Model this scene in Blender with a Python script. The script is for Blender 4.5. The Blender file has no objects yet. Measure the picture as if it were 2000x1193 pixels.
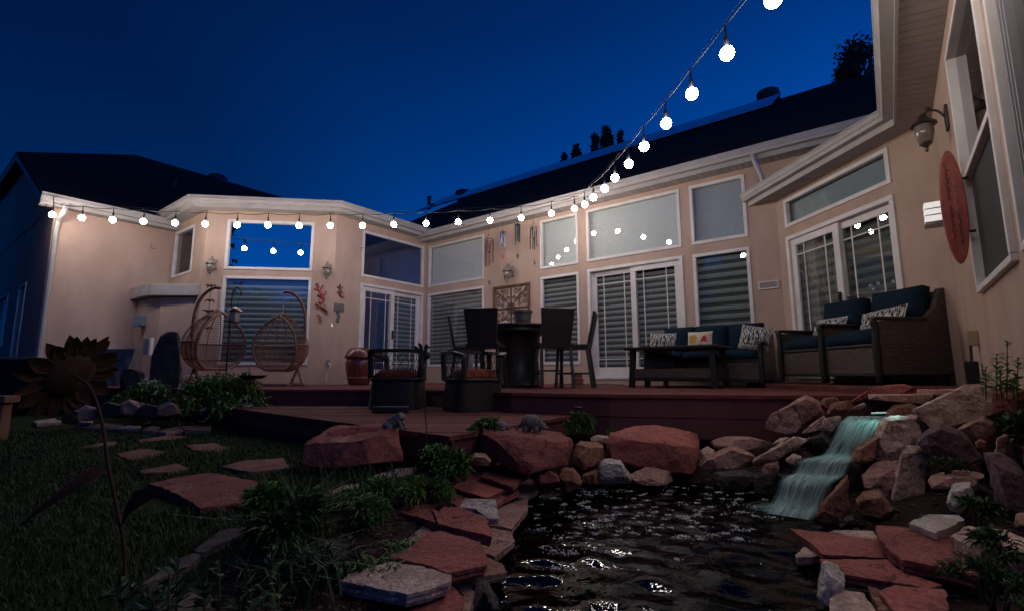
import bpy, bmesh, math, random
import numpy as np
from mathutils import Vector, Matrix, noise
rnd = random.Random(7)
R_ = math.radians
sc = bpy.context.scene
C = sc.collection

# ------------------------------------------------------------------ camera
FPX, PITCH, ROLL = 957.09, 0.141747, -0.0027206      # focal length in pixels of the 2000 px wide photograph
CAM = Vector((0, 0, .17))                            # deck top is z = 0
fw = Vector((0, math.cos(PITCH), math.sin(PITCH)))
_up = Vector((0, -math.sin(PITCH), math.cos(PITCH)))
_rt = Vector((1, 0, 0))
rt = _rt * math.cos(ROLL) + _up * math.sin(ROLL)
up = _up * math.cos(ROLL) - _rt * math.sin(ROLL)
cd = bpy.data.cameras.new('camera'); cam = bpy.data.objects.new('camera', cd); C.objects.link(cam)
cd.sensor_width = 36; cd.lens = FPX / 2000 * 36; cd.clip_start = .05; cd.clip_end = 500
mw = Matrix.Identity(4)
for i, a_ in enumerate((rt, up, -fw)):
    for j in range(3): mw[j][i] = a_[j]
mw.translation = CAM
cam.matrix_world = mw
sc.camera = cam

# ------------------------------------------------------------------ dusk sky (sun is below the horizon)
W = bpy.data.worlds.new('World'); sc.world = W; W.use_nodes = True
nt = W.node_tree; nt.nodes.clear()
def WN(t, **k):
    n = nt.nodes.new(t)
    for a_, b_ in k.items(): setattr(n, a_, b_)
    return n
wo = WN('ShaderNodeOutputWorld'); bg = WN('ShaderNodeBackground')
tc = WN('ShaderNodeTexCoord'); sep = WN('ShaderNodeSeparateXYZ')
nt.links.new(tc.outputs['Generated'], sep.inputs[0])
ramp = WN('ShaderNodeValToRGB')
cr = ramp.color_ramp
cr.elements[0].position = 0.0; cr.elements[0].color = (.0008, .074, .40, 1)
cr.elements[1].position = 1.0; cr.elements[1].color = (.0008, .0035, .020, 1)
for p_, c_ in ((.14, (.0003, .066, .345, 1)), (.30, (.0002, .045, .245, 1)), (.45, (.0001, .0265, .153, 1)), (.60, (.0001, .0145, .088, 1)), (.8, (.0006, .006, .040, 1))):
    e_ = cr.elements.new(p_); e_.color = c_
nt.links.new(sep.outputs['Z'], ramp.inputs[0])
# the afterglow side of the sky (to the right of the view and behind it) is a little brighter
dot = WN('ShaderNodeVectorMath', operation='DOT_PRODUCT'); dot.inputs[1].default_value = (.90, -.42, .1)
nt.links.new(tc.outputs['Generated'], dot.inputs[0])
mr = WN('ShaderNodeMath', operation='MULTIPLY_ADD'); mr.inputs[1].default_value = .5; mr.inputs[2].default_value = .5
nt.links.new(dot.outputs['Value'], mr.inputs[0])
azr = WN('ShaderNodeValToRGB'); azr.color_ramp.elements[0].position = 0; azr.color_ramp.elements[0].color = (.10, .10, .10, 1); azr.color_ramp.elements[1].position = .60; azr.color_ramp.elements[1].color = (.78, .78, .78, 1)
for p_, v_ in ((.13, .175), (.225, .36)):
    e_ = azr.color_ramp.elements.new(p_); e_.color = (v_, v_, v_, 1)
nt.links.new(mr.outputs[0], azr.inputs[0])
mul = WN('ShaderNodeMix', data_type='RGBA', blend_type='MULTIPLY'); mul.inputs[0].default_value = 1
nt.links.new(ramp.outputs[0], mul.inputs[6]); nt.links.new(azr.outputs[0], mul.inputs[7])
nt.links.new(mul.outputs[2], bg.inputs[0]); bg.inputs[1].default_value = 2.65
nt.links.new(bg.outputs[0], wo.inputs[0])

vs = sc.view_settings
vs.view_transform = 'Standard'; vs.look = 'None'; vs.gamma = 1; vs.exposure = 0; vs.use_curve_mapping = False
sc.render.film_transparent = False
sc.cycles.use_denoising = True
sc.cycles.max_bounces = 8; sc.cycles.diffuse_bounces = 3; sc.cycles.glossy_bounces = 4; sc.cycles.transparent_max_bounces = 16
sc.cycles.sample_clamp_indirect = 4
BULB_STRENGTH = 107.0

# ------------------------------------------------------------------ sight lines -> places
def ray(px, py): return rt * ((px - 1000) / FPX) - up * ((py - 596.5) / FPX) + fw
def on_z(px, py, z):
    v = ray(px, py); return CAM + v * ((z - CAM.z) / v.z)
def at(px, py, Y):
    v = ray(px, py); return CAM + v * (Y / v.y)
def project(P):
    v = P - CAM; d = v.dot(fw); return 1000 + FPX * v.dot(rt) / d, 596.5 - FPX * v.dot(up) / d

class Wall:                                           # a vertical plane: u left -> right, o outwards, z up
    def __init__(s, p, d, length): s.p = Vector((p[0], p[1], 0)); s.d = Vector((d[0], d[1], 0)); s.o = Vector((d[1], -d[0], 0)); s.len = length
    def P(s, u, z, o=0): return s.p + s.d * u + s.o * o + Vector((0, 0, z))
    def hit(s, px, py, o=0):
        v = ray(px, py); q = s.p + s.o * o
        t = (q - CAM).dot(s.o) / v.dot(s.o); X = CAM + v * t
        return (X - s.p).dot(s.d), X.z
AZ = -.916844
def dirv(k): t = AZ + k * math.pi / 4; return (math.sin(t), math.cos(t))
dB, dC, dD, dM = dirv(0), dirv(1), dirv(2), dirv(3)
neg = lambda d: (-d[0], -d[1])
W_B = Wall((-2.165, 12.216), neg(dB), 7.94)
W_R = Wall((-3.748, 10.151), dD, 2.602)
W_M = Wall((-6.315, 9.811), dM, 2.589)
_l = 1.83
W_F = Wall((-6.315 + dB[0] * _l, 9.811 + dB[1] * _l), neg(dB), _l)
W_L = Wall((W_F.p.x - dD[0] * 2.05, W_F.p.y - dD[1] * 2.05), dD, 2.05)
_c = Wall((W_L.p.x, W_L.p.y), dD, 1)
W_S = Wall((W_L.p.x + dB[0] * 9, W_L.p.y + dB[1] * 9), neg(dB), 9)
W_C = Wall((4.137, 7.385), neg(dC), 2.518)
W_D = Wall((4.467, 4.889), neg(dD), 4.6)

# ------------------------------------------------------------------ materials (all procedural)
MATS = {}
def mat(name, c1, c2=None, scale=8, rough=.6, metal=0, bump=0, bscale=None, spec=.5, detail=6, c3=None, s3=2.5, t3=.58, rnd_amt=0, stretch=(1, 1, 1), contrast=(.35, .65), coat=0, crack=0):
    if name in MATS: return MATS[name]
    m = bpy.data.materials.new(name); m.use_nodes = True; t = m.node_tree
    b = t.nodes['Principled BSDF']; b.inputs['Roughness'].default_value = rough; b.inputs['Metallic'].default_value = metal
    b.inputs['Specular IOR Level'].default_value = spec; b.inputs['Coat Weight'].default_value = coat
    L = t.links.new
    co = t.nodes.new('ShaderNodeTexCoord'); mp = t.nodes.new('ShaderNodeMapping'); mp.inputs['Scale'].default_value = stretch
    L(co.outputs['Object'], mp.inputs[0])
    out = None
    oi = t.nodes.new('ShaderNodeObjectInfo')
    if c2 is not None:
        n = t.nodes.new('ShaderNodeTexNoise'); n.inputs['Scale'].default_value = scale; n.inputs['Detail'].default_value = detail; n.inputs['Roughness'].default_value = .62
        ad = t.nodes.new('ShaderNodeVectorMath'); ad.operation = 'ADD'; L(mp.outputs[0], ad.inputs[0])
        sv = t.nodes.new('ShaderNodeVectorMath'); sv.operation = 'SCALE'; sv.inputs[0].default_value = (17, 31, 11); L(oi.outputs['Random'], sv.inputs['Scale'])
        L(sv.outputs[0], ad.inputs[1]); L(ad.outputs[0], n.inputs['Vector'])
        mr_ = t.nodes.new('ShaderNodeMapRange'); mr_.inputs[1].default_value = contrast[0]; mr_.inputs[2].default_value = contrast[1]; L(n.outputs['Fac'], mr_.inputs[0])
        mx = t.nodes.new('ShaderNodeMix'); mx.data_type = 'RGBA'; mx.inputs[6].default_value = (*c1, 1); mx.inputs[7].default_value = (*c2, 1); L(mr_.outputs[0], mx.inputs[0])
        out = mx.outputs[2]
        if c3 is not None:
            n3 = t.nodes.new('ShaderNodeTexNoise'); n3.inputs['Scale'].default_value = s3; n3.inputs['Detail'].default_value = 8; n3.inputs['Roughness'].default_value = .7; n3.inputs['Distortion'].default_value = .8
            L(ad.outputs[0], n3.inputs['Vector'])
            m3 = t.nodes.new('ShaderNodeMapRange'); m3.inputs[1].default_value = t3; m3.inputs[2].default_value = t3 + .09; L(n3.outputs['Fac'], m3.inputs[0])
            mx3 = t.nodes.new('ShaderNodeMix'); mx3.data_type = 'RGBA'; mx3.inputs[7].default_value = (*c3, 1); L(out, mx3.inputs[6]); L(m3.outputs[0], mx3.inputs[0]); out = mx3.outputs[2]
        if rnd_amt:
            hv = t.nodes.new('ShaderNodeHueSaturation'); L(out, hv.inputs['Color'])
            mv = t.nodes.new('ShaderNodeMapRange'); mv.inputs[3].default_value = 1 - rnd_amt; mv.inputs[4].default_value = 1 + rnd_amt; L(oi.outputs['Random'], mv.inputs[0]); L(mv.outputs[0], hv.inputs['Value']); out = hv.outputs[0]
        if crack:                                       # dark fissures and grit in the stone
            wv = t.nodes.new('ShaderNodeTexNoise'); wv.inputs['Scale'].default_value = 6; wv.inputs['Detail'].default_value = 4; L(ad.outputs[0], wv.inputs['Vector'])
            wm_ = t.nodes.new('ShaderNodeMix'); wm_.data_type = 'RGBA'; wm_.blend_type = 'LINEAR_LIGHT'; wm_.inputs[0].default_value = .22; L(ad.outputs[0], wm_.inputs[6]); L(wv.outputs['Color'], wm_.inputs[7])
            vo = t.nodes.new('ShaderNodeTexVoronoi'); vo.feature = 'DISTANCE_TO_EDGE'; vo.inputs['Scale'].default_value = crack; L(wm_.outputs[2], vo.inputs['Vector'])
            cm_ = t.nodes.new('ShaderNodeMapRange'); cm_.inputs[1].default_value = 0; cm_.inputs[2].default_value = .022; cm_.inputs[3].default_value = 0; cm_.inputs[4].default_value = 1; L(vo.outputs['Distance'], cm_.inputs[0])
            mk = t.nodes.new('ShaderNodeTexNoise'); mk.inputs['Scale'].default_value = 2.6; mk.inputs['Detail'].default_value = 3; L(ad.outputs[0], mk.inputs['Vector'])
            mk2 = t.nodes.new('ShaderNodeMapRange'); mk2.inputs[1].default_value = .46; mk2.inputs[2].default_value = .62; mk2.inputs[3].default_value = 1; mk2.inputs[4].default_value = .42; L(mk.outputs['Fac'], mk2.inputs[0])   # only some of the fissures are open
            mx0 = t.nodes.new('ShaderNodeMath'); mx0.operation = 'MAXIMUM'; L(cm_.outputs[0], mx0.inputs[0]); L(mk2.outputs[0], mx0.inputs[1]); cm_ = mx0
            gr_ = t.nodes.new('ShaderNodeTexNoise'); gr_.inputs['Scale'].default_value = 55; gr_.inputs['Detail'].default_value = 5; gr_.inputs['Roughness'].default_value = .75; L(ad.outputs[0], gr_.inputs['Vector'])
            gm_ = t.nodes.new('ShaderNodeMapRange'); gm_.inputs[1].default_value = .36; gm_.inputs[2].default_value = .62; gm_.inputs[3].default_value = .72; gm_.inputs[4].default_value = 1.5; L(gr_.outputs['Fac'], gm_.inputs[0])
            pm_ = t.nodes.new('ShaderNodeMath'); pm_.operation = 'MULTIPLY'; L(cm_.outputs[0], pm_.inputs[0]); L(gm_.outputs[0], pm_.inputs[1])
            xm_ = t.nodes.new('ShaderNodeMix'); xm_.data_type = 'RGBA'; xm_.blend_type = 'MULTIPLY'; xm_.inputs[0].default_value = 1; L(out, xm_.inputs[6]); L(pm_.outputs[0], xm_.inputs[7]); out = xm_.outputs[2]; crk = cm_
        L(out, b.inputs['Base Color'])
        if rough > .2:
            rr = t.nodes.new('ShaderNodeMapRange'); rr.inputs[3].default_value = max(0, rough - .12); rr.inputs[4].default_value = min(1, rough + .12); L(n.outputs['Fac'], rr.inputs[0]); L(rr.outputs[0], b.inputs['Roughness'])
    else:
        b.inputs['Base Color'].default_value = (*c1, 1)
    if bump:
        nb = t.nodes.new('ShaderNodeTexNoise'); nb.inputs['Scale'].default_value = bscale or scale * 3; nb.inputs['Detail'].default_value = 8; nb.inputs['Roughness'].default_value = .65
        L(mp.outputs[0], nb.inputs['Vector'])
        bp = t.nodes.new('ShaderNodeBump'); bp.inputs['Strength'].default_value = min(1, bump * 4); bp.inputs['Distance'].default_value = .02 * bump * 4
        hh_ = nb.outputs['Fac']
        if crack:
            sm_ = t.nodes.new('ShaderNodeMath'); sm_.operation = 'MULTIPLY_ADD'; sm_.inputs[1].default_value = .8; L(crk.outputs[0], sm_.inputs[0]); L(hh_, sm_.inputs[2]); hh_ = sm_.outputs[0]
        L(hh_, bp.inputs['Height']); L(bp.outputs[0], b.inputs['Normal'])
    MATS[name] = m; return m
def weave_mat(name, c1, c2, sx=60, sz=60, rough=.45):       # fine basket weave
    if name in MATS: return MATS[name]
    m = mat(name, c1, c2, scale=30, rough=rough); t = m.node_tree; L = t.links.new
    co = t.nodes.new('ShaderNodeTexCoord'); sp = t.nodes.new('ShaderNodeSeparateXYZ'); L(co.outputs['Object'], sp.inputs[0])
    ad = t.nodes.new('ShaderNodeMath'); ad.operation = 'ADD'; L(sp.outputs['X'], ad.inputs[0]); L(sp.outputs['Y'], ad.inputs[1])
    cb = t.nodes.new('ShaderNodeCombineXYZ')
    a1 = t.nodes.new('ShaderNodeMath'); a1.operation = 'MULTIPLY'; a1.inputs[1].default_value = sx; L(ad.outputs[0], a1.inputs[0])
    a2 = t.nodes.new('ShaderNodeMath'); a2.operation = 'MULTIPLY'; a2.inputs[1].default_value = sz; L(sp.outputs['Z'], a2.inputs[0])
    L(a1.outputs[0], cb.inputs[0]); L(a2.outputs[0], cb.inputs[1])
    br = t.nodes.new('ShaderNodeTexBrick'); br.inputs['Scale'].default_value = 1; br.inputs['Mortar Size'].default_value = .12; br.inputs['Mortar Smooth'].default_value = .6
    br.inputs['Brick Width'].default_value = 2.0; br.inputs['Row Height'].default_value = .7
    L(cb.outputs[0], br.inputs['Vector'])
    br.inputs['Color1'].default_value = (*c2, 1); br.inputs['Color2'].default_value = (*[x * .6 for x in c2], 1); br.inputs['Mortar'].default_value = (*[x * .25 for x in c1], 1)
    b = t.nodes['Principled BSDF']; L(br.outputs['Color'], b.inputs['Base Color'])
    bp = t.nodes.new('ShaderNodeBump'); bp.inputs['Strength'].default_value = .8; bp.inputs['Distance'].default_value = .004; bp.invert = True
    L(br.outputs['Fac'], bp.inputs['Height']); L(bp.outputs[0], b.inputs['Normal'])
    return m
def emis(name, col, s):
    m = bpy.data.materials.new(name); m.use_nodes = True; b = m.node_tree.nodes['Principled BSDF']
    b.inputs['Base Color'].default_value = (.8, .8, .8, 1); b.inputs['Emission Color'].default_value = (*col, 1); b.inputs['Emission Strength'].default_value = s
    MATS[name] = m; return m
def glass_mat(name, refl, tint=(.9, .95, .93), rough=.0):
    m = bpy.data.materials.new(name); m.use_nodes = True; t = m.node_tree; t.nodes.clear(); L = t.links.new
    o = t.nodes.new('ShaderNodeOutputMaterial'); tr = t.nodes.new('ShaderNodeBsdfTransparent'); tr.inputs[0].default_value = (*tint, 1)
    gl = t.nodes.new('ShaderNodeBsdfGlossy'); gl.inputs['Roughness'].default_value = rough
    fc = t.nodes.new('ShaderNodeLayerWeight'); fc.inputs[0].default_value = .5; lw = t.nodes.new('ShaderNodeMath'); lw.operation = 'POWER'; lw.inputs[1].default_value = 5; L(fc.outputs['Facing'], lw.inputs[0])   # thin pane: the same from both sides
    mr_ = t.nodes.new('ShaderNodeMapRange'); mr_.inputs[1].default_value = 0; mr_.inputs[2].default_value = 1; mr_.inputs[3].default_value = refl; mr_.inputs[4].default_value = 1; L(lw.outputs[0], mr_.inputs[0])
    # float glass is never perfectly flat
    nz = t.nodes.new('ShaderNodeTexNoise'); nz.inputs['Scale'].default_value = 1.7; nz.inputs['Detail'].default_value = 1
    bp = t.nodes.new('ShaderNodeBump'); bp.inputs['Strength'].default_value = .12; bp.inputs['Distance'].default_value = .004; L(nz.outputs['Fac'], bp.inputs['Height']); L(bp.outputs[0], gl.inputs['Normal'])
    mx = t.nodes.new('ShaderNodeMixShader'); L(mr_.outputs[0], mx.inputs[0]); L(tr.outputs[0], mx.inputs[1]); L(gl.outputs[0], mx.inputs[2]); L(mx.outputs[0], o.inputs[0])
    MATS[name] = m; return m

stucco = mat('stucco', (.56, .40, .322), (.44, .308, .243), scale=2.6, rough=.9, bump=.16, bscale=120, spec=.2, contrast=(.3, .75), stretch=(1, 1, .45))
dim_almond = mat('dim_almond_aluminium', (.43, .40, .385), (.36, .33, .315), scale=3, rough=.5, bump=.02, bscale=30)  # off-white; weaker bulb light at the eaves is put into this darker tone
white = mat('white_trim', (.74, .70, .68), (.62, .57, .55), scale=3, rough=.5, bump=.02, bscale=30)
soffit_m = mat('soffit_vinyl', (.42, .38, .365), (.35, .31, .30), scale=2, rough=.6)
roof_m = mat('asphalt_shingle', (.014, .0115, .0115), (.024, .019, .019), scale=14, rough=.95, bump=.25, bscale=40, spec=.15)
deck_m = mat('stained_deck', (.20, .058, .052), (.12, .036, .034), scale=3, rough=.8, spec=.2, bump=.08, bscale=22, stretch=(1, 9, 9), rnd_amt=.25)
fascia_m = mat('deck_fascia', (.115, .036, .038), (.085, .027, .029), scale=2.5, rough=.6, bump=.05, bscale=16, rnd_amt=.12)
dark_in = mat('dark_lining_paint', (.05, .048, .05), rough=.9)
blind_m = mat('blind_fabric', (.31, .315, .31), (.26, .265, .262), scale=30, rough=.9, spec=.1)
blind_d = mat('blind_fabric_sheer', (.10, .105, .106), (.08, .085, .086), scale=30, rough=.9, spec=.1)
shade_m = mat('cellular_shade', (.63, .65, .64), (.58, .60, .59), scale=20, rough=.9, spec=.1)
shade_g = mat('grey_shade', (.44, .45, .44), (.40, .41, .40), scale=20, rough=.9, spec=.1)
black_m = mat('black_metal', (.012, .012, .013), rough=.4, metal=.3)
bronze = mat('weathered_grey_metal', (.30, .27, .24), (.20, .17, .15), scale=20, rough=.5, metal=.3)
bronze_d = mat('dark_bronze', (.09, .07, .06), (.05, .04, .035), scale=20, rough=.42, metal=.6)
rust = mat('rusted_steel', (.085, .038, .028), (.042, .02, .016), scale=18, rough=.8, metal=.2, bump=.1, bscale=80, spec=.2)
rattan = mat('rattan_cane', (.27, .125, .075), (.17, .075, .045), scale=22, rough=.6)
resin = weave_mat('brown_resin_weave', (.035, .024, .02), (.125, .085, .07), 30, 34)
resin_d = weave_mat('black_resin_weave', (.008, .007, .007), (.024, .020, .019), 34, 38)
frame_m = mat('dark_wicker_frame', (.020, .017, .017), (.012, .011, .011), scale=20, rough=.45)
navy = mat('navy_cushion', (.006, .020, .036), (.0045, .015, .028), scale=40, rough=.9, bump=.06, bscale=260, spec=.15)
orange = mat('orange_cushion', (.19, .05, .024), (.12, .03, .016), scale=14, rough=.9, bump=.05, bscale=60, spec=.15)
terra = mat('glazed_terracotta', (.15, .035, .028), (.09, .022, .02), scale=7, rough=.28, coat=.3)
sand_red = mat('red_sandstone', (.34, .105, .084), (.18, .054, .047), scale=4, rough=.85, bump=.25, bscale=24, c3=(.36, .19, .165), s3=3.2, t3=.60, rnd_amt=.2, spec=.25, contrast=(.3, .72), crack=3.2)
sand_pale = mat('pale_sandstone', (.54, .40, .34), (.33, .215, .175), scale=6, rough=.88, bump=.25, bscale=30, c3=(.28, .115, .07), s3=2.2, t3=.58, rnd_amt=.14, spec=.25, crack=4.5)
sand_pink = mat('pink_sandstone', (.44, .265, .22), (.27, .14, .112), scale=5, rough=.86, bump=.24, bscale=28, c3=(.42, .28, .23), s3=2.6, t3=.60, rnd_amt=.14, spec=.25, crack=4)
sand_white = mat('whitish_quartzite', (.54, .47, .43), (.36, .29, .255), scale=7, rough=.8, bump=.25, bscale=34, c3=(.30, .14, .08), s3=1.8, t3=.62, rnd_amt=.10, spec=.3, crack=4)
rust_rock = mat('rust_stained_rock', (.32, .15, .10), (.17, .075, .052), scale=7, rough=.85, bump=.3, bscale=30, c3=(.40, .26, .18), s3=3, t3=.6, rnd_amt=.15, spec=.25, crack=5)
purple_rock = mat('purple_veined_rock', (.16, .095, .11), (.10, .058, .072), scale=6, rough=.8, bump=.3, bscale=26, c3=(.42, .32, .30), s3=1.9, t3=.60, rnd_amt=.12, spec=.3, crack=4.5)
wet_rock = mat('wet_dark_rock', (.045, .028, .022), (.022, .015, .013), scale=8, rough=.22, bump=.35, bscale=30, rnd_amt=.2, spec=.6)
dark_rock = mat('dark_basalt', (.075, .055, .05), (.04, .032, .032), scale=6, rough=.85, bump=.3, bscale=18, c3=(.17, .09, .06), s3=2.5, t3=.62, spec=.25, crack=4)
cement = mat('grey_cast_cement', (.24, .215, .20), (.14, .12, .11), scale=26, rough=.9, bump=.12, bscale=120, spec=.2)
G_PANE = glass_mat('window_glass', .09, (.92, .94, .93))
G_COAT = glass_mat('coated_window_glass', .62, (.25, .28, .3))
G_MID = glass_mat('door_glass', .16)
# ------------------------------------------------------------------ building blocks
def link(o, parent=None):
    C.objects.link(o)
    if parent is not None: o.parent = parent
    return o
def base_of(p):
    v = Vector((0, 0, 0))
    while p is not None: v = v + p.location; p = p.parent
    return v
def tag(o, label=None, cat=None, group=None, kind=None):
    if label: o['label'] = label
    if cat: o['category'] = cat
    if group: o['group'] = group
    if kind: o['kind'] = kind
    return o
def thing(name, label, cat, loc=(0, 0, 0), rz=0, group=None):
    o = bpy.data.objects.new(name, None); o.empty_display_size = .1; o.location = loc; o.rotation_euler = (0, 0, rz)
    return tag(link(o), label, cat, group)
def copy_tree(o, parent=None):
    c = o.copy(); C.objects.link(c); c.parent = parent
    for ch in list(o.children): copy_tree(ch, c)
    return c
class MB:
    def __init__(s): s.v = []; s.f = []
    def add(s, vs, fs):
        n = len(s.v); s.v += [Vector(v) for v in vs]; s.f += [tuple(i + n for i in f) for f in fs]; return s
    def hexa(s, a, b):                                 # a: 4 bottom corners, b: 4 top corners
        return s.add(list(a) + list(b), [(3, 2, 1, 0), (4, 5, 6, 7), (0, 1, 5, 4), (1, 2, 6, 5), (2, 3, 7, 6), (3, 0, 4, 7)])
    def box(s, x0, x1, y0, y1, z0, z1, M=None):
        p = [Vector(q) for q in ((x0, y0, z0), (x1, y0, z0), (x1, y1, z0), (x0, y1, z0), (x0, y0, z1), (x1, y0, z1), (x1, y1, z1), (x0, y1, z1))]
        if M is not None: p = [M @ q for q in p]
        return s.hexa(p[:4], p[4:])
    def wbox(s, w, u0, u1, z0, z1, o0, o1):
        q = lambda u, z, o: w.P(u, z, o)
        return s.hexa([q(u0, z0, o1), q(u1, z0, o1), q(u1, z0, o0), q(u0, z0, o0)], [q(u0, z1, o1), q(u1, z1, o1), q(u1, z1, o0), q(u0, z1, o0)])
    def prism(s, top, bot):
        n = len(top); s.add(list(top) + list(bot), [tuple(range(n)), tuple(range(2 * n - 1, n - 1, -1))] + [(i, i + n, (i + 1) % n + n, (i + 1) % n) for i in range(n)]); return s
    def tube(s, pts, r, n=7, closed=False, caps=True):
        pts = [Vector(p) for p in pts]; m = len(pts)
        rr = r if isinstance(r, (list, tuple)) else [r] * m
        T = []
        for i in range(m):
            a, b = (pts[(i - 1) % m], pts[(i + 1) % m]) if closed else (pts[max(0, i - 1)], pts[min(m - 1, i + 1)])
            d = (b - a); T.append(d.normalized() if d.length > 1e-9 else Vector((0, 0, 1)))
        x = T[0].orthogonal().normalized(); vs = []
        for i in range(m):
            x = (x - T[i] * x.dot(T[i])); x = x.normalized() if x.length > 1e-6 else T[i].orthogonal().normalized()
            y = T[i].cross(x)
            for k in range(n):
                a = 2 * math.pi * k / n; vs.append(pts[i] + (x * math.cos(a) + y * math.sin(a)) * rr[i])
        fs = []
        for i in range(m if closed else m - 1):
            j = (i + 1) % m
            for k in range(n): fs.append((i * n + k, i * n + (k + 1) % n, j * n + (k + 1) % n, j * n + k))
        if caps and not closed: fs += [tuple(range(n - 1, -1, -1)), tuple(range((m - 1) * n, m * n))]
        return s.add(vs, fs)
    def lathe(s, prof, n=16, c=(0, 0, 0), M=None):
        c = Vector(c); vs = []; fs = []
        for r, z in prof:
            for k in range(n):
                a = 2 * math.pi * k / n; q = Vector((r * math.cos(a), r * math.sin(a), z))
                vs.append(c + (M @ q if M is not None else q))
        for i in range(len(prof) - 1):
            for k in range(n): fs.append((i * n + k, i * n + (k + 1) % n, (i + 1) * n + (k + 1) % n, (i + 1) * n + k))
        fs += [tuple(range(n - 1, -1, -1)), tuple(range((len(prof) - 1) * n, len(prof) * n))]
        return s.add(vs, fs)
    def ell(s, c, r, n=12, m=8, M=None):
        c = Vector(c); r = Vector((r, r, r)) if not hasattr(r, '__len__') else Vector(r); vs = []; fs = []
        q = lambda a, b: Vector((r.x * math.cos(a) * math.cos(b), r.y * math.sin(a) * math.cos(b), r.z * math.sin(b)))
        for i in range(m + 1):
            b = -math.pi / 2 + math.pi * i / m
            for k in range(n):
                p = q(2 * math.pi * k / n, b); vs.append(c + (M @ p if M is not None else p))
        for i in range(m):
            for k in range(n): fs.append((i * n + k, i * n + (k + 1) % n, (i + 1) * n + (k + 1) % n, (i + 1) * n + k))
        return s.add(vs, fs)
    def build(s, name, material, parent=None, smooth=False, sharp=None, bevel=0, weld=False):
        b0 = base_of(parent)
        me = bpy.data.meshes.new(name); me.from_pydata([tuple(v - b0) for v in s.v], [], s.f)
        if bevel or weld:
            bm = bmesh.new(); bm.from_mesh(me)
            if weld: bmesh.ops.remove_doubles(bm, verts=bm.verts, dist=1e-5)
            bmesh.ops.recalc_face_normals(bm, faces=bm.faces)
            if bevel: bmesh.ops.bevel(bm, geom=[e for e in bm.edges if e.is_manifold and e.calc_face_angle(0) > .5], offset=bevel, segments=2, affect='EDGES', profile=.6)
            bm.to_mesh(me); bm.free()
        if smooth or sharp:
            me.shade_smooth()
            if sharp: me.set_sharp_from_angle(angle=R_(sharp))
        me.materials.append(material); me.update()
        return link(bpy.data.objects.new(name, me), parent)
def rotz(a): return Matrix.Rotation(a, 4, 'Z')
def spline(pts, n=8):                                  # Catmull-Rom through the points
    P = [Vector(p) for p in pts]; out = []
    Q = [P[0] * 2 - P[1]] + P + [P[-1] * 2 - P[-2]]
    for i in range(1, len(Q) - 2):
        for k in range(n):
            t = k / n; a, b, c, d = Q[i - 1], Q[i], Q[i + 1], Q[i + 2]
            out.append(.5 * ((2 * b) + (c - a) * t + (2 * a - 5 * b + 4 * c - d) * t * t + (3 * b - a - 3 * c + d) * t ** 3))
    return out + [P[-1]]

# ================================================================== THE HOUSE
house = thing('house', 'single-storey peach stucco house with white trim wrapped around the deck', 'house', (0, 10, 0))
SOF_BAY, SOF_B, SOF_L, SOF_CD = 3.585, 3.505, 3.45, 2.86
def build_wall(w, z0, z1, openings, u0=None, u1=None, depth=.13, label=None):
    u0 = 0 if u0 is None else u0; u1 = w.len if u1 is None else u1
    us = sorted({u0, u1, *[q for o in openings for q in o[:2]]}); zs = sorted({z0, z1, *[q for o in openings for q in o[2:4]]})
    m = MB()
    for a, b in zip(us, us[1:]):
        for c, d in zip(zs, zs[1:]):
            if any(o[0] - 1e-6 <= a and b <= o[1] + 1e-6 and o[2] - 1e-6 <= c and d <= o[3] + 1e-6 for o in openings): continue
            m.add([w.P(a, c), w.P(b, c), w.P(b, d), w.P(a, d)], [(0, 1, 2, 3)])
    for a, b, c, d in [o[:4] for o in openings]:
        f = [w.P(a, c), w.P(b, c), w.P(b, d), w.P(a, d)]; k = [p - w.o * depth for p in f]
        m.add(f + k, [(1, 0, 4, 5), (2, 1, 5, 6), (3, 2, 6, 7), (0, 3, 7, 4)])
    o = m.build('wall', stucco, house)
    return o
def ring(m, w, u0, u1, z0, z1, t, o0, o1, tb=None):
    tb = t if tb is None else tb
    m.wbox(w, u0, u1, z0, z0 + tb, o0, o1); m.wbox(w, u0, u1, z1 - t, z1, o0, o1)
    m.wbox(w, u0, u0 + t, z0 + tb, z1 - t, o0, o1); m.wbox(w, u1 - t, u1, z0 + tb, z1 - t, o0, o1)
def slats(w, u0, u1, z0, z1, parent, n, off, m1=None, m2=None, tilt=.0, gap=0):
    """zebra roller blind: opaque bands alternate with sheer ones"""
    h = (z1 - z0) / n; me = {}
    for i in range(n):
        for j, (fa, fb, mm, oo) in enumerate(((0, .56, m1 or blind_m, 0), (.56, 1 - gap, m2 or blind_d, -.006))):
            m = MB(); za, zb = z0 + h * (i + fa), z0 + h * (i + fb)
            q = []
            for k in range(4):
                z = za + (zb - za) * k / 3; o = off + oo + (math.sin(k / 3 * math.pi) * .012 if j == 0 else 0) + tilt * (k / 3 - .5)
                q += [w.P(u0, z, o), w.P(u1, z, o)]
            m.add(q, [(2 * k, 2 * k + 1, 2 * k + 3, 2 * k + 2) for k in range(3)])
            m.build('blind_slat', mm, parent, smooth=True)
def pleats(w, u0, u1, z0, z1, parent, pitch, off, mm):
    n = max(2, int((z1 - z0) / pitch)); m = MB(); q = []
    for i in range(2 * n + 1):
        z = z0 + (z1 - z0) * i / (2 * n); o = off + (.004 if i % 2 else 0); q += [w.P(u0, z, o), w.P(u1, z, o)]
    m.add(q, [(2 * k, 2 * k + 1, 2 * k + 3, 2 * k + 2) for k in range(2 * n)])
    return m.build('pleated_shade', mm, parent)
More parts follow.
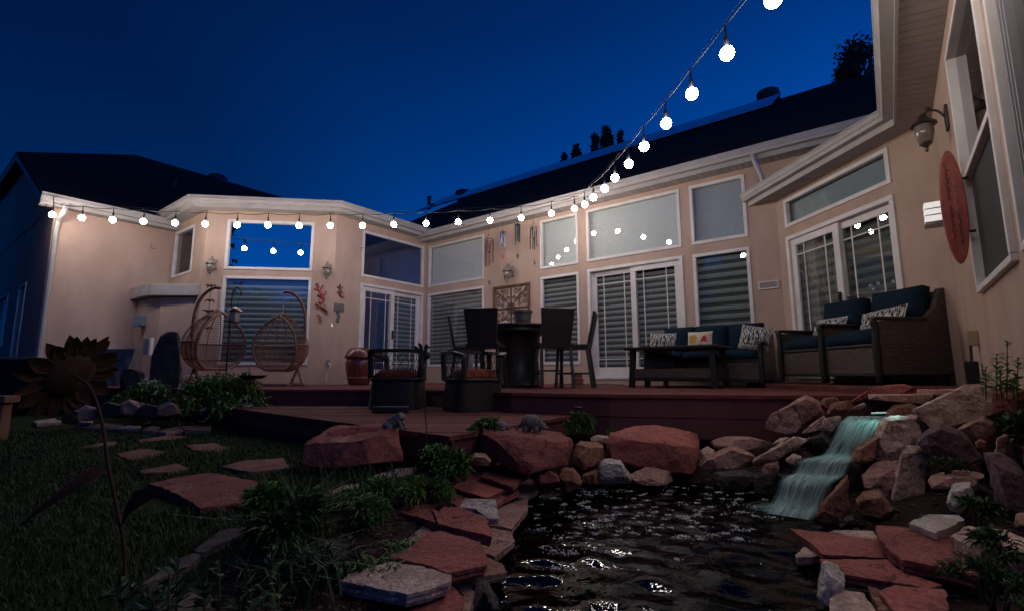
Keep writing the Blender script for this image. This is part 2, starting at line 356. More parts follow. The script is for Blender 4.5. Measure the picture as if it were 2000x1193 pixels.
def window(w, u0, u1, z0, z1, pane=None, blind=None, label=None, ft=.055):
    m = MB(); ring(m, w, u0, u1, z0, z1, ft, -.05, .018)
    m2 = MB()
    f = m.build('window', white, house, bevel=.006)
    a, b, c, d = u0 + ft, u1 - ft, z0 + ft, z1 - ft
    m2.add([w.P(a - .01, c - .01, -.032), w.P(b + .01, c - .01, -.032), w.P(b + .01, d + .01, -.032), w.P(a - .01, d + .01, -.032)], [(0, 1, 2, 3)])
    m2.build('pane', pane or G_PANE, f)
    if blind: blind(w, u0 + .02, u1 - .02, z0 + .02, z1 - .02, f)
    if label: f['label'] = label
    return f
def sliding_door(w, u0, u1, z0, z1, pane, blind, active_right=True, label=None, interior=None):
    ft = .06; m = MB(); ring(m, w, u0, u1, z0, z1, ft, -.09, .022, tb=.05)
    f = m.build('sliding_door', white, house, bevel=.006)
    mid = (u0 + u1) / 2; st = .10
    for i, (a, b, o) in enumerate(((u0 + ft, mid + .05, -.015), (mid - .05, u1 - ft, -.06))):
        if not active_right: o = -.075 - o
        p = MB(); c, d = z0 + .05, z1 - ft
        ring(p, w, a, b, c, d, st, o - .04, o, tb=.17)
        pn = p.build('door_panel', white, f, bevel=.005)
        g0, g1, h0, h1 = a + st, b - st, c + .17, d - st
        g = MB(); g.add([w.P(g0 - .01, h0 - .01, o - .02), w.P(g1 + .01, h0 - .01, o - .02), w.P(g1 + .01, h1 + .01, o - .02), w.P(g0 - .01, h1 + .01, o - .02)], [(0, 1, 2, 3)])
        g.build('pane', pane, f)
        k = MB(); tt = .016; e = .15
        for uu in (g0 + e, g1 - e): k.wbox(w, uu - tt / 2, uu + tt / 2, h0, h1, o - .014, o - .008)
        for zz in (h1 - e, h0 + e): k.wbox(w, g0, g1, zz - tt / 2, zz + tt / 2, o - .0135, o - .0075)
        k.build('grille', white, f)
    hd = MB(); uh = u0 + ft + .05 if not active_right else mid + .0
    hd.wbox(w, uh - .012, uh + .012, z0 + .92, z0 + 1.12, -.012, .03); hd.build('door_handle', black_m, f, bevel=.005)
    if blind: blind(w, u0 + .04, u1 - .04, z0 + .05, z1 - .03, f)
    if label: f['label'] = label
    return f
zebra = lambda n, off=-.085, a=None, b=None, gap=0: (lambda w, u0, u1, z0, z1, p: slats(w, u0, u1, z0, z1, p, n, off, a, b, gap=gap))
cell = lambda mm, pitch=.045: (lambda w, u0, u1, z0, z1, p: pleats(w, u0, u1, z0, z1, p, pitch, -.10, mm))

ZU0, ZU1, ZL0, ZL1 = 2.365, 3.42, .385, 2.20
# --- wall with wind chimes and the long eave
def us(w, *px): return [w.hit(x, 520)[0] for x in px]
bu = us(W_B, 1055.5, 1130.5); b2u = us(W_B, 1147.5, 1331); b3u = us(W_B, 1352, 1460)
dB0 = W_B.hit(1149, 640)[0]; dB1 = W_B.hit(1336, 570)[0]
opB = [(.07, 1.925, ZU0, ZU1), (.07, 1.925, ZL0, ZL1), (bu[0], bu[1], ZU0, ZU1), (bu[0], bu[1], ZL0, ZL1), (4.594, 6.455, ZU0, ZU1), (4.594, 6.455, .10, 2.215), (6.624, 7.523, ZU0, ZU1), (6.624, 7.523, ZL0, ZL1)]
build_wall(W_B, -.3, SOF_B + .12, opB)
window(W_B, *opB[0], blind=cell(shade_m), label='upper window with a pale pleated shade')
window(W_B, *opB[1], G_MID, blind=zebra(18), label='tall window with grey banded blind next to the inner corner')
window(W_B, *opB[2], blind=cell(shade_m))
window(W_B, *opB[3], blind=zebra(18))
window(W_B, *opB[4], blind=cell(shade_m), label='wide upper window reflecting three bulbs')
sliding_door(W_B, *opB[5], G_PANE, zebra(19, -.13), active_right=False)
window(W_B, *opB[6], blind=cell(shade_g, .03))
window(W_B, *opB[7], G_MID, blind=zebra(13, gap=.08))
blue_a = mat('blue_grey_blind', (.25, .29, .32), (.215, .25, .28), scale=30, rough=.9, spec=.1)
blue_b = mat('blue_grey_blind_sheer', (.085, .12, .165), (.07, .10, .14), scale=30, rough=.9, spec=.1)
_x = MB(); _x.add([W_B.P(7.94, SOF_CD - .1), W_B.P(9.7, SOF_CD - .1), W_B.P(9.7, SOF_B + .12), W_B.P(7.94, SOF_B + .12)], [(0, 1, 2, 3)]); _x.build('wall', stucco, house)
# --- bay, right face
opR = [(.66, 2.49, ZU0 - .01, ZU1 - .01), (.65, 2.49, .10, 2.21)]
build_wall(W_R, -.3, SOF_BAY + .1, opR)
window(W_R, *opR[0], glass_mat('bay_side_glass', .10, (.85, .88, .95)))
sliding_door(W_R, *opR[1], G_PANE, lambda w, u0, u1, z0, z1, p: slats(w, (u0 + u1) / 2 - .05, u1, z0, z1, p, 19, -.13, blue_a, blue_b))
# --- bay, middle face
mu = [W_M.hit(441, 480)[0], W_M.hit(612.5, 480)[0]]
opM = [(mu[0], mu[1], ZU0 - .02, ZU1 - .02), (mu[0], mu[1], ZL0 + .01, ZL1 + .005)]
build_wall(W_M, -.3, SOF_BAY + .1, opM)
window(W_M, *opM[0], G_COAT)
window(W_M, *opM[1], G_MID, blind=zebra(16, -.085, blue_a, blue_b))
# --- bay, left face
opF = [(.12, 1.22, ZU0 - .02, ZU1 - .02)]
build_wall(W_F, -.3, SOF_BAY + .1, opF)
window(W_F, *opF[0], MATS['bay_side_glass'])
# --- left wing
build_wall(W_L, -.6, SOF_L + .1, [])
wl = MB(); wl.wbox(W_L, 1.62, 1.72, 2.98, 3.1, 0, .05); wl.build('vent_hood', stucco, house, bevel=.01)
opS = [(3.4, 4.9, .9, 2.2), (6.3, 7.1, .4, 2.2)]
build_wall(W_S, -.6, SOF_L + .1, opS)
for o_ in opS: window(W_S, *o_, G_PANE, label=None)
# --- door wall and the near right wall
opC = [W_C.hit(1530.5, 392)[0], W_C.hit(1734, 287)[0]]
opC = [(opC[0], opC[1], 2.36, 2.80), (opC[0] - .01, opC[1] + .005, .115, 2.222)]
build_wall(W_C, -.3, SOF_CD + .1, opC)
grey_shade2 = mat('blue_grey_roller_shade', (.30, .35, .37), (.27, .32, .34), scale=10, rough=.9, spec=.1)
window(W_C, *opC[0], blind=cell(grey_shade2, .03), label='long narrow transom window above the door')
dc = sliding_door(W_C, *opC[1], G_MID, zebra(16, -.15, mat('olive_blind', (.20, .205, .17), (.17, .175, .145), scale=20, rough=.9, spec=.1), blind_d))
kn = MB()
for zz in (1.02, 1.16): kn.ell(W_C.P((opC[1][0] + opC[1][1]) / 2 + .12, zz, -.015), .028)
kn.build('door_knob', bronze, dc, smooth=True)
opD = [(1.76, 3.06, .745, 2.605), (3.30, 4.2, .745, 2.7)]
build_wall(W_D, -.6, SOF_CD + .1, opD)
ft = .042; m = MB(); ring(m, W_D, *opD[0], ft, -.05, .03); m.wbox(W_D, opD[0][0] + ft, opD[0][1] - ft, 1.59, 1.635, -.05, .02)
wd = m.build('window', white, house, bevel=.006)
g = MB(); g.add([W_D.P(1.8, 1.63, -.03), W_D.P(3.02, 1.63, -.03), W_D.P(3.02, 2.56, -.03), W_D.P(1.8, 2.56, -.03)], [(0, 1, 2, 3)]); g.build('pane', glass_mat('near_window_glass', .30, (.3, .3, .3)), wd)
g = MB(); g.add([W_D.P(1.8, .78, -.022), W_D.P(3.02, .78, -.022), W_D.P(3.02, 1.6, -.022), W_D.P(1.8, 1.6, -.022)], [(0, 1, 2, 3)]); g.build('insect_screen', mat('insect_screen', (.02, .021, .022), (.015, .016, .017), scale=300, rough=.7), wd)
m = MB(); ring(m, W_D, *opD[1], ft, -.05, .03); w2 = m.build('window', white, house, bevel=.006)
tk = MB()
for i in range(6): tk.wbox(W_D, 3.36 + i * .03, 3.378 + i * .03, .8, 2.65, -.06 - (i % 2) * .02, -.012 + (i % 2) * .012)
tk.build('window_track', mat('grey_track', (.30, .28, .29), rough=.4), w2)
g = MB(); g.add([W_D.P(3.54, .78, -.03), W_D.P(4.16, .78, -.03), W_D.P(4.16, 2.66, -.03), W_D.P(3.54, 2.66, -.03)], [(0, 1, 2, 3)]); g.build('pane', G_PANE, w2)
# --- dark linings added behind the glass against sky leaks, and the bay room
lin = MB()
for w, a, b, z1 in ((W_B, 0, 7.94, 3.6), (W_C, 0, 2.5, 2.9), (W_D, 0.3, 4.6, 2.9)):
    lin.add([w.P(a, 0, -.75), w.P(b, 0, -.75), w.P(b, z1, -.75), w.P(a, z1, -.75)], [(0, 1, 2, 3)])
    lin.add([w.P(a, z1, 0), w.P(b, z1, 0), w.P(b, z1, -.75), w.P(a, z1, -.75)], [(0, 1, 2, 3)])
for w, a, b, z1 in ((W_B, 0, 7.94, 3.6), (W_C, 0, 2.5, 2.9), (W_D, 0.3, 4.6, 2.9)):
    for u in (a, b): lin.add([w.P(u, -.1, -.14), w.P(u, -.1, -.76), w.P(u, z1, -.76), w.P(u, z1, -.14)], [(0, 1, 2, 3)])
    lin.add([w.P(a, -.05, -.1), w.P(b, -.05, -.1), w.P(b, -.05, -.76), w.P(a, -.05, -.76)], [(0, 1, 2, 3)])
lin.build('dark_lining', dark_in, house)
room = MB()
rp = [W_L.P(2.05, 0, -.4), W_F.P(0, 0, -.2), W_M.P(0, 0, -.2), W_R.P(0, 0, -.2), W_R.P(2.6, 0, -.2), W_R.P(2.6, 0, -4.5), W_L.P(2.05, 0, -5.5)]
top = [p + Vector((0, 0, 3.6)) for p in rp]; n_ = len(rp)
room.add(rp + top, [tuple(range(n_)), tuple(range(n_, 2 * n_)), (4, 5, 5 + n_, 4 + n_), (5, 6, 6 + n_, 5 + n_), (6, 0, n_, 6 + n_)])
room.build('interior_room', mat('room_sky_tint', (.10, .17, .46), (.08, .13, .38), scale=2, rough=.9), house)  # blue sky glow seen through other windows is put into the wall colour
# lit chandelier inside the bay
ch = thing('chandelier', 'lit chandelier with small frosted shades seen through the bay door', 'chandelier', W_R.P(1.0, 1.32, -1.3))
hub = ch.location
cm = MB(); cm.tube([hub + Vector((0, 0, 2.2)), hub], .008); 
for k in range(6):
    a = k * math.pi / 3; d_ = Vector((math.cos(a), math.sin(a), 0)); cm.tube(spline([hub, hub + d_ * .1 + Vector((0, 0, -.05)), hub + d_ * .2 + Vector((0, 0, -.0))], 4), .006, 5)
cm.build('frame', bronze_d, ch)
lamp_e = emis('chandelier_glow', (.78, .95, 1), 22)
for k in range(6):
    a = k * math.pi / 3; d_ = Vector((math.cos(a), math.sin(a), 0))
    b_ = MB(); b_.lathe([(.012, 0), (.03, .02), (.035, .05), (.022, .07)], 10, hub + d_ * .2 + Vector((0, 0, 0))); b_.build('lamp_shade', lamp_e, ch, smooth=True)

# --- eaves: soffit boards, fascia and gutter along chains of wall tops
def line_x(p, d, q, e):
    den = d.x * e.y - d.y * e.x; t = ((q.x - p.x) * e.y - (q.y - p.y) * e.x) / den; return p + d * t
def chain(walls, o, e0=0, e1=0):
    pts = [walls[0].P(-e0, 0, o)]
    for a, b in zip(walls, walls[1:]): pts.append(line_x(a.P(0, 0, o), a.d, b.P(0, 0, o), b.d))
    pts.append(walls[-1].P(walls[-1].len + e1, 0, o)); return pts
GUT = [(.318, .050), (.405, .050), (.418, .085), (.432, .100), (.435, .152), (.445, .158), (.445, .172), (.425, .172), (.425, .158), (.318, .150)]
def eave(walls, z, e0=0, e1=0, board=.105, caps=True):
    root_s = MB(); A = chain(walls, 0, e0, e1); B_ = chain(walls, .292, e0, e1)
    up_ = MB()
    for i in range(len(A) - 1):
        q = [A[i], A[i + 1], B_[i + 1], B_[i]]; up_.prism([p + Vector((0, 0, z + .03)) for p in q], [p + Vector((0, 0, z + .013)) for p in q])
    so = up_.build('soffit', soffit_m, house)
    for i, w in enumerate(walls):
        La, Lb = (A[i + 1] - A[i]).length, 0
        n = max(1, int(max(La, (B_[i + 1] - B_[i]).length) / board)); gp = .006
        for k in range(n):
            t0, t1 = k / n, (k + 1) / n
            L_ = max(La, .01); g_ = gp / max(L_, .3)
            q = [A[i].lerp(A[i + 1], t0 + g_), A[i].lerp(A[i + 1], t1 - g_), B_[i].lerp(B_[i + 1], t1 - g_), B_[i].lerp(B_[i + 1], t0 + g_)]
            m = MB(); m.prism([p + Vector((0, 0, z + .0125)) for p in q], [p + Vector((0, 0, z)) for p in q]); m.build('soffit_board', soffit_m, so)
    def sweep(prof, nm, mm, e=0):
        m = MB(); rings = [[p + Vector((0, 0, z + h)) for p in [chain(walls, o, e0 + e, e1 + e)[k] for k in range(1)]] for o, h in prof]
        ch_ = [chain(walls, o, e0 + e, e1 + e) for o, h in prof]; n = len(prof); nn = len(ch_[0])
        vs = [ch_[j][k] + Vector((0, 0, z + prof[j][1])) for k in range(nn) for j in range(n)]
        fs = [(k * n + j, k * n + (j + 1) % n, (k + 1) * n + (j + 1) % n, (k + 1) * n + j) for k in range(nn - 1) for j in range(n)]
        fs += [tuple(range(n)), tuple(range(nn * n - 1, (nn - 1) * n - 1, -1))]
        m.add(vs, fs); return m.build(nm, mm, house)
    sweep([(.292, -.022), (.315, -.022), (.315, .145), (.292, .145)], 'fascia', dim_almond)
    sweep(GUT, 'gutter', dim_almond, .015)
eave([W_L], SOF_L, .25, .05)
eave([W_F, W_M, W_R], SOF_BAY, -.12, .12)
eave([W_B], SOF_B, .02, 1.6)
eave([W_C, W_D], SOF_CD, .22, 0)
# downspouts
ds = MB()
p0 = W_L.P(-.02, 0, 0)
ds.tube([W_L.P(.10, SOF_L + .06, .36), W_L.P(.09, SOF_L - .10, .34), W_L.P(.06, SOF_L - .24, .08), W_L.P(.05, SOF_L - .4, .06), W_L.P(.05, -.2, .06)], .042, 8)
ds.build('downspout', dim_almond, house, smooth=True, sharp=40)
ds = MB(); a_ = W_B.hit(1470, 310, .36); b_ = W_C.P(-.20, SOF_CD + .17, .40)
ds.tube([W_B.P(a_[0], SOF_B + .08, .36), W_B.P(a_[0] + .02, SOF_B - .05, .36), W_B.P(a_[0] + .10, SOF_B - .32, .33), W_B.P(a_[0] + .11, SOF_CD + .16, .32)], .036, 8)
ds.build('downspout', dim_almond, house, smooth=True, sharp=40)
# closet bump-out on the left wing with its own little flat roof
cb = MB(); CX = [W_F.P(.06, 0, .02), W_F.P(1.72, 0, .02)]
q0 = [W_L.P(1.50, 0, 0), W_L.P(1.50, 0, .62), W_F.P(1.0, 0, .42), W_F.P(1.55, 0, 0), W_F.P(0, 0, 0)]
cb.prism([p + Vector((0, 0, 1.78)) for p in q0], [p + Vector((0, 0, -.5)) for p in q0]); cb.build('closet_wall', stucco, house, weld=True)
q1 = [W_L.P(1.36, 0, -.02), W_L.P(1.36, 0, .80), W_F.P(1.0, 0, .62), W_F.P(1.74, 0, -.02), W_F.P(0, 0, -.02)]
cr_ = MB(); cr_.prism([p + Vector((0, 0, 2.04)) for p in q1], [p + Vector((0, 0, 1.80)) for p in q1]); cr_.build('closet_fascia', dim_almond, house, weld=True, bevel=.012)

# --- roofs
def roof_hit(w, px, py, oe, ze, sl):
    v = ray(px, py)                                    # z = ze + sl * (oe - o)
    A_ = v.z + sl * v.dot(w.o); b_ = ze + sl * oe - CAM.z - sl * (CAM - w.p).dot(w.o)
    return CAM + v * (b_ / A_)
def slab_of(pts, t=.05):
    m = MB(); m.prism([Vector(p) for p in pts], [Vector(p) - Vector((0, 0, t)) for p in pts]); return m
SLB = .60; oB, zB = .40, SOF_B + .165
rB = [roof_hit(W_B, x, y, oB, zB, SLB) for x, y in ((800, 412), (1640, 158), (1715, 148))]
uo = lambda w, P: ((P - w.p).dot(w.d), (P - w.p).dot(w.o))
zB_ = lambda o: zB + SLB * (oB - o)
u1_, o1_ = uo(W_B, rB[1]); u2_, o2_ = uo(W_B, rB[2])
hx = u1_ + (u2_ - u1_) * (o1_ - oB) / (o1_ - o2_ + 1e-9)
rp = [W_B.P(-4.0, zB_(oB), oB), W_B.P(hx if hx > u1_ else 11, zB_(oB), oB), W_B.P(u1_, zB_(o1_), o1_), W_B.P(-4.0, zB_(o1_), o1_)]
slab_of(rp).build('roof', roof_m, house)
back = [rp[3], rp[2], W_B.P(hx if hx > u1_ else 11, zB_(oB), 2 * o1_ - oB), W_B.P(-4, zB_(oB), 2 * o1_ - oB)]
slab_of(back).build('roof', roof_m, house)
slab_of([rp[1], back[2], rp[2]]).build('roof', roof_m, house)
# left wing: clipped gable
SLL = .49; oL, zL = .40, SOF_L + .165
zL_ = lambda o: zL + SLL * (oL - o)
h0, h1, h2 = [roof_hit(W_L, x, y, oL, zL, SLL) for x, y in ((65, 305), (265, 303), (520, 378))]
ua, oa = uo(W_L, h0); ub, ob = uo(W_L, h1)
rl = [W_L.P(-.27, zL_(oL), oL), W_L.P(6.0, zL_(oL), oL), W_L.P(14, zL_(ob), ob), W_L.P(ub, zL_(ob), ob), W_L.P(-.27, zL_(oa), oa)]
slab_of(rl, .06).build('roof', roof_m, house)
obk = 2 * ob - oa
slab_of([rl[4], rl[3], W_L.P(-.27, zL_(oa), obk)], .06).build('roof', roof_m, house)
slab_of([rl[3], rl[2], W_L.P(14, zL_(oL), 2 * ob - oL), W_L.P(-.27, zL_(oL), 2 * ob - oL), W_L.P(-.27, zL_(oa), obk)], .06).build('roof', roof_m, house)
rk = MB()
for a, b in ((rl[0], rl[4]), (rl[4], W_L.P(-.27, zL_(oa), obk)), (W_L.P(-.27, zL_(oa), obk), W_L.P(-.27, zL_(oL), 2 * ob - oL))):
    d_ = Vector((0, 0, -.2)); e_ = W_L.d * .03; dz = Vector((0, 0, -.062))
    rk.hexa([a + d_, b + d_, b + d_ + e_, a + d_ + e_], [a + dz, b + dz, b + dz + e_, a + dz + e_])
rk.build('rake_board', dim_almond, house)
gw = MB(); ps = [W_L.P(0, SOF_L + .05, 0), W_L.P(0, zL_(0) - .1, 0), W_L.P(0, zL_(oa) - .1, oa), W_L.P(0, zL_(oa) - .1, obk), W_L.P(0, SOF_L + .05, 2 * ob)]
gw.add(ps, [(0, 1, 2, 3, 4)]); gw.build('gable_wall', stucco, house)
# bay roof and the low roof over the door wall
bc = chain([W_F, W_M, W_R], .40, -.12, .12); apex = W_M.P(1.3, SOF_BAY + .165 + .55, -3.4)
br_ = MB()
for i in range(3): br_.add([bc[i] + Vector((0, 0, SOF_BAY + .16)), bc[i + 1] + Vector((0, 0, SOF_BAY + .16)), apex], [(0, 1, 2)])
br_.build('roof', roof_m, house)
cc = chain([W_C, W_D], .40, .22, 0); ci = chain([W_C, W_D], -2.6, .22, 0); z0_, z1_ = SOF_CD + .16, SOF_CD + .5
lr = MB()
for i in range(2): lr.add([cc[i] + Vector((0, 0, z0_)), cc[i + 1] + Vector((0, 0, z0_)), ci[i + 1] + Vector((0, 0, z1_)), ci[i] + Vector((0, 0, z1_))], [(0, 1, 2, 3)])
lr.build('roof', roof_m, house)
# vents and pipe
def on_roof(px, py): return roof_hit(W_B, px, py, oB, zB, SLB)
vt = MB(); p = on_roof(838, 402); vt.tube([p - Vector((0, 0, .2)), p + Vector((0, 0, .42))], .085, 10); vt.tube([p + Vector((0, 0, .40)), p + Vector((0, 0, .47))], .11, 10); vt.build('vent_pipe', mat('black_vent', (.02, .02, .022), rough=.6), house, smooth=True, sharp=40)
for px, py, s in ((906, 380, .42), (1500, 186, .40)):
    p = on_roof(px, py); vt = MB(); vt.lathe([(s, -.25), (s, .06), (s * .92, .12), (s * .5, .19), (.02, .21)], 14, p); vt.build('roof_vent', MATS['black_vent'], house, smooth=True, sharp=40)
p = roof_hit(W_L, 425, 350, oL, zL, SLL); vt = MB(); vt.lathe([(.4, -.25), (.4, .06), (.34, .13), (.1, .19), (.02, .2)], 14, p); vt.build('roof_vent', MATS['black_vent'], house, smooth=True, sharp=40)
p = roof_hit(W_L, 340, 368, oL, zL, SLL); vt = MB(); vt.tube([p - Vector((0, 0, .1)), p + Vector((0, 0, .3))], .05, 8); vt.build('vent_pipe', MATS['black_vent'], house)
# solar panels on the far slope edge
solar_m = mat('solar_glass', (.35, .42, .55), rough=.06, metal=.75)
sa = thing('solar_array', 'row of dark blue solar panels along the top of the long roof', 'solar panels', on_roof(1200, 300))
La_, Ra_ = uo(W_B, on_roof(872, 392))[0], uo(W_B, on_roof(1530, 190))[0]
oT = o1_ + .12; oLo = uo(W_B, on_roof(1200, 301))[1]
npan = 9
for i in range(npan):
    a, b = La_ + (Ra_ - La_) * i / npan + .012, La_ + (Ra_ - La_) * (i + 1) / npan - .012
    q = [W_B.P(a, zB_(oLo) + .10, oLo), W_B.P(b, zB_(oLo) + .10, oLo), W_B.P(b, zB_(oT) + .17, oT), W_B.P(a, zB_(oT) + .17, oT)]
    m = MB(); m.prism(q, [p - Vector((0, 0, .04)) for p in q]); m.build('panel', solar_m, sa)
rl_ = MB()
for o in (oLo - .3, oT + .3): rl_.wbox(W_B, La_, Ra_, zB_(o) + .01, zB_(o) + .08, o - .02, o + .02)
rl_.build('rail', black_m, sa)
# ================================================================== STRING LIGHTS (the light of the scene)
bulb_m = emis('lit_bulb', (1.0, .90, .83), BULB_STRENGTH)
wire_m = mat('black_cable', (.008, .008, .009), rough=.5)
xs1 = [102, 160, 220, 280, 342, 401, 463, 523, 584, 645, 708, 769, 832, 895, 957, 1018, 1077, 1122]
ys1 = [420, 426, 430, 433, 436, 438, 440, 440, 441, 441, 441, 439, 437, 434, 431, 426, 417, 408]
dp1 = [9.3] * 12 + [9.38, 9.44, 9.46, 9.46, 9.3, 8.93]
xs2 = [1142, 1159, 1181, 1201, 1228, 1258, 1301, 1351, 1420, 1510]; ys2 = [400, 386, 369, 348, 321, 287, 242, 184, 105, 0]
bulbs = [CAM + ray(x, y) * d for x, y, d in zip(xs1, ys1, dp1)]
far = [CAM + ray(x, y) * (8.38 * (1 - .0693757 * k)) for k, (x, y) in enumerate(zip(xs2, ys2))]
step = (far[-1] - far[-3]) / 2
far += [far[-1] + Vector((step.x - .012 * k, step.y, step.z * .5)) * k + Vector((0, 0, .004 * k * k)) for k in range(1, 6)]       # the string runs on past the camera to the far end of the yard
for grp, lab in ((bulbs, 'string of round white bulbs hung level along the bay window eave'), (far, 'string of round white bulbs climbing from the roof corner towards the upper right')):
    sl = thing('string_light', lab, 'string lights', grp[0] + Vector((0, 0, .3)), group='strings of bulbs over the deck')
    tops = [b + Vector((0, 0, .235)) for b in grp]
    if grp is bulbs: tops = [W_L.P(-.1, SOF_L + .1, .44)] + tops + [far[0] + Vector((0, 0, .235))]
    pts = []
    for a, b in zip(tops, tops[1:]):
        for k in range(6):
            t = k / 6; pts.append(a.lerp(b, t) - Vector((0, 0, (.03 if grp is bulbs else .012) * 4 * t * (1 - t))))
    pts.append(tops[-1])
    m = MB(); m.tube(pts, .0075 if grp is bulbs else .0055, 5); m.build('cable', wire_m, sl, smooth=True)
    g = MB(); g.tube([t + Vector((0, 0, .03)) for t in tops], .0016, 4); g.build('guide_wire', mat('steel_wire', (.3, .3, .32), rough=.35, metal=.8), sl)
    for i, b in enumerate(grp):
        m = MB(); m.ell(b, .052, 20, 12); bo = m.build('bulb', bulb_m, sl, smooth=True)
        s_ = MB(); s_.tube([b + Vector((0, 0, .24)), b + Vector((0, 0, .15)), b + Vector((0, 0, .12)), b + Vector((0, 0, .052))], [.007, .008, .018, .02], 8); s_.build('socket', wire_m, bo, smooth=True)

# ================================================================== DECK
def clip_strip(poly, d, a, b):
    """part of the polygon (list of Vector, xy) between the lines n.x = a and n.x = b"""
    n = Vector((-d[1], d[0], 0)); bm = bmesh.new()
    f = bm.faces.new([bm.verts.new((p[0], p[1], 0)) for p in poly]); bmesh.ops.triangulate(bm, faces=[f])
    g = lambda: list(bm.verts) + list(bm.edges) + list(bm.faces)
    bmesh.ops.bisect_plane(bm, geom=g(), plane_co=n * a, plane_no=n, clear_inner=True)
    bmesh.ops.bisect_plane(bm, geom=g(), plane_co=n * b, plane_no=n, clear_outer=True)
    if not bm.faces: bm.free(); return None
    bmesh.ops.dissolve_limit(bm, angle_limit=.01, verts=bm.verts, edges=bm.edges)
    return bm
def planks(root, poly, d, z, width, gap, thick, mm):
    n = Vector((-d[1], d[0], 0)); pr = [n.dot(Vector((p[0], p[1], 0))) for p in poly]; b0 = base_of(root)
    k0, k1 = int(min(pr) / width) - 1, int(max(pr) / width) + 1
    for k in range(k0, k1 + 1):
        bm = clip_strip(poly, d, k * width + gap / 2, (k + 1) * width - gap / 2)
        if bm is None: continue
        r = bmesh.ops.extrude_face_region(bm, geom=list(bm.faces))
        for v in r['geom']:
            if isinstance(v, bmesh.types.BMVert): v.co.z = -thick
        dz = rnd.uniform(-.0015, .0015)
        ang = math.atan2(d[1], d[0]); M = Matrix.Rotation(-ang, 4, 'Z')
        for v in bm.verts: v.co = M @ (v.co + Vector((0, 0, z + dz)) - b0)
        bmesh.ops.recalc_face_normals(bm, faces=bm.faces)
        me = bpy.data.meshes.new('plank'); bm.to_mesh(me); bm.free(); me.materials.append(mm)
        o = link(bpy.data.objects.new('plank', me), root); o.rotation_euler = (0, 0, ang)
def boards_along(root, pts, z0, z1, t, mm, name='fascia_board', out=0):
    for a, b in zip(pts, pts[1:]):
        a, b = Vector((*a[:2], 0)), Vector((*b[:2], 0)); d = (b - a).normalized(); n = Vector((d.y, -d.x, 0))
        A, B_ = a + n * out - d * .0, b + n * out + d * .0
        m = MB(); q = [A, B_, B_ - n * t, A - n * t]
        m.prism([p + Vector((0, 0, z1)) for p in q], [p + Vector((0, 0, z0)) for p in q]); m.build(name, mm, root, bevel=.004)
UP = [(-12.5, 9.4), (-6.4, 7.9), (-5.0, 7.2), (-3.4, 6.5), (-1.1, 6.3), (0, 5.1), (.9, 4.62), (2.41, 4.19), (3.72, 3.95), (4.44, 4.9), (4.11, 7.39), (-2.165, 12.17), (-3.75, 10.11), (-6.31, 9.77), (-7.76, 10.9), (-9.0, 9.40), (-11.5, 11.5)]
up_deck = thing('upper_deck', 'long red-brown stained timber deck running along the house', 'deck', (-1, 8, 0))
planks(up_deck, UP, (.991, .131), 0, .14, .007, .03, deck_m)
edge = UP[:9]
boards_along(up_deck, edge, -.034, .001, .05, deck_m, 'nosing_board', .035)
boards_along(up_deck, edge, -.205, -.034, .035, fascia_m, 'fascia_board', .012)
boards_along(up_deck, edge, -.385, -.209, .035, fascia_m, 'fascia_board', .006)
pm_ = MB()
for x, y in ((1.55, 4.55), (2.0, 4.42), (2.6, 4.25)): pm_.box(x - .04, x + .04, y - .0, y + .08, -.7, -.385)
pm_.build('support_post', mat('grey_post', (.16, .13, .12), rough=.8), up_deck)
LO = [(-3.32, 5.9), (-.39, 3.12), (.56, 4.70), (.0, 5.05), (-1.12, 6.26), (-3.35, 6.46)]
lo_deck = thing('lower_deck', 'lower triangular deck step with weathered red-brown boards', 'deck', (-1.3, 5, -.2))
planks(lo_deck, LO, (.9995, -.03), -.2, .115, .013, .03, deck_m)
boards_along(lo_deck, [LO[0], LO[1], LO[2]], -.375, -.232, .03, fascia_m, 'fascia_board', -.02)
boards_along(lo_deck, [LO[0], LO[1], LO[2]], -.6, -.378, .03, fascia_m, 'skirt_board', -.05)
PZ = .06                                             # low landing in front of the door wall
land = thing('deck_landing', 'slightly raised red-brown landing under the right-hand armchairs', 'deck', (3.5, 5.5, 0))
LP = [(3.22, 4.4), (3.72, 4.02), (4.44, 4.9), (4.12, 7.33), (3.40, 7.2)]
planks(land, LP, (.991, .131), PZ, .14, .006, .03, deck_m)
boards_along(land, [LP[4], LP[0], LP[1]], .001, PZ - .031, .03, deck_m, 'fascia_board', -.004)

# ================================================================== GROUND, POND
POND = [on_z(x, y, -.6) for x, y in ((1035, 962), (1080, 944), (1150, 938), (1230, 938), (1320, 940), (1420, 952), (1505, 962), (1545, 978), (1625, 1020), (1610, 1055), (1580, 1085), (1640, 1130), (1650, 1193), (1640, 1330), (980, 1330), (960, 1193), (975, 1100), (1000, 1030), (1015, 990))]
PP = np.array([(p.x, p.y) for p in POND])
def pond_dist(X, Y):                                   # > 0 inside
    inside = np.zeros(X.shape, bool); dm = np.full(X.shape, 1e9)
    for (x1, y1), (x2, y2) in zip(PP, np.roll(PP, -1, 0)):
        c = ((y1 > Y) != (y2 > Y)); xi = (x2 - x1) * (Y - y1) / (y2 - y1 + 1e-12) + x1; inside ^= c & (X < xi)
        dx, dy = x2 - x1, y2 - y1; t = np.clip(((X - x1) * dx + (Y - y1) * dy) / (dx * dx + dy * dy + 1e-12), 0, 1)
        dm = np.minimum(dm, np.hypot(X - x1 - t * dx, Y - y1 - t * dy))
    return np.where(inside, dm, -dm)
sm = lambda t: np.clip(t, 0, 1) ** 2 * (3 - 2 * np.clip(t, 0, 1))
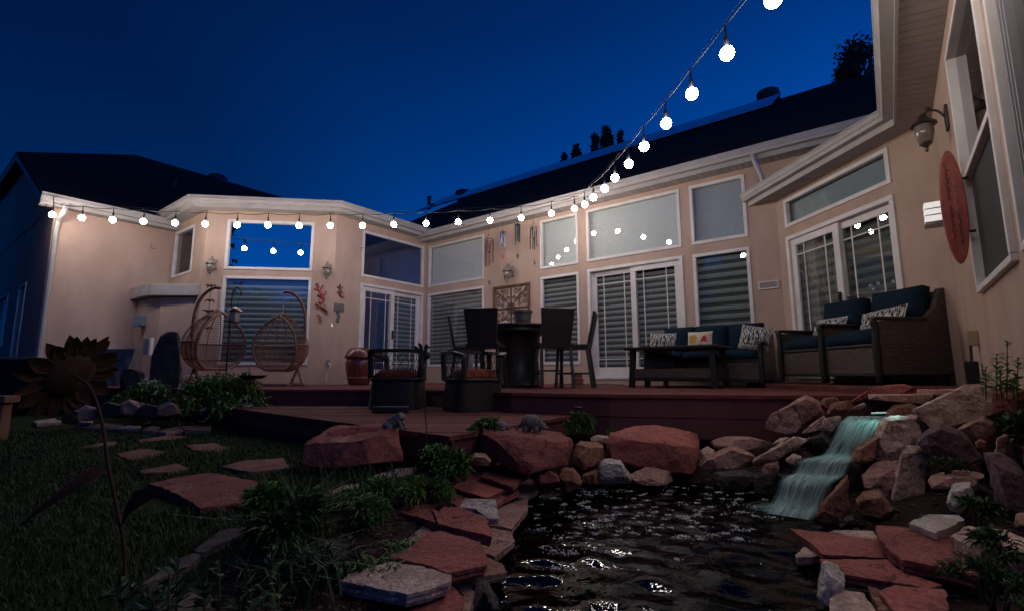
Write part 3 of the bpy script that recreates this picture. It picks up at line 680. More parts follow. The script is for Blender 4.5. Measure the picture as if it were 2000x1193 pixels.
def ground_h(X, Y):
    X, Y = np.asarray(X, float), np.asarray(Y, float)
    h = np.full(X.shape, -.45) + .012 * np.sin(X * 1.9 + Y * .7) + .01 * np.sin(Y * 2.7 - X)
    h = h - .05 * sm((X + 1.0) / 1.2)                  # planting bed falls a little towards the pond
    mound = .40 * np.exp(-(((X - 3.35) / .55) ** 2 + ((Y - 3.75) / .42) ** 2)) + .06 * np.exp(-(((X - 2.6) / .4) ** 2 + ((Y - 2.5) / .5) ** 2))
    h = h + mound
    d = pond_dist(X, Y)
    h = h - .085 * sm(1 + d / .75) * (Y < 3.4)       # the bank shelves down under the stacked slabs
    h = np.where(d > 0, -.60 - .5 * sm(d / .35), np.minimum(h, -.63 + (h + .63) * sm(-d / .16)))
    return h
gx = np.concatenate([np.linspace(-60, -6, 25), np.arange(-5.9, 4.6, .055), np.linspace(4.7, 40, 16)])
gy = np.concatenate([np.linspace(-12, .3, 14), np.arange(.36, 7.0, .055), np.linspace(7.2, 70, 30)])
GX, GY = np.meshgrid(gx, gy); GH = ground_h(GX, GY)
rs = np.random.RandomState(3)
GH = GH + rs.normal(0, .004, GH.shape) * (np.abs(GX) < 5)
nx, ny = len(gx), len(gy)
me = bpy.data.meshes.new('ground')
idx = np.arange(nx * ny).reshape(ny, nx)
fq = np.stack([idx[:-1, :-1], idx[:-1, 1:], idx[1:, 1:], idx[1:, :-1]], -1).reshape(-1, 4)
me.from_pydata(np.stack([GX.ravel(), GY.ravel(), GH.ravel()], 1).tolist(), [], fq.tolist()); me.shade_smooth()
# soil, bark mulch and turf meet along the edging stones
gm = bpy.data.materials.new('soil_and_turf'); gm.use_nodes = True; t = gm.node_tree; L = t.links.new; b = t.nodes['Principled BSDF']; b.inputs['Roughness'].default_value = .95; b.inputs['Specular IOR Level'].default_value = .1
co = t.nodes.new('ShaderNodeTexCoord'); n1 = t.nodes.new('ShaderNodeTexNoise'); n1.inputs['Scale'].default_value = 40; n1.inputs['Detail'].default_value = 8; L(co.outputs['Object'], n1.inputs['Vector'])
sx = t.nodes.new('ShaderNodeSeparateXYZ'); L(co.outputs['Object'], sx.inputs[0])
ln = t.nodes.new('ShaderNodeMath'); ln.operation = 'MULTIPLY_ADD'; ln.inputs[1].default_value = -.30; L(sx.outputs['Y'], ln.inputs[0]); L(sx.outputs['X'], ln.inputs[2])   # x - .3 y
md = t.nodes.new('ShaderNodeMapRange'); md.inputs[1].default_value = -1.50; md.inputs[2].default_value = -1.40; L(ln.outputs[0], md.inputs[0])
s1 = t.nodes.new('ShaderNodeMix'); s1.data_type = 'RGBA'; s1.inputs[6].default_value = (.045, .026, .022, 1); s1.inputs[7].default_value = (.012, .008, .007, 1); L(n1.outputs['Fac'], s1.inputs[0])
s2 = t.nodes.new('ShaderNodeMix'); s2.data_type = 'RGBA'; s2.inputs[6].default_value = (.030, .040, .012, 1); s2.inputs[7].default_value = (.014, .022, .007, 1); L(n1.outputs['Fac'], s2.inputs[0])
s3 = t.nodes.new('ShaderNodeMix'); s3.data_type = 'RGBA'; L(md.outputs[0], s3.inputs[0]); L(s2.outputs[2], s3.inputs[6]); L(s1.outputs[2], s3.inputs[7]); L(s3.outputs[2], b.inputs['Base Color'])
bp = t.nodes.new('ShaderNodeBump'); bp.inputs['Strength'].default_value = .8; bp.inputs['Distance'].default_value = .03; L(n1.outputs['Fac'], bp.inputs['Height']); L(bp.outputs[0], b.inputs['Normal'])
me.materials.append(gm); tag(link(bpy.data.objects.new('ground', me)), kind='structure')

def gz(x, y): return float(ground_h(np.array([x]), np.array([y]))[0])
# water
wm = bpy.data.materials.new('pond_water'); wm.use_nodes = True; t = wm.node_tree; t.nodes.clear(); L = t.links.new
o_ = t.nodes.new('ShaderNodeOutputMaterial'); tr = t.nodes.new('ShaderNodeBsdfTransparent'); tr.inputs[0].default_value = (.10, .075, .055, 1)
gl = t.nodes.new('ShaderNodeBsdfGlossy'); gl.inputs['Roughness'].default_value = .02; gl.inputs[0].default_value = (1, 1, 1, 1)
fr0 = t.nodes.new('ShaderNodeFresnel'); fr0.inputs[0].default_value = 1.33; fr = t.nodes.new('ShaderNodeMath'); fr.operation = 'MULTIPLY'; fr.inputs[1].default_value = .55; L(fr0.outputs[0], fr.inputs[0])
co = t.nodes.new('ShaderNodeTexCoord'); nz = t.nodes.new('ShaderNodeTexNoise'); nz.inputs['Scale'].default_value = 11; nz.inputs['Detail'].default_value = 2; nz.inputs['Distortion'].default_value = 1.2
L(co.outputs['Object'], nz.inputs['Vector']); bp = t.nodes.new('ShaderNodeBump'); bp.inputs['Strength'].default_value = .4; bp.inputs['Distance'].default_value = .010; L(nz.outputs['Fac'], bp.inputs['Height'])
L(bp.outputs[0], gl.inputs['Normal']); L(bp.outputs[0], fr0.inputs['Normal'])
mx = t.nodes.new('ShaderNodeMixShader'); L(fr.outputs[0], mx.inputs[0]); L(tr.outputs[0], mx.inputs[1]); L(gl.outputs[0], mx.inputs[2]); L(mx.outputs[0], o_.inputs[0])
x0, x1, y0, y1 = PP[:, 0].min() - .3, PP[:, 0].max() + .3, PP[:, 1].min() - .3, PP[:, 1].max() + .25
NX, NY = 170, 230; wx, wy = np.meshgrid(np.linspace(x0, x1, NX), np.linspace(y0, y1, NY))
falls = np.array([on_z(1580, 985, -.6).x, on_z(1580, 985, -.6).y])
rr = np.hypot(wx - falls[0], wy - falls[1])
hz = np.zeros(wx.shape)
for k in range(26):
    a = rs.uniform(0, 2 * np.pi); fq_ = rs.uniform(14, 52); hz += np.sin((wx * math.cos(a) + wy * math.sin(a)) * fq_ + rs.uniform(0, 6)) / fq_ * .024
hz = hz + .0028 * np.sin(rr * 46) * np.exp(-rr * .7) + .004 * np.exp(-rr * 5) * rs.normal(0, 1, rr.shape)
me = bpy.data.meshes.new('pond_water'); idx = np.arange(NX * NY).reshape(NY, NX); fq = np.stack([idx[:-1, :-1], idx[:-1, 1:], idx[1:, 1:], idx[1:, :-1]], -1).reshape(-1, 4)
me.from_pydata(np.stack([wx.ravel(), wy.ravel(), (hz - .6).ravel()], 1).tolist(), [], fq.tolist()); me.shade_smooth(); me.materials.append(wm)
tag(link(bpy.data.objects.new('pond_water', me)), kind='structure')
# foam: rafts of small bubbles drifting from the falls
foam_m = mat('bubble_foam', (.46, .42, .40), rough=.25, spec=.5)
fm = MB(); ico = bmesh.new(); bmesh.ops.create_icosphere(ico, subdivisions=1, radius=1); iv = [v.co.copy() for v in ico.verts]; jf = [tuple(v.index for v in f.verts) for f in ico.faces]; ico.free()
spots = [(1070, 965, .035), (1120, 1000, .05), (1115, 1010, .06), (1180, 1015, .05), (1050, 1035, .05), (1030, 1040, .06), (1090, 1046, .035), (1128, 1042, .025), (1165, 1042, .03), (1190, 1025, .05), (1240, 1041, .05), (1080, 1075, .06), (1100, 1080, .06), (1120, 1082, .05), (1060, 1068, .03), (1085, 1111, .04), (1190, 1078, .05), (1210, 1056, .03), (1235, 1054, .03), (1150, 1022, .02), (1020, 1008, .025), (1060, 985, .02), (1100, 985, .03), (1200, 970, .04), (1250, 985, .05), (1300, 965, .05), (1280, 1000, .05), (1340, 985, .05), (1180, 955, .04), (1230, 950, .03), (1150, 965, .03), (1390, 990, .05), (1420, 1005, .06), (1330, 1010, .06), (1450, 1000, .07), (1480, 990, .07), (1380, 965, .04), (1440, 975, .05), (1510, 1010, .06), (1350, 1030, .04), (1250, 1020, .03), (1290, 1030, .03), (1110, 960, .02), (1050, 1005, .02), (1160, 1075, .02)]
for k in range(75):
    px_ = rnd.triangular(1040, 1540, 1440); spots.append((px_, rnd.uniform(945, 1055) - (10 if px_ > 1480 else 0), rnd.uniform(.015, .05)))
for k in range(95):
    px_ = rnd.triangular(1010, 1500, 1120); spots.append((px_, 948 + abs(rnd.gauss(0, 55)), rnd.uniform(.008, .035)))
for px, py, r in spots:
    c = on_z(px, py, -.6); n = int(12 + r * 380)
    for k in range(n):
        a, q = rnd.uniform(0, 6.283), abs(rnd.gauss(0, .5)) * r * .8; s_ = rnd.uniform(.0016, .005)
        p = c + Vector((math.cos(a) * q * 1.35, math.sin(a) * q, .0015)); fm.add([p + v * s_ for v in iv], jf)
tag(fm.build('foam', foam_m, smooth=True), 'small white foam bubbles drifting on the pond', 'foam', kind='stuff')

# ================================================================== ROCKS
def outline_noise(pts, step, amp, seed):
    out = []
    n = len(pts)
    for i in range(n):
        a, b = pts[i], pts[(i + 1) % n]; L_ = (b - a).length; k = max(1, int(L_ / step)); e = (b - a); nn = Vector((e.y, -e.x, 0)).normalized() if e.length > 1e-6 else Vector((0, 0, 0))
        for j in range(k):
            p = a.lerp(b, j / k); w_ = noise.noise(p * 23 + Vector((seed, 0, 0))) * .7 + noise.noise(p * 70 + Vector((seed, 3, 0))) * .45
            out.append(p + nn * amp * w_ * (1.0 if j else .5))
    return out
def flagstone(label, pix, z, thick, mm, tilt=(0, 0), name='flagstone', cat='flagstone', group=None, zc=None):
    """flat stone: its top outline seen at height z, ragged layered edge below"""
    seed = rnd.uniform(0, 90)
    if group == GP: z = -.555 + (z + .555) * .66; thick = max(.026, thick * .62)
    cx = sum(p[0] for p in pix) / len(pix); cy = sum(p[1] for p in pix) / len(pix); c0 = on_z(cx, cy, z)
    nrm = Vector((-tilt[0], -tilt[1], 1))
    P = []
    for px, py in pix:
        v = ray(px, py); t_ = (c0 - CAM).dot(nrm) / v.dot(nrm); P.append(CAM + v * t_)
    ar = sum(P[i].x * P[(i + 1) % len(P)].y - P[(i + 1) % len(P)].x * P[i].y for i in range(len(P)))
    if ar < 0: P.reverse()
    size = max((p - c0).length for p in P)
    top = outline_noise(P, max(.012, size / 14), .006 + size * .022, seed)
    n = len(top); cen = sum(top, Vector()) / n
    rings = []
    for k, (h, s_) in enumerate(((0, .997), (.06, 1.0), (.33, .995), (.40, .965), (.72, .985), (.78, .955), (1.0, .94))):
        R__ = []
        for i, p in enumerate(top):
            w_ = noise.noise(Vector((p.x * 14 + k * 3.7, p.y * 14, seed + k * 1.3)))
            q = cen + (p - cen) * (s_ + w_ * (.022 if k > 1 else .004)); q = q - Vector((0, 0, thick * h))
            if k == 0: q.z += noise.noise(p * 9 + Vector((seed, 0, 0))) * .003
            R__.append(q)
        rings.append(R__)
    m = MB(); vs = [q for r_ in rings for q in r_]; K = len(rings)
    fs = [(k * n + i, (k + 1) * n + i, (k + 1) * n + (i + 1) % n, k * n + (i + 1) % n) for k in range(K - 1) for i in range(n)]
    # top as rings towards the middle so that it can undulate
    base = len(vs); prev = list(range(n))
    for s_ in (.8, .55, .28):
        cur = []
        for i in range(n):
            q = cen + (rings[0][i] - cen) * s_; q = Vector((q.x, q.y, q.z + noise.noise(Vector((q.x * 7, q.y * 7, seed))) * .006 + noise.noise(Vector((q.x * 26, q.y * 26, seed))) * .0025)); cur.append(len(vs)); vs.append(q)
        fs += [(prev[i], prev[(i + 1) % n], cur[(i + 1) % n], cur[i]) for i in range(n)]; prev = cur
    fs.append(tuple(prev)); fs.append(tuple((K - 1) * n + i for i in range(n - 1, -1, -1)))
    loc = (cen.x, cen.y, cen.z - thick)
    me = bpy.data.meshes.new(name); l_ = Vector(loc); me.from_pydata([tuple(v - l_) for v in vs], [], fs); me.shade_smooth(); me.set_sharp_from_angle(angle=R_(30)); me.materials.append(mm)
    o = bpy.data.objects.new(name, me); o.location = loc; link(o)
    return tag(o, label, cat, group)
def rock_mesh(pts, name, mm, label, cat, group, detail, amp, parent=None):
    seed = rnd.uniform(0, 99)
    c = sum(pts, Vector()) / len(pts); size = max((p - c).length for p in pts)
    bm = bmesh.new()
    for p in pts: bm.verts.new(p)
    r = bmesh.ops.convex_hull(bm, input=list(bm.verts))
    bmesh.ops.delete(bm, geom=[e for e in set(r['geom_interior'] + r['geom_unused']) if isinstance(e, bmesh.types.BMVert)], context='VERTS')
    bmesh.ops.dissolve_limit(bm, angle_limit=.12, verts=bm.verts, edges=bm.edges)
    rk = random.Random(seed)
    for q in range(16 if detail > 1 else 8):            # flat faces knocked off the corners
        d_ = Vector((rk.gauss(0, 1), rk.gauss(0, 1) - .35, rk.gauss(0, .8))).normalized(); h_ = max(d_.dot(v.co - c) for v in bm.verts); lo_ = min(d_.dot(v.co - c) for v in bm.verts)
        bmesh.ops.bisect_plane(bm, geom=list(bm.verts) + list(bm.edges) + list(bm.faces), plane_co=c + d_ * (h_ - (h_ - lo_) * rk.uniform(.02, .085 if name == 'boulder' else .15)), plane_no=d_, clear_outer=True)
        bmesh.ops.holes_fill(bm, edges=[e for e in bm.edges if e.is_boundary])
    bmesh.ops.remove_doubles(bm, verts=bm.verts, dist=size * .012)
    bmesh.ops.bevel(bm, geom=list(bm.edges), offset=size * .008, segments=1, affect='EDGES', profile=.5, clamp_overlap=True)
    bmesh.ops.triangulate(bm, faces=bm.faces)
    for it in range(4):
        lim = size * (.34, .18, .10, .055)[it] if detail > 1 else size * (.5, .3, .18, .14)[it]
        es = [e for e in bm.edges if e.calc_length() > lim]
        if es: bmesh.ops.subdivide_edges(bm, edges=es, cuts=1); bmesh.ops.triangulate(bm, faces=bm.faces)
    bm.normal_update(); new = []
    s_ = 1 / size
    for v in bm.verts:
        q = v.co * s_ * 1.9 + Vector((seed, seed * .7, 0))
        d = noise.fractal(q * 1.6, .7, 2.2, 6) * .7 + (abs(noise.noise(q * 2.6)) - .3) * .8 + (abs(noise.noise(q * 7.0)) - .3) * .3
        st = noise.noise(Vector((q.x * .6, q.y * .6, v.co.z * s_ * 9 + seed))) * .22      # bedding layers
        new.append(v.co + v.normal * (d * .5 + st) * amp * size)
    for v, q in zip(bm.verts, new): v.co = q
    base = Vector((c.x, c.y, min(v.co.z for v in bm.verts)))
    for v in bm.verts: v.co -= base
    me = bpy.data.meshes.new(name); bm.to_mesh(me); bm.free(); me.shade_smooth(); me.set_sharp_from_angle(angle=R_(17)); me.materials.append(mm)
    o = bpy.data.objects.new(name, me); o.location = base; link(o, parent)
    return tag(o, label, cat, group) if label else o
def boulder(label, pix, Y, thick, mm, bulge=.0, lean=0, name='rock', cat='rock', group=None, amp=.075, detail=2, back=.8, extra=()):
    """stone with the given silhouette at distance Y: a front ring, bulging face and a smaller back"""
    mx_, my_ = sum(p[0] for p in pix) / len(pix), sum(p[1] for p in pix) / len(pix); ks = 1.2 if group == GW else 1.12; pix = [(mx_ + (x - mx_) * ks, my_ + (y - my_) * ks) for x, y in pix]
    F = [at(x, y, Y) for x, y in pix]; zc = min(p.z for p in F)
    F = [CAM + (p - CAM) * ((Y + lean * (p.z - zc)) / Y) for p in F]
    c = sum(F, Vector()) / len(F); v = (c - CAM); v.z = 0; v.normalize()
    pts = [p + v * thick * .3 for p in F]
    pts += [c + (p - c) * .86 - v * (bulge + .02) for p in F]
    pts += [c + (p - c) * back + v * thick for p in F]
    pts += [at(*e) for e in extra]
    return rock_mesh(pts, name, mm, label, cat, group, detail, amp)
def rock3(label, pts, mm, ky=1, name='boulder', cat='boulder', group=None, amp=.05, detail=2):
    P = [at(p[0], p[1], p[2] * ky) for p in pts]; c_ = sum(P, Vector()) / len(P); P = [c_ + (p - c_) * 1.06 for p in P]
    return rock_mesh(P, name, mm, label, cat, group, detail, amp)
zm = lambda ox, oy, s: (lambda *p: [(ox + x / s, oy + y / s) for x, y in p])
ZA, ZB, ZC, ZD = zm(760, 780, 2.889), zm(1340, 740, 2.633), zm(1480, 740, 3.729), zm(400, 780, 2.889)
ZE, ZF, ZG = zm(0, 800, 3.036), zm(1500, 1000, 4.0), zm(560, 820, 3.1975)
GP, GW, GS, GB = 'flagstones edging the pond', 'rocks of the waterfall', 'stepping stones in the lawn', 'rocks along the far pond edge'
# --- boulders by the deck
rock3('large red sandstone boulder with a hollow top carrying the frog statue', [(586, 905, 3.35), (700, 918, 3.22), (800, 896, 3.45), (588, 866, 3.42), (700, 860, 3.26), (770, 842, 3.42), (796, 842, 3.5), (655, 832, 3.85), (748, 830, 3.85), (650, 890, 3.9), (780, 880, 3.9)], sand_red, .95, group='boulders by the deck')
fbd = C.objects[-1] if False else [o for o in C.objects if o.name.startswith('boulder')][-1]
hc_ = at(692, 844, 3.42) - fbd.location
for v in fbd.data.vertices:                            # weathered hollow in the top
    q = ((v.co.x - hc_.x) / .21) ** 2 + ((v.co.y - hc_.y) / .13) ** 2
    if q < 1 and v.co.z > hc_.z - .1: v.co.z -= .055 * (1 - q) ** .5
rock3('broad red-brown boulder carrying the two small animal statues', [(930, 880, 3.55), (1000, 915, 3.4), (1037, 926, 3.35), (1112, 912, 3.5), (934, 866, 3.6), (952, 838, 3.75), (1045, 862, 3.42), (1110, 878, 3.5), (1122, 860, 3.7), (1092, 846, 3.95), (1047, 837, 4.05), (955, 840, 4.0), (960, 880, 4.1), (1100, 890, 4.1)], sand_red, .89, group='boulders by the deck', amp=.07)
bbd = [o for o in C.objects if o.name.startswith('boulder')][-1]
rock3('squat orange-brown block between the two big red boulders', [(1115, 905, 3.6), (1133, 921, 3.5), (1178, 897, 3.62), (1126, 868, 3.62), (1150, 874, 3.55), (1182, 874, 3.65), (1135, 862, 3.8), (1166, 862, 3.85), (1130, 880, 3.95), (1175, 880, 3.95)], rust_rock, group='boulders by the deck')
rock3('long flat-topped red boulder in front of the deck centre', [(1190, 896, 3.72), (1250, 918, 3.6), (1340, 930, 3.55), (1358, 915, 3.75), (1188, 868, 3.75), (1200, 853, 3.72), (1270, 862, 3.6), (1330, 876, 3.55), (1362, 872, 3.8), (1357, 847, 4.05), (1300, 833, 4.25), (1250, 832, 4.2), (1196, 846, 3.95), (1200, 880, 4.2), (1350, 880, 4.3)], sand_red, group='boulders by the deck', amp=.045)
for lab, pix, Y, th, mm in (
    ('dark red stone at the left end of the far waterline', ZA((800, 440), (900, 398), (950, 430), (965, 490), (850, 512)), 3.05, .2, sand_red),
    ('tilted tan-orange stone on the waterline next to the dark red one', ZA((945, 415), (1040, 408), (1092, 468), (1080, 505), (980, 508)), 3.3, .2, rust_rock),
    ('small orange wedge stone beside the whitish stone on the waterline', ZA((1083, 440), (1180, 403), (1192, 455), (1185, 470), (1100, 468)), 3.45, .15, rust_rock),
    ('whitish square stone with rusty stains standing at the water', ZA((1188, 372), (1215, 345), (1330, 358), (1362, 450), (1350, 470), (1190, 470)), 3.45, .18, sand_white),
    ('low brown stone at the water below the long red boulder', ZA((1362, 435), (1450, 400), (1600, 415), (1605, 485), (1370, 475)), 3.5, .2, sand_pink),
    ('small tan slab tucked behind the squat orange block', ZA((1138, 222), (1175, 208), (1232, 212), (1230, 255), (1150, 250)), 4.15, .2, sand_pale),
    ('little rounded tan stone above the stacked red flagstones', ZA((455, 335), (485, 312), (540, 315), (572, 345), (560, 365), (470, 365)), 2.9, .12, sand_pink)):
    boulder(lab, pix, Y, th, mm, .04, group=GB)
# --- stacked flagstones on the left bank
for lab, pix, z, th, mm in (
    ('tan ledge stone at the water under the whitish slab', ZA((560, 700), (590, 650), (620, 600), (785, 552), (778, 620), (690, 728)), -.535, .05, sand_pink),
    ('tan ledge stone at the water under the big red slab', ZA((500, 800), (545, 715), (690, 742), (708, 790), (600, 885), (520, 860)), -.535, .05, sand_pink),
    ('lowest pink ledge stone with a ragged tip in the water', ZA((380, 1010), (540, 880), (640, 925), (665, 968), (500, 1005)), -.545, .05, sand_pink),
    ('small tan ledge at the top of the left bank touching the water', ZA((690, 540), (765, 438), (852, 462), (838, 512), (760, 552)), -.54, .05, sand_pale),
    ('thin red layer peeking out under the upper red slabs', ZA((310, 565), (340, 508), (560, 540), (720, 490), (735, 520), (600, 590), (400, 605)), -.475, .04, sand_red),
    ('wide red flagstone with a notch near the top of the left bank', ZA((345, 490), (440, 450), (452, 365), (542, 362), (560, 420), (700, 488), (545, 552)), -.43, .045, sand_red),
    ('topmost red flagstone of the left stack', ZA((512, 432), (548, 398), (640, 337), (768, 378), (770, 425), (700, 492)), -.385, .05, sand_red),
    ('whitish four-sided flagstone lying among red ones', ZA((398, 602), (430, 555), (602, 560), (616, 668), (560, 665), (480, 612)), -.41, .05, sand_white),
    ('dark red flagstone end pointing into the plants', ZA((35, 625), (130, 572), (262, 595), (238, 625), (278, 695)), -.42, .075, sand_red),
    ('thick red flagstone with a split corner in the middle of the bank', ZA((245, 615), (262, 660), (305, 605), (390, 600), (550, 660), (582, 772), (275, 700)), -.405, .07, sand_red),
    ('pinkish slab edge showing behind the large front red slab', ZA((10, 880), (25, 820), (180, 722), (215, 698), (240, 745), (140, 830)), -.475, .05, sand_pink),
    ('large red flagstone with a white crust on its near edge', ZA((8, 882), (130, 822), (215, 745), (290, 740), (515, 800), (558, 898), (545, 935), (330, 978), (205, 930)), -.425, .065, sand_red),
    ('thick tan and rust slab nearest the camera on the left bank', ZG((332, 1005), (365, 965), (440, 948), (640, 882), (860, 912), (1028, 968), (1022, 1010), (752, 1088)), -.415, .062, sand_pale),
    ('smooth pink flagstone below the thick tan slab', ZA((90, 1215), (190, 1130), (355, 1050), (425, 1112), (395, 1215)), -.50, .06, sand_red),
    ('pale wedge stone between the pink flagstone and the water', ZA((340, 1012), (415, 1012), (492, 1085), (440, 1215), (380, 1215), (428, 1112)), -.54, .06, sand_pink)):
    flagstone(lab, pix, z, th, mm, group=GP)
boulder('dark upright stone at the water bottom edge of the left bank', ZA((470, 1215), (482, 1130), (540, 1058), (612, 1170), (620, 1215)), 1.5, .1, wet_rock, .02, group=GP)
# --- stones on the right bank
for lab, pix, z, th, mm in (
    ('pale thin slab under the pointed red one', ZF((480, 150), (520, 135), (820, 148), (880, 215), (700, 200)), -.535, .04, sand_pale),
    ('long red flagstone pointing out over the water', ZF((160, 125), (500, 160), (860, 212), (965, 300), (942, 352), (430, 330), (320, 225)), -.515, .045, sand_red),
    ('biggest purplish red flagstone on the right bank', ZF((838, 100), (1140, 120), (1440, 190), (1540, 300), (1660, 500), (1430, 445), (1200, 402), (1045, 372), (950, 300), (865, 190)), -.43, .085, sand_red),
    ('low red flagstone beneath the biggest purplish one', ZF((398, 365), (620, 360), (950, 368), (1010, 440), (1360, 560), (1250, 590), (510, 470)), -.495, .06, sand_red),
    ('pale pink flagstone at the bottom edge of the right bank', ZF((488, 590), (745, 628), (880, 810), (480, 810)), -.535, .06, sand_pale),
    ('smooth red flagstone in the lower right corner', ZF((868, 612), (1000, 565), (1380, 600), (1420, 810), (1020, 810)), -.49, .06, sand_red),
    ('rusty narrow flagstone edge left of the lower right red slab', ZF((775, 572), (860, 590), (1010, 810), (890, 810)), -.515, .06, rust_rock),
    ('tiny pale stone tip in the water under the pointed red slab', ZF((212, 330), (290, 265), (380, 298), (395, 340), (225, 350)), -.565, .05, sand_pale)):
    flagstone(lab, pix, z, th, mm, group=GP)
boulder('light grey upright block holding up the low red flagstone', ZF((370, 720), (400, 560), (440, 425), (540, 490), (620, 560), (500, 700)), 1.75, .15, sand_white, .02, group=GP)
flagstone('pale speckled slab lying at the foot of the upright stones', ZC((1098, 1042), (1240, 980), (1470, 988), (1505, 1020), (1300, 1122)), -.44, .075, sand_white, group=GW)
flagstone('long pale slab half hidden by ferns at the right edge', ZC((1400, 1140), (1530, 1065), (1800, 1098), (1960, 1170), (1960, 1260), (1620, 1250)), -.42, .07, sand_pale, group=GW)
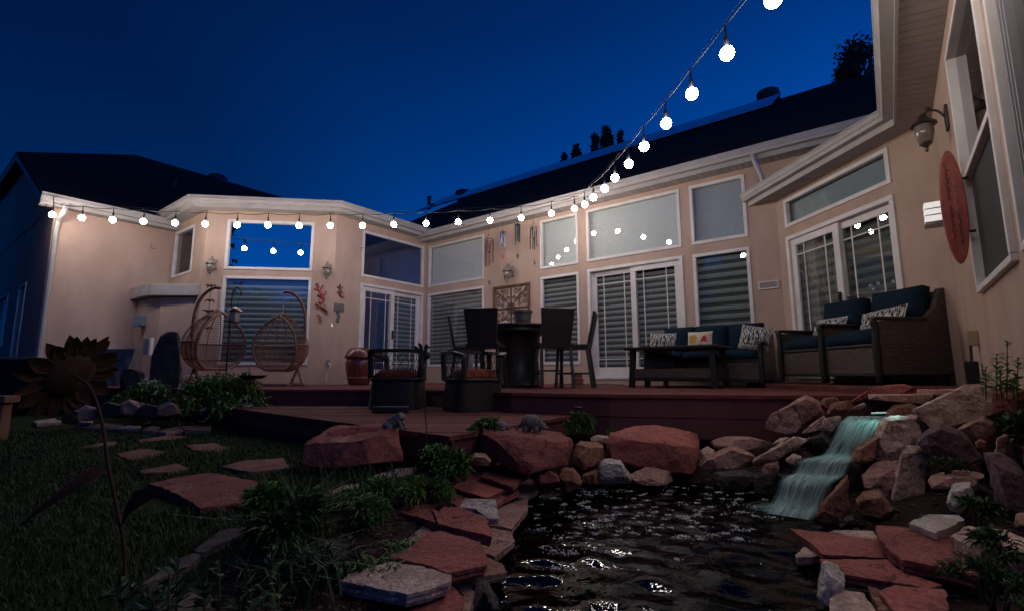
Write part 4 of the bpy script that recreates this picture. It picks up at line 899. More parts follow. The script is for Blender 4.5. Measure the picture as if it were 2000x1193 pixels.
# --- waterfall rocks
for lab, pix, Y, th, mm, bl, ln in (
    ('tan pitted boulder on the left shoulder of the waterfall', ZC((80, 350), (110, 268), (250, 188), (345, 146), (420, 178), (502, 240), (485, 270), (330, 375), (200, 412), (130, 402)), 3.72, .32, sand_pink, .05, .1),
    ('small tan-orange stone next to the pitted boulder', ZC((445, 190), (490, 145), (560, 138), (602, 165), (592, 195), (500, 218)), 3.82, .15, rust_rock, .03, .1),
    ('rough orange lump at the top left of the spillway', ZC((503, 208), (560, 180), (650, 165), (684, 195), (668, 242), (600, 268), (520, 252)), 3.72, .18, rust_rock, .03, .1),
    ('thin dark red shard leaning on the top of the falls', ZC((672, 165), (800, 84), (814, 100), (792, 132), (690, 172)), 3.78, .08, sand_red, .01, .1),
    ('small tan chip left of the spillway mouth', ZC((688, 212), (765, 175), (795, 185), (742, 220)), 3.68, .08, sand_pale, .01, .1),
    ('rusty stone block right beside the spillway mouth', ZC((938, 265), (990, 205), (1100, 190), (1162, 215), (1156, 272), (1020, 322), (950, 312)), 3.40, .2, rust_rock, .04, .2),
    ('very large pale slab leaning at the top right of the falls', ZC((1163, 192), (1280, 130), (1430, 62), (1500, 80), (1712, 105), (1732, 240), (1560, 285), (1390, 312), (1330, 362), (1210, 402), (1175, 300)), 3.12, .14, sand_pale, .02, .25),
    ('rough rust-red stone at the end of the large pale slab', ZC((1712, 92), (1820, 64), (1845, 110), (1830, 230), (1735, 245)), 3.06, .2, sand_red, .03, .2),
    ('orange boulder cut off by the right edge of the picture', ZC((1812, 125), (1870, 90), (1960, 85), (1975, 320), (1900, 312), (1850, 250)), 2.72, .2, rust_rock, .04, .1),
    ('broad tan granular slab beside the middle of the falls', ZC((850, 440), (900, 330), (960, 300), (1150, 288), (1202, 440), (1165, 525), (1060, 535), (1020, 622), (830, 592)), 3.14, .14, sand_pale, .02, .35),
    ('brown wedge stone touching the falls on their right', ZC((700, 560), (720, 518), (872, 428), (845, 560), (812, 622), (692, 612)), 3.12, .2, rust_rock, .03, .25),
    ('tall upright pale slab with a red edge', ZC((1028, 622), (1055, 518), (1248, 538), (1218, 700), (1182, 962), (1122, 1025), (970, 962), (1000, 870)), 2.86, .11, sand_pale, .012, .3),
    ('grey speckled rounded stone left of the tall pale slab', ZC((783, 720), (880, 610), (990, 608), (1032, 650), (1012, 800), (962, 890), (850, 850), (790, 800)), 2.98, .2, sand_pink, .04, .25),
    ('smooth brown boulder at the foot of the tall pale slab', ZC((733, 902), (780, 855), (890, 848), (972, 940), (940, 1002), (850, 1025), (760, 982)), 2.72, .2, rust_rock, .07, .1),
    ('rusty triangular slab standing in the water beside the falls', ZC((418, 1012), (470, 930), (560, 840), (640, 733), (652, 1000), (580, 1062), (510, 1090), (440, 1062)), 2.70, .09, rust_rock, .012, .2),
    ('large purple boulder with white veins', ZC((1188, 482), (1240, 400), (1330, 350), (1480, 410), (1600, 490), (1622, 560), (1500, 632), (1380, 602), (1210, 532)), 2.82, .3, purple_rock, .08, .1),
    ('pinkish brown rock behind the purple boulder', ZC((1460, 382), (1560, 320), (1640, 288), (1745, 360), (1700, 450), (1560, 432)), 2.98, .22, sand_pink, .05, .1),
    ('small orange cobble right of the purple boulder', ZC((1588, 462), (1620, 445), (1662, 460), (1652, 512), (1600, 522)), 2.72, .07, rust_rock, .03, .1),
    ('rounded pale tan boulder near the right edge', ZC((1735, 545), (1760, 450), (1810, 420), (1870, 430), (1925, 520), (1900, 602), (1800, 578)), 2.5, .22, sand_pink, .06, .1),
    ('tall dark purple rock at the right edge', ZC((1668, 582), (1760, 578), (1880, 640), (1955, 720), (1965, 1010), (1830, 985), (1740, 902), (1700, 740)), 2.34, .25, purple_rock, .05, .15),
    ('flat pinkish slab among the plants right of the tall pale slab', ZC((1258, 735), (1400, 704), (1642, 704), (1560, 765), (1400, 805), (1290, 802)), 2.56, .2, sand_pink, .04, .4),
    ('whitish hollowed stone above the ferns', ZC((1388, 902), (1430, 790), (1540, 778), (1565, 850), (1480, 962), (1410, 952)), 2.42, .16, sand_white, .04, .15),
    ('small grey-brown rock at the lower right edge behind ferns', ZC((1868, 1060), (1900, 1020), (1955, 1000), (1975, 1090), (1900, 1110)), 2.1, .14, sand_pink, .04, .1),
    ('long tan slab slanting down the left side of the falls', ZC((-10, 632), (0, 575), (120, 530), (260, 430), (372, 398), (382, 430), (260, 502), (120, 592)), 3.42, .10, sand_pale, .02, .25),
    ('little tan stone at the upper end of the slanting slab', ZC((118, 475), (160, 440), (245, 428), (235, 470), (140, 495)), 3.6, .12, sand_pale, .03, .1),
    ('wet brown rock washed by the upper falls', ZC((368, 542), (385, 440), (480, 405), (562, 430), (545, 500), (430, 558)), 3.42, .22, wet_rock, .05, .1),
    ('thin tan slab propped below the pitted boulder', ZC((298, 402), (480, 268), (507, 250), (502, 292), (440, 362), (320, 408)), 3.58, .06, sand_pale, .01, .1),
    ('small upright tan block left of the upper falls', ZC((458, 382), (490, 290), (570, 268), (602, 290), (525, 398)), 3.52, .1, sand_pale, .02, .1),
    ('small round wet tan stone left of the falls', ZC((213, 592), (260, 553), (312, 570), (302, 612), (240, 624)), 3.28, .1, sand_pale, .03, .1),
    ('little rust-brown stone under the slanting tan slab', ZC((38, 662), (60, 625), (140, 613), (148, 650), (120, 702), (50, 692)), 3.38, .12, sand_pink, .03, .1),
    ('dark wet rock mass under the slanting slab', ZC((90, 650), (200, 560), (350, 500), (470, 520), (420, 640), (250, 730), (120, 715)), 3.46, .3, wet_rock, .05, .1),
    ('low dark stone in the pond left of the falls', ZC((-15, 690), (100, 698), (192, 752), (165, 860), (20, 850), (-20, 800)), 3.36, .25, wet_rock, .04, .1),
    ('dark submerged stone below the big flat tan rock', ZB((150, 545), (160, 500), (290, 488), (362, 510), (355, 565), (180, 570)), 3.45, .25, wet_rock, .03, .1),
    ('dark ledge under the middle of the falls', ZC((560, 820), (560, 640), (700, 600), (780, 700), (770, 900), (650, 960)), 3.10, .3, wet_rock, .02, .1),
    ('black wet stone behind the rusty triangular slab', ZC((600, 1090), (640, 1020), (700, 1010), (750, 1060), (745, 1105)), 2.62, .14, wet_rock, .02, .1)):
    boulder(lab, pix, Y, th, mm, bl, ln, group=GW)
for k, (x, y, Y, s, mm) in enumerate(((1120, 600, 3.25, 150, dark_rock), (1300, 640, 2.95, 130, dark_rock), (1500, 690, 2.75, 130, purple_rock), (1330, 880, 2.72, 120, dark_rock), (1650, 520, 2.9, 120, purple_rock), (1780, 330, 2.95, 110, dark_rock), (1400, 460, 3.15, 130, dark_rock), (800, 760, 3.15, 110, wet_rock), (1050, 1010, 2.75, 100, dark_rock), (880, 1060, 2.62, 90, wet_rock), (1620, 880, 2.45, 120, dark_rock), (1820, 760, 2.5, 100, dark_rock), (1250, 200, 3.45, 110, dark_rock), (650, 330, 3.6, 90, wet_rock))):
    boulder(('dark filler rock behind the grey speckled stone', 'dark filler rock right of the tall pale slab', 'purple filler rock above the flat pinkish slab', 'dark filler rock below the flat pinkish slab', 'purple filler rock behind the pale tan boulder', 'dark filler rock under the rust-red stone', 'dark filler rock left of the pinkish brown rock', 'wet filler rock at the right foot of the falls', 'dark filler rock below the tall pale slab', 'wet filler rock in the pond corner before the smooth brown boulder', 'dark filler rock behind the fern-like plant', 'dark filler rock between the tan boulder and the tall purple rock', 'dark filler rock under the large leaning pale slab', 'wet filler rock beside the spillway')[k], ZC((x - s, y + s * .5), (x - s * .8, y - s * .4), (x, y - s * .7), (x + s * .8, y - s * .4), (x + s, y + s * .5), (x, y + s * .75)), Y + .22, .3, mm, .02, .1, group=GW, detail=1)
for lab, pix, Y, th, mm in (
    ('red flat stone lying highest above the spillway', ZC((812, 102), (870, 58), (1050, 40), (1114, 65), (1060, 98), (850, 114)), 3.82, .3, sand_red),
    ('long pinkish slab bridging the spillway', ZC((812, 118), (960, 112), (1295, 112), (1185, 178), (830, 152)), 3.48, .35, sand_pink),
    ('flat pinkish slab behind the large pale slab', ZC((1088, 78), (1400, 66), (1625, 78), (1560, 100), (1300, 114), (1090, 104)), 3.6, .3, sand_pink),
    ('flat red and white slab on the ground below the deck gap', ZB((103, 345), (200, 315), (330, 313), (452, 345), (440, 378), (330, 394), (200, 382)), 3.95, .3, sand_pink),
    ('big flat tan rock with a crack left of the falls', ZB((48, 478), (60, 452), (110, 420), (230, 363), (352, 400), (300, 472), (180, 482)), 3.72, .3, sand_pink),
    ('small round pale cobble beside the flat tan rock', ZB((58, 382), (110, 353), (147, 375), (132, 407), (75, 418)), 3.95, .1, sand_pale)):
    boulder(lab, pix, Y, th, mm, .0, .0, group=GW, amp=.035)
step_m = mat('dull_red_stepping_stone', (.27, .135, .11), (.16, .07, .058), scale=6, rough=.9, bump=.25, bscale=26, spec=.2, crack=3)
edge_m = mat('dimmed_edging_stone', (.22, .17, .155), (.12, .09, .082), scale=6, rough=.9, bump=.25, bscale=26, spec=.2)  # pale stone darkened; dimming towards the frame corner is put into its colour
# --- stepping stones and edging
for lab, pix, z, th, mm in (
    ('very large layered red stepping stone', ZE((890, 435), (1010, 405), (1240, 370), (1400, 398), (1530, 425), (1535, 500), (1440, 545), (1190, 582), (1060, 500)), -.415, .06, sand_red),
    ('wide pinkish stepping stone behind the large layered one', ZD((88, 375), (230, 340), (440, 328), (480, 385), (250, 405)), -.436, .05, step_m),
    ('round pale stepping stone nearest the deck shadow', ZE((1100, 208), (1270, 194), (1352, 225), (1290, 246), (1150, 238)), -.436, .05, step_m),
    ('long thin pale stepping stone behind the round one', ZE((800, 178), (1000, 150), (1105, 155), (1010, 175), (830, 188)), -.438, .05, step_m),
    ('pinkish stepping stone in the middle of the lawn', ZE((685, 262), (850, 225), (985, 250), (900, 276), (760, 292)), -.436, .05, step_m),
    ('pale narrow stepping stone before the large layered one', ZE((825, 358), (1050, 318), (1118, 345), (1000, 367), (840, 372)), -.436, .05, step_m),
    ('dull stepping stone farthest left in the grass', ZE((470, 222), (570, 200), (690, 184), (665, 217)), -.438, .05, step_m),
    ('pale rectangular edging stone at the back of the lawn', ZE((485, 102), (620, 78), (728, 88), (690, 108)), -.41, .05, sand_pale),
    ('small grey edging stone right of the pale rectangular one', ZE((690, 108), (760, 90), (835, 95), (820, 115)), -.41, .05, sand_white),
    ('short tan edging stone in the back row', ZE((838, 118), (900, 94), (950, 100), (920, 124)), -.41, .05, sand_pale),
    ('brown edging stone in the back row before the shrubs', ZE((925, 128), (1050, 97), (1085, 118), (985, 133)), -.41, .05, sand_pink),
    ('long dark edging stone at the right end of the back row', ZE((1060, 94), (1255, 95), (1245, 122), (1100, 117)), -.41, .05, sand_pink),
    ('pale pointed edging stone at the left end of the back row', ZE((195, 66), (320, 48), (365, 66), (220, 78)), -.41, .05, sand_pale),
    ('yellowish little stone at the back of the lawn', ZE((455, 70), (480, 55), (555, 55), (540, 75)), -.40, .05, sand_pale),
    ('long grey edging stone along the planting bed', ZE((840, 1035), (940, 955), (1050, 885), (1150, 848), (1195, 862), (1115, 932), (950, 995)), -.435, .06, edge_m),
    ('second pale edging stone beside the ornamental grass', ZE((1145, 835), (1300, 718), (1400, 698), (1490, 690), (1400, 755), (1200, 845)), -.435, .06, edge_m),
    ('thin pale edging stone left of the low juniper', ZD((695, 515), (800, 480), (875, 472), (862, 498), (720, 528)), -.43, .06, sand_pale),
    ('pale edging stone in front of the frog boulder', ZD((905, 445), (1010, 408), (1100, 383), (1198, 378), (1150, 414), (1000, 436), (930, 456)), -.43, .06, sand_pale),
    ('pale stone under broad leaves at the bottom left', ZE((920, 1170), (980, 1095), (1100, 1078), (1250, 1095), (1300, 1145), (1100, 1215)), -.41, .06, edge_m)):
    flagstone(lab, pix, z, th, mm, group=GS if 'stepping' in lab else 'edging stones of the lawn')
for i, (px, py, s) in enumerate(((170, 806, 26), (215, 800, 30), (255, 795, 22), (290, 802, 28), (330, 800, 24), (140, 812, 18))):
    Y = 6.0 - .1 * i
    boulder(('dark low rock behind the lawn edging, leftmost of six', 'dark low rock under the two standing stones', 'reddish low rock between the standing stones', 'dark low rock below the left shrub', 'rust coloured low rock between the two shrubs', 'tiny grey rock at the far left of the lawn edging')[i], [(px - s, py + 12), (px - s * .8, py - 6), (px - s * .1, py - 14), (px + s * .7, py - 8), (px + s, py + 10), (px, py + 16)], Y, .25, dark_rock if i % 2 else sand_pink, .03, detail=1, group='low rocks behind the lawn')
rock3('tall dark standing stone with broken rusty top by the house', [(292, 745, 7.4), (352, 745, 7.35), (298, 690, 7.4), (308, 660, 7.4), (325, 650, 7.45), (352, 652, 7.45), (354, 700, 7.35), (330, 655, 7.7), (350, 740, 7.7), (300, 742, 7.7), (290, 800, 7.35), (360, 800, 7.3)], dark_rock, name='standing_stone', cat='standing stone', amp=.06)
rock3('shorter dark standing stone with a notched top', [(232, 800, 7.1), (285, 800, 7.05), (234, 745, 7.1), (240, 722, 7.15), (262, 714, 7.15), (282, 722, 7.15), (286, 750, 7.1), (275, 716, 7.35), (240, 760, 7.35), (280, 790, 7.35)], dark_rock, name='standing_stone', cat='standing stone', amp=.07)
# --- the waterfall itself: a sheet of water over three ledges
wf = bpy.data.materials.new('falling_water'); wf.use_nodes = True; t = wf.node_tree; t.nodes.clear(); L = t.links.new
o_ = t.nodes.new('ShaderNodeOutputMaterial'); tr = t.nodes.new('ShaderNodeBsdfTransparent'); pb = t.nodes.new('ShaderNodeBsdfPrincipled')
pb.inputs['Base Color'].default_value = (.46, .70, .68, 1); pb.inputs['Roughness'].default_value = .5; pb.inputs['Subsurface Weight'].default_value = 0  # teal lamp light is put into the water's own colour
uvn = t.nodes.new('ShaderNodeUVMap'); mp = t.nodes.new('ShaderNodeMapping'); mp.inputs['Scale'].default_value = (34, 2.6, 1); L(uvn.outputs[0], mp.inputs[0])
nz = t.nodes.new('ShaderNodeTexNoise'); nz.inputs['Scale'].default_value = 1; nz.inputs['Detail'].default_value = 9; nz.inputs['Roughness'].default_value = .68; nz.inputs['Distortion'].default_value = .5; L(mp.outputs[0], nz.inputs['Vector'])
rg = t.nodes.new('ShaderNodeMapRange'); rg.inputs[1].default_value = .36; rg.inputs[2].default_value = .64; rg.inputs[3].default_value = .22; rg.inputs[4].default_value = .85; L(nz.outputs['Fac'], rg.inputs[0])
sp = t.nodes.new('ShaderNodeSeparateXYZ'); L(uvn.outputs[0], sp.inputs[0])
ed = t.nodes.new('ShaderNodeMath'); ed.operation = 'PINGPONG'; ed.inputs[1].default_value = .5; L(sp.outputs['X'], ed.inputs[0])
eg = t.nodes.new('ShaderNodeMapRange'); eg.inputs[1].default_value = 0; eg.inputs[2].default_value = .12; L(ed.outputs[0], eg.inputs[0])
ml = t.nodes.new('ShaderNodeMath'); ml.operation = 'MULTIPLY'; L(rg.outputs[0], ml.inputs[0]); L(eg.outputs[0], ml.inputs[1])
mx = t.nodes.new('ShaderNodeMixShader'); L(ml.outputs[0], mx.inputs[0]); L(tr.outputs[0], mx.inputs[1]); L(pb.outputs[0], mx.inputs[2]); L(mx.outputs[0], o_.inputs[0])
bpn = t.nodes.new('ShaderNodeBump'); bpn.inputs['Strength'].default_value = .6; bpn.inputs['Distance'].default_value = .02; L(nz.outputs['Fac'], bpn.inputs['Height']); L(bpn.outputs[0], pb.inputs['Normal'])
rows = [((1650, 812, 3.52), (1742, 812, 3.48)), ((1644, 818, 3.42), (1728, 822, 3.38)), ((1636, 826, 3.36), (1720, 832, 3.33)), ((1622, 858, 3.30), (1700, 866, 3.27)), ((1606, 885, 3.27), (1684, 890, 3.24)),
        ((1580, 892, 3.17), (1674, 896, 3.13)), ((1560, 898, 3.09), (1664, 904, 3.07)), ((1548, 922, 3.06), (1652, 928, 3.03)), ((1532, 928, 2.98), (1640, 934, 2.94)), ((1520, 942, 2.91), (1622, 950, 2.88)), ((1512, 968, 2.89), (1610, 985, 2.85)), ((1490, 1000, 2.83), (1590, 1016, 2.78))]
NW = 28; bm = bmesh.new(); uvl = bm.loops.layers.uv.new('UVMap'); G_ = []
pl = [spline([at(*r[0]) for r in rows], 5), spline([at(*r[1]) for r in rows], 5)]
for j, (a, b_) in enumerate(zip(*pl)):
    G_.append([bm.verts.new(a.lerp(b_, i / NW) + Vector((0, -1, .2)) * (.012 * noise.noise(Vector((i * .55, j * .09, 0))) + .008 * math.sin(i / NW * math.pi))) for i in range(NW + 1)])
for j in range(len(G_) - 1):
    for i in range(NW):
        f = bm.faces.new((G_[j][i], G_[j][i + 1], G_[j + 1][i + 1], G_[j + 1][i])); f.smooth = True
        for lp, (u_, v_) in zip(f.loops, ((i, j), (i + 1, j), (i + 1, j + 1), (i, j + 1))): lp[uvl].uv = (u_ / NW, v_ / (len(G_) - 1) * 3)
me = bpy.data.meshes.new('waterfall'); bm.to_mesh(me); bm.free(); me.materials.append(wf)
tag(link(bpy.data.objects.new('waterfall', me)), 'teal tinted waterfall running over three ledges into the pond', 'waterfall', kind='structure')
# ledges under the water
for k, (a, b_) in enumerate((((1640, 824, 3.50), (1718, 828, 3.46)), ((1580, 897, 3.30), (1660, 901, 3.28)), ((1545, 932, 3.10), (1632, 938, 3.08)))):
    A, B_ = at(*a), at(*b_); d_ = Vector((0, -.10, 0)); e_ = Vector((.05, .35, 0)); h_ = Vector((0, 0, -.25)); z_ = Vector((0, 0, -.02))
    rock_mesh([A + d_ + z_, B_ + d_ + z_, B_ + e_ + z_, A + e_ + z_, A + d_ + h_, B_ + d_ + h_, B_ + e_ + h_, A + e_ + h_], 'rock', wet_rock, ('uppermost wet ledge under the falling water', 'middle wet ledge under the falling water', 'lowest wet ledge under the falling water')[k], 'rock', GW, 1, .02)
# churned water at the foot of the falls
sfm = bpy.data.materials.new('churned_water'); sfm.use_nodes = True; t = sfm.node_tree; t.nodes.clear(); L = t.links.new
o_ = t.nodes.new('ShaderNodeOutputMaterial'); tr = t.nodes.new('ShaderNodeBsdfTransparent'); pb = t.nodes.new('ShaderNodeBsdfPrincipled'); pb.inputs['Base Color'].default_value = (.30, .47, .45, 1); pb.inputs['Roughness'].default_value = .3  # the lamp's teal glow is put into the foam colour
co = t.nodes.new('ShaderNodeTexCoord'); nz = t.nodes.new('ShaderNodeTexNoise'); nz.inputs['Scale'].default_value = 13; nz.inputs['Detail'].default_value = 6; nz.inputs['Distortion'].default_value = 1.5; L(co.outputs['Object'], nz.inputs['Vector'])
ln_ = t.nodes.new('ShaderNodeVectorMath'); ln_.operation = 'LENGTH'; mpp = t.nodes.new('ShaderNodeMapping'); mpp.inputs['Scale'].default_value = (2.6, 4.2, 1); L(co.outputs['Object'], mpp.inputs[0]); L(mpp.outputs[0], ln_.inputs[0])
fall = t.nodes.new('ShaderNodeMapRange'); fall.inputs[1].default_value = .15; fall.inputs[2].default_value = 1.0; fall.inputs[3].default_value = .42; fall.inputs[4].default_value = -.30; L(ln_.outputs['Value'], fall.inputs[0])
sm_n = t.nodes.new('ShaderNodeMath'); sm_n.operation = 'ADD'; L(nz.outputs['Fac'], sm_n.inputs[0]); L(fall.outputs[0], sm_n.inputs[1])
rgn = t.nodes.new('ShaderNodeMapRange'); rgn.inputs[1].default_value = .42; rgn.inputs[2].default_value = .95; rgn.inputs[4].default_value = .8; L(sm_n.outputs[0], rgn.inputs[0])
mx = t.nodes.new('ShaderNodeMixShader'); L(rgn.outputs[0], mx.inputs[0]); L(tr.outputs[0], mx.inputs[1]); L(pb.outputs[0], mx.inputs[2]); L(mx.outputs[0], o_.inputs[0])
c0 = on_z(1560, 992, -.588); vs = []; fs = []; n = 40
for r_ in range(1, 10):
    for i in range(n): a = 2 * math.pi * i / n; vs.append((.052 * r_ * math.cos(a), .032 * r_ * math.sin(a), .006 * noise.noise(Vector((r_ * .8, i * .5, 0))) * (1.2 - r_ / 9)))
fs = [(k * n + i, k * n + (i + 1) % n, (k + 1) * n + (i + 1) % n, (k + 1) * n + i) for k in range(8) for i in range(n)] + [tuple(range(n))]
me = bpy.data.meshes.new('splash_foam'); me.from_pydata(vs, [], fs); me.shade_smooth(); me.materials.append(sfm); o = bpy.data.objects.new('splash_foam', me); o.location = c0; link(o)
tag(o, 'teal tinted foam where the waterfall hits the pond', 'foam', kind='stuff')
# submersible lamp at the spillway that tints the falls
lp = at(1722, 806, 3.5); led = thing('spillway_lamp', 'small bright submersible lamp glowing in the spillway mouth', 'lamp', lp)
m = MB()
m.lathe([(.012, 0), (.013, .004), (.004, .008)], 10, lp + Vector((-.03, 0, 0))); m.tube([lp + Vector((-.07, 0, .0)), lp + Vector((.06, .0, .004))], .0055, 6)
m.build('lamp_lens', emis('led_glow', (.55, 1, .95), .35), led, smooth=True)
m = MB(); m.tube([lp + Vector((-.09, .02, -.02)), lp + Vector((.09, .02, -.02))], .014, 6); m.build('lamp_housing', black_m, led)
ld = bpy.data.lights.new('spillway_glow', 'SPOT'); ld.energy = 3.0; ld.color = (.45, 1, .95); ld.spot_size = R_(95); ld.spot_blend = .9; ld.shadow_soft_size = .05
lo = bpy.data.objects.new('spillway_glow', ld); C.objects.link(lo); lo.parent = led; lo.location = Vector((-.02, -.16, .07)); lo.rotation_euler = (at(1585, 975, 2.95) - lp - lo.location).to_track_quat('-Z', 'Y').to_euler()

# loose gravel and chips between the stones
gv = MB(); pts_ = []
for k in range(1500):
    if k < 900: x, y = rnd.uniform(1.2, 3.1), rnd.uniform(1.5, 3.9)
    else: x, y = rnd.uniform(-.35, 2.2), rnd.uniform(1.5, 4.3)
    dd = float(pond_dist(np.array([x]), np.array([y]))[0])
    if dd > .02 or (k >= 900 and dd < -.45): continue
    s_ = rnd.uniform(.006, .022); M = Matrix.Rotation(rnd.uniform(0, 6), 3, 'Z') @ Matrix.Diagonal((rnd.uniform(.7, 1.5), rnd.uniform(.6, 1.1), rnd.uniform(.4, .8)))
    p = Vector((x, y, gz(x, y) + s_ * .2)); gv.add([p + (M @ (v * rnd.uniform(.8, 1.15))) * s_ for v in iv], jf)
tag(gv.build('gravel', dark_rock), 'loose dark gravel and chips between the pond stones', 'gravel', kind='stuff')
# ================================================================== FURNITURE
def cushion(m, x0, x1, y0, y1, z0, z1, M=None, puff=.02):
    nx_, ny_ = 6, 6; grid = {}
    def pt(i, j, top):
        u_, v_ = i / nx_, j / ny_; e = (1 - (2 * u_ - 1) ** 6) * (1 - (2 * v_ - 1) ** 6)
        x = x0 + (x1 - x0) * u_; y = y0 + (y1 - y0) * v_
        z = z1 - .03 * (1 - e) + puff * (e - .5) if top else z0 + .02 * (1 - e)
        p = Vector((x, y, z)); return M @ p if M is not None else p
    vs = [pt(i, j, True) for j in range(ny_ + 1) for i in range(nx_ + 1)] + [pt(i, j, False) for j in range(ny_ + 1) for i in range(nx_ + 1)]
    N = (nx_ + 1) * (ny_ + 1); g_ = lambda i, j: j * (nx_ + 1) + i; fs = []
    for j in range(ny_):
        for i in range(nx_):
            a = (g_(i, j), g_(i + 1, j), g_(i + 1, j + 1), g_(i, j + 1)); fs.append(a); fs.append(tuple(q + N for q in reversed(a)))
    bd = [g_(i, 0) for i in range(nx_)] + [g_(nx_, j) for j in range(ny_)] + [g_(i, ny_) for i in range(nx_, 0, -1)] + [g_(0, j) for j in range(ny_, 0, -1)]
    for a, b in zip(bd, bd[1:] + bd[:1]): fs.append((b, a, a + N, b + N))
    return m.add(vs, fs)
def pillow_mesh(w, h, t, M):
    n = 10; vs = []; fs = []
    for s_ in (1, -1):
        for j in range(n + 1):
            for i in range(n + 1):
                u_, v_ = 2 * i / n - 1, 2 * j / n - 1; e = max(0, (1 - u_ ** 4) * (1 - v_ ** 4)) ** .6; pin = 1 - .06 * (1 - abs(u_)) * 0 - .05 * (v_ ** 2) * (1 - u_ ** 2) - 0
                vs.append(M @ Vector((u_ * w / 2 * (1 - .05 * (1 - v_ ** 2)), s_ * t / 2 * e, v_ * h / 2 * (1 - .05 * (1 - u_ ** 2)))))
    N = (n + 1) ** 2; g_ = lambda i, j: j * (n + 1) + i
    for j in range(n):
        for i in range(n):
            a = (g_(i, j), g_(i + 1, j), g_(i + 1, j + 1), g_(i, j + 1)); fs += [tuple(reversed(a)), tuple(q + N for q in a)]
    return MB().add(vs, fs)
def striped(name):
    m = mat(name, (.5, .5, .48), rough=.9, spec=.1); t = m.node_tree; L = t.links.new; b = t.nodes['Principled BSDF']
    co = t.nodes.new('ShaderNodeTexCoord'); mp = t.nodes.new('ShaderNodeMapping'); mp.inputs['Scale'].default_value = (105, 105, 16); L(co.outputs['Object'], mp.inputs[0])
    n = t.nodes.new('ShaderNodeTexNoise'); n.inputs['Scale'].default_value = 1; n.inputs['Detail'].default_value = 3; L(mp.outputs[0], n.inputs['Vector'])
    r = t.nodes.new('ShaderNodeMapRange'); r.inputs[1].default_value = .47; r.inputs[2].default_value = .52; L(n.outputs['Fac'], r.inputs[0])
    x = t.nodes.new('ShaderNodeMix'); x.data_type = 'RGBA'; x.inputs[6].default_value = (.58, .56, .52, 1); x.inputs[7].default_value = (.025, .03, .035, 1); L(r.outputs[0], x.inputs[0]); L(x.outputs[2], b.inputs['Base Color']); return m
stripe_m = striped('black_white_stripe')
def arm_side(m, x0, x1, y0, y1, h0, h1, hb):            # sloping wicker side panel: low at the front (y0), sweeping up to the back
    pr = [(y0, .1), (y0, h0), (y0 + .12, h0 + .01), (y1 - .30, h0 + .02), (y1 - .14, h0 + (hb - h0) * .45), (y1 - .05, hb), (y1, hb), (y1, .1)]
    a = [Vector((x0, y, z)) for y, z in pr]; b = [Vector((x1, y, z)) for y, z in pr]; m.prism(a, b); return m
def seat_unit(name, label, n, width, M_loc, rz, cat, hb=.86):
    """deep seating: n seats; front is -y"""
    T = thing(name, label, cat); W2 = width / 2; dpt = .84
    for s in (-1, 1):
        xa, xb = (-W2, -W2 + .09) if s < 0 else (W2 - .09, W2)
        m = MB(); arm_side(m, xa + .012, xb - .012, -.40, .43, .58, .6, hb - .03); m.build('side_panel', resin, T, weld=True)
        f = MB(); f.tube(spline([(0.5 * (xa + xb), -.43, .02), (.5 * (xa + xb), -.435, .3), (.5 * (xa + xb), -.425, .5), (.5 * (xa + xb), -.44, .61)], 4), [.036] * 12 + [.03], 6); f.build('front_post', frame_m, T, smooth=True)
        ar = MB(); ar.box(xa - .015, xb + .03 if s < 0 else xb + .015, -.46, .16, .595, .625); ar.build('armrest', frame_m, T, bevel=.012)
        lg = MB(); lg.box(xa + .01, xb - .01, .36, .43, 0, .12); lg.build('leg', frame_m, T)
    m = MB(); m.box(-W2 + .085, W2 - .085, -.405, -.375, .12, .36); m.build('front_panel', resin, T)
    m = MB(); m.box(-W2 + .08, W2 - .08, -.42, .40, .085, .125); m.box(-W2 + .08, W2 - .08, -.42, -.36, .355, .385); m.build('base_rail', frame_m, T, bevel=.008)
    m = MB(); m.box(-W2 + .09, W2 - .09, .36, .42, .12, hb - .06); m.build('back_panel', resin, T)
    sw = (width - .2) / n
    for i in range(n):
        x0 = -W2 + .1 + i * sw
        c = MB(); cushion(c, x0 + .005, x0 + sw - .005, -.43, .30, .37, .52, puff=.03); c.build('seat_cushion', navy, T, smooth=True)
        Mx = Matrix.Translation((0, .21, .50)) @ Matrix.Rotation(R_(78), 4, 'X')
        c = MB(); cushion(c, x0 + .01, x0 + sw - .01, 0, .44, -.07, .09, Mx, .04); c.build('back_cushion', navy, T, smooth=True)
    T.location = M_loc; T.rotation_euler = (0, 0, rz)
    return T
def place(T, *a): pass
angB = math.atan2(W_B.d.y, W_B.d.x)                    # sofa length runs along the long wall; its front (-y local) looks outwards
u_s0, u_s1 = W_B.hit(1272, 700, .75)[0], W_B.hit(1506, 690, .60)[0]
sofa_w = u_s1 - u_s0
sofa = seat_unit('outdoor_sofa', 'three-seat dark wicker sofa with navy cushions under the tall window', 3, sofa_w, W_B.P((u_s0 + u_s1) / 2, 0, .66), angB, 'sofa', .80)
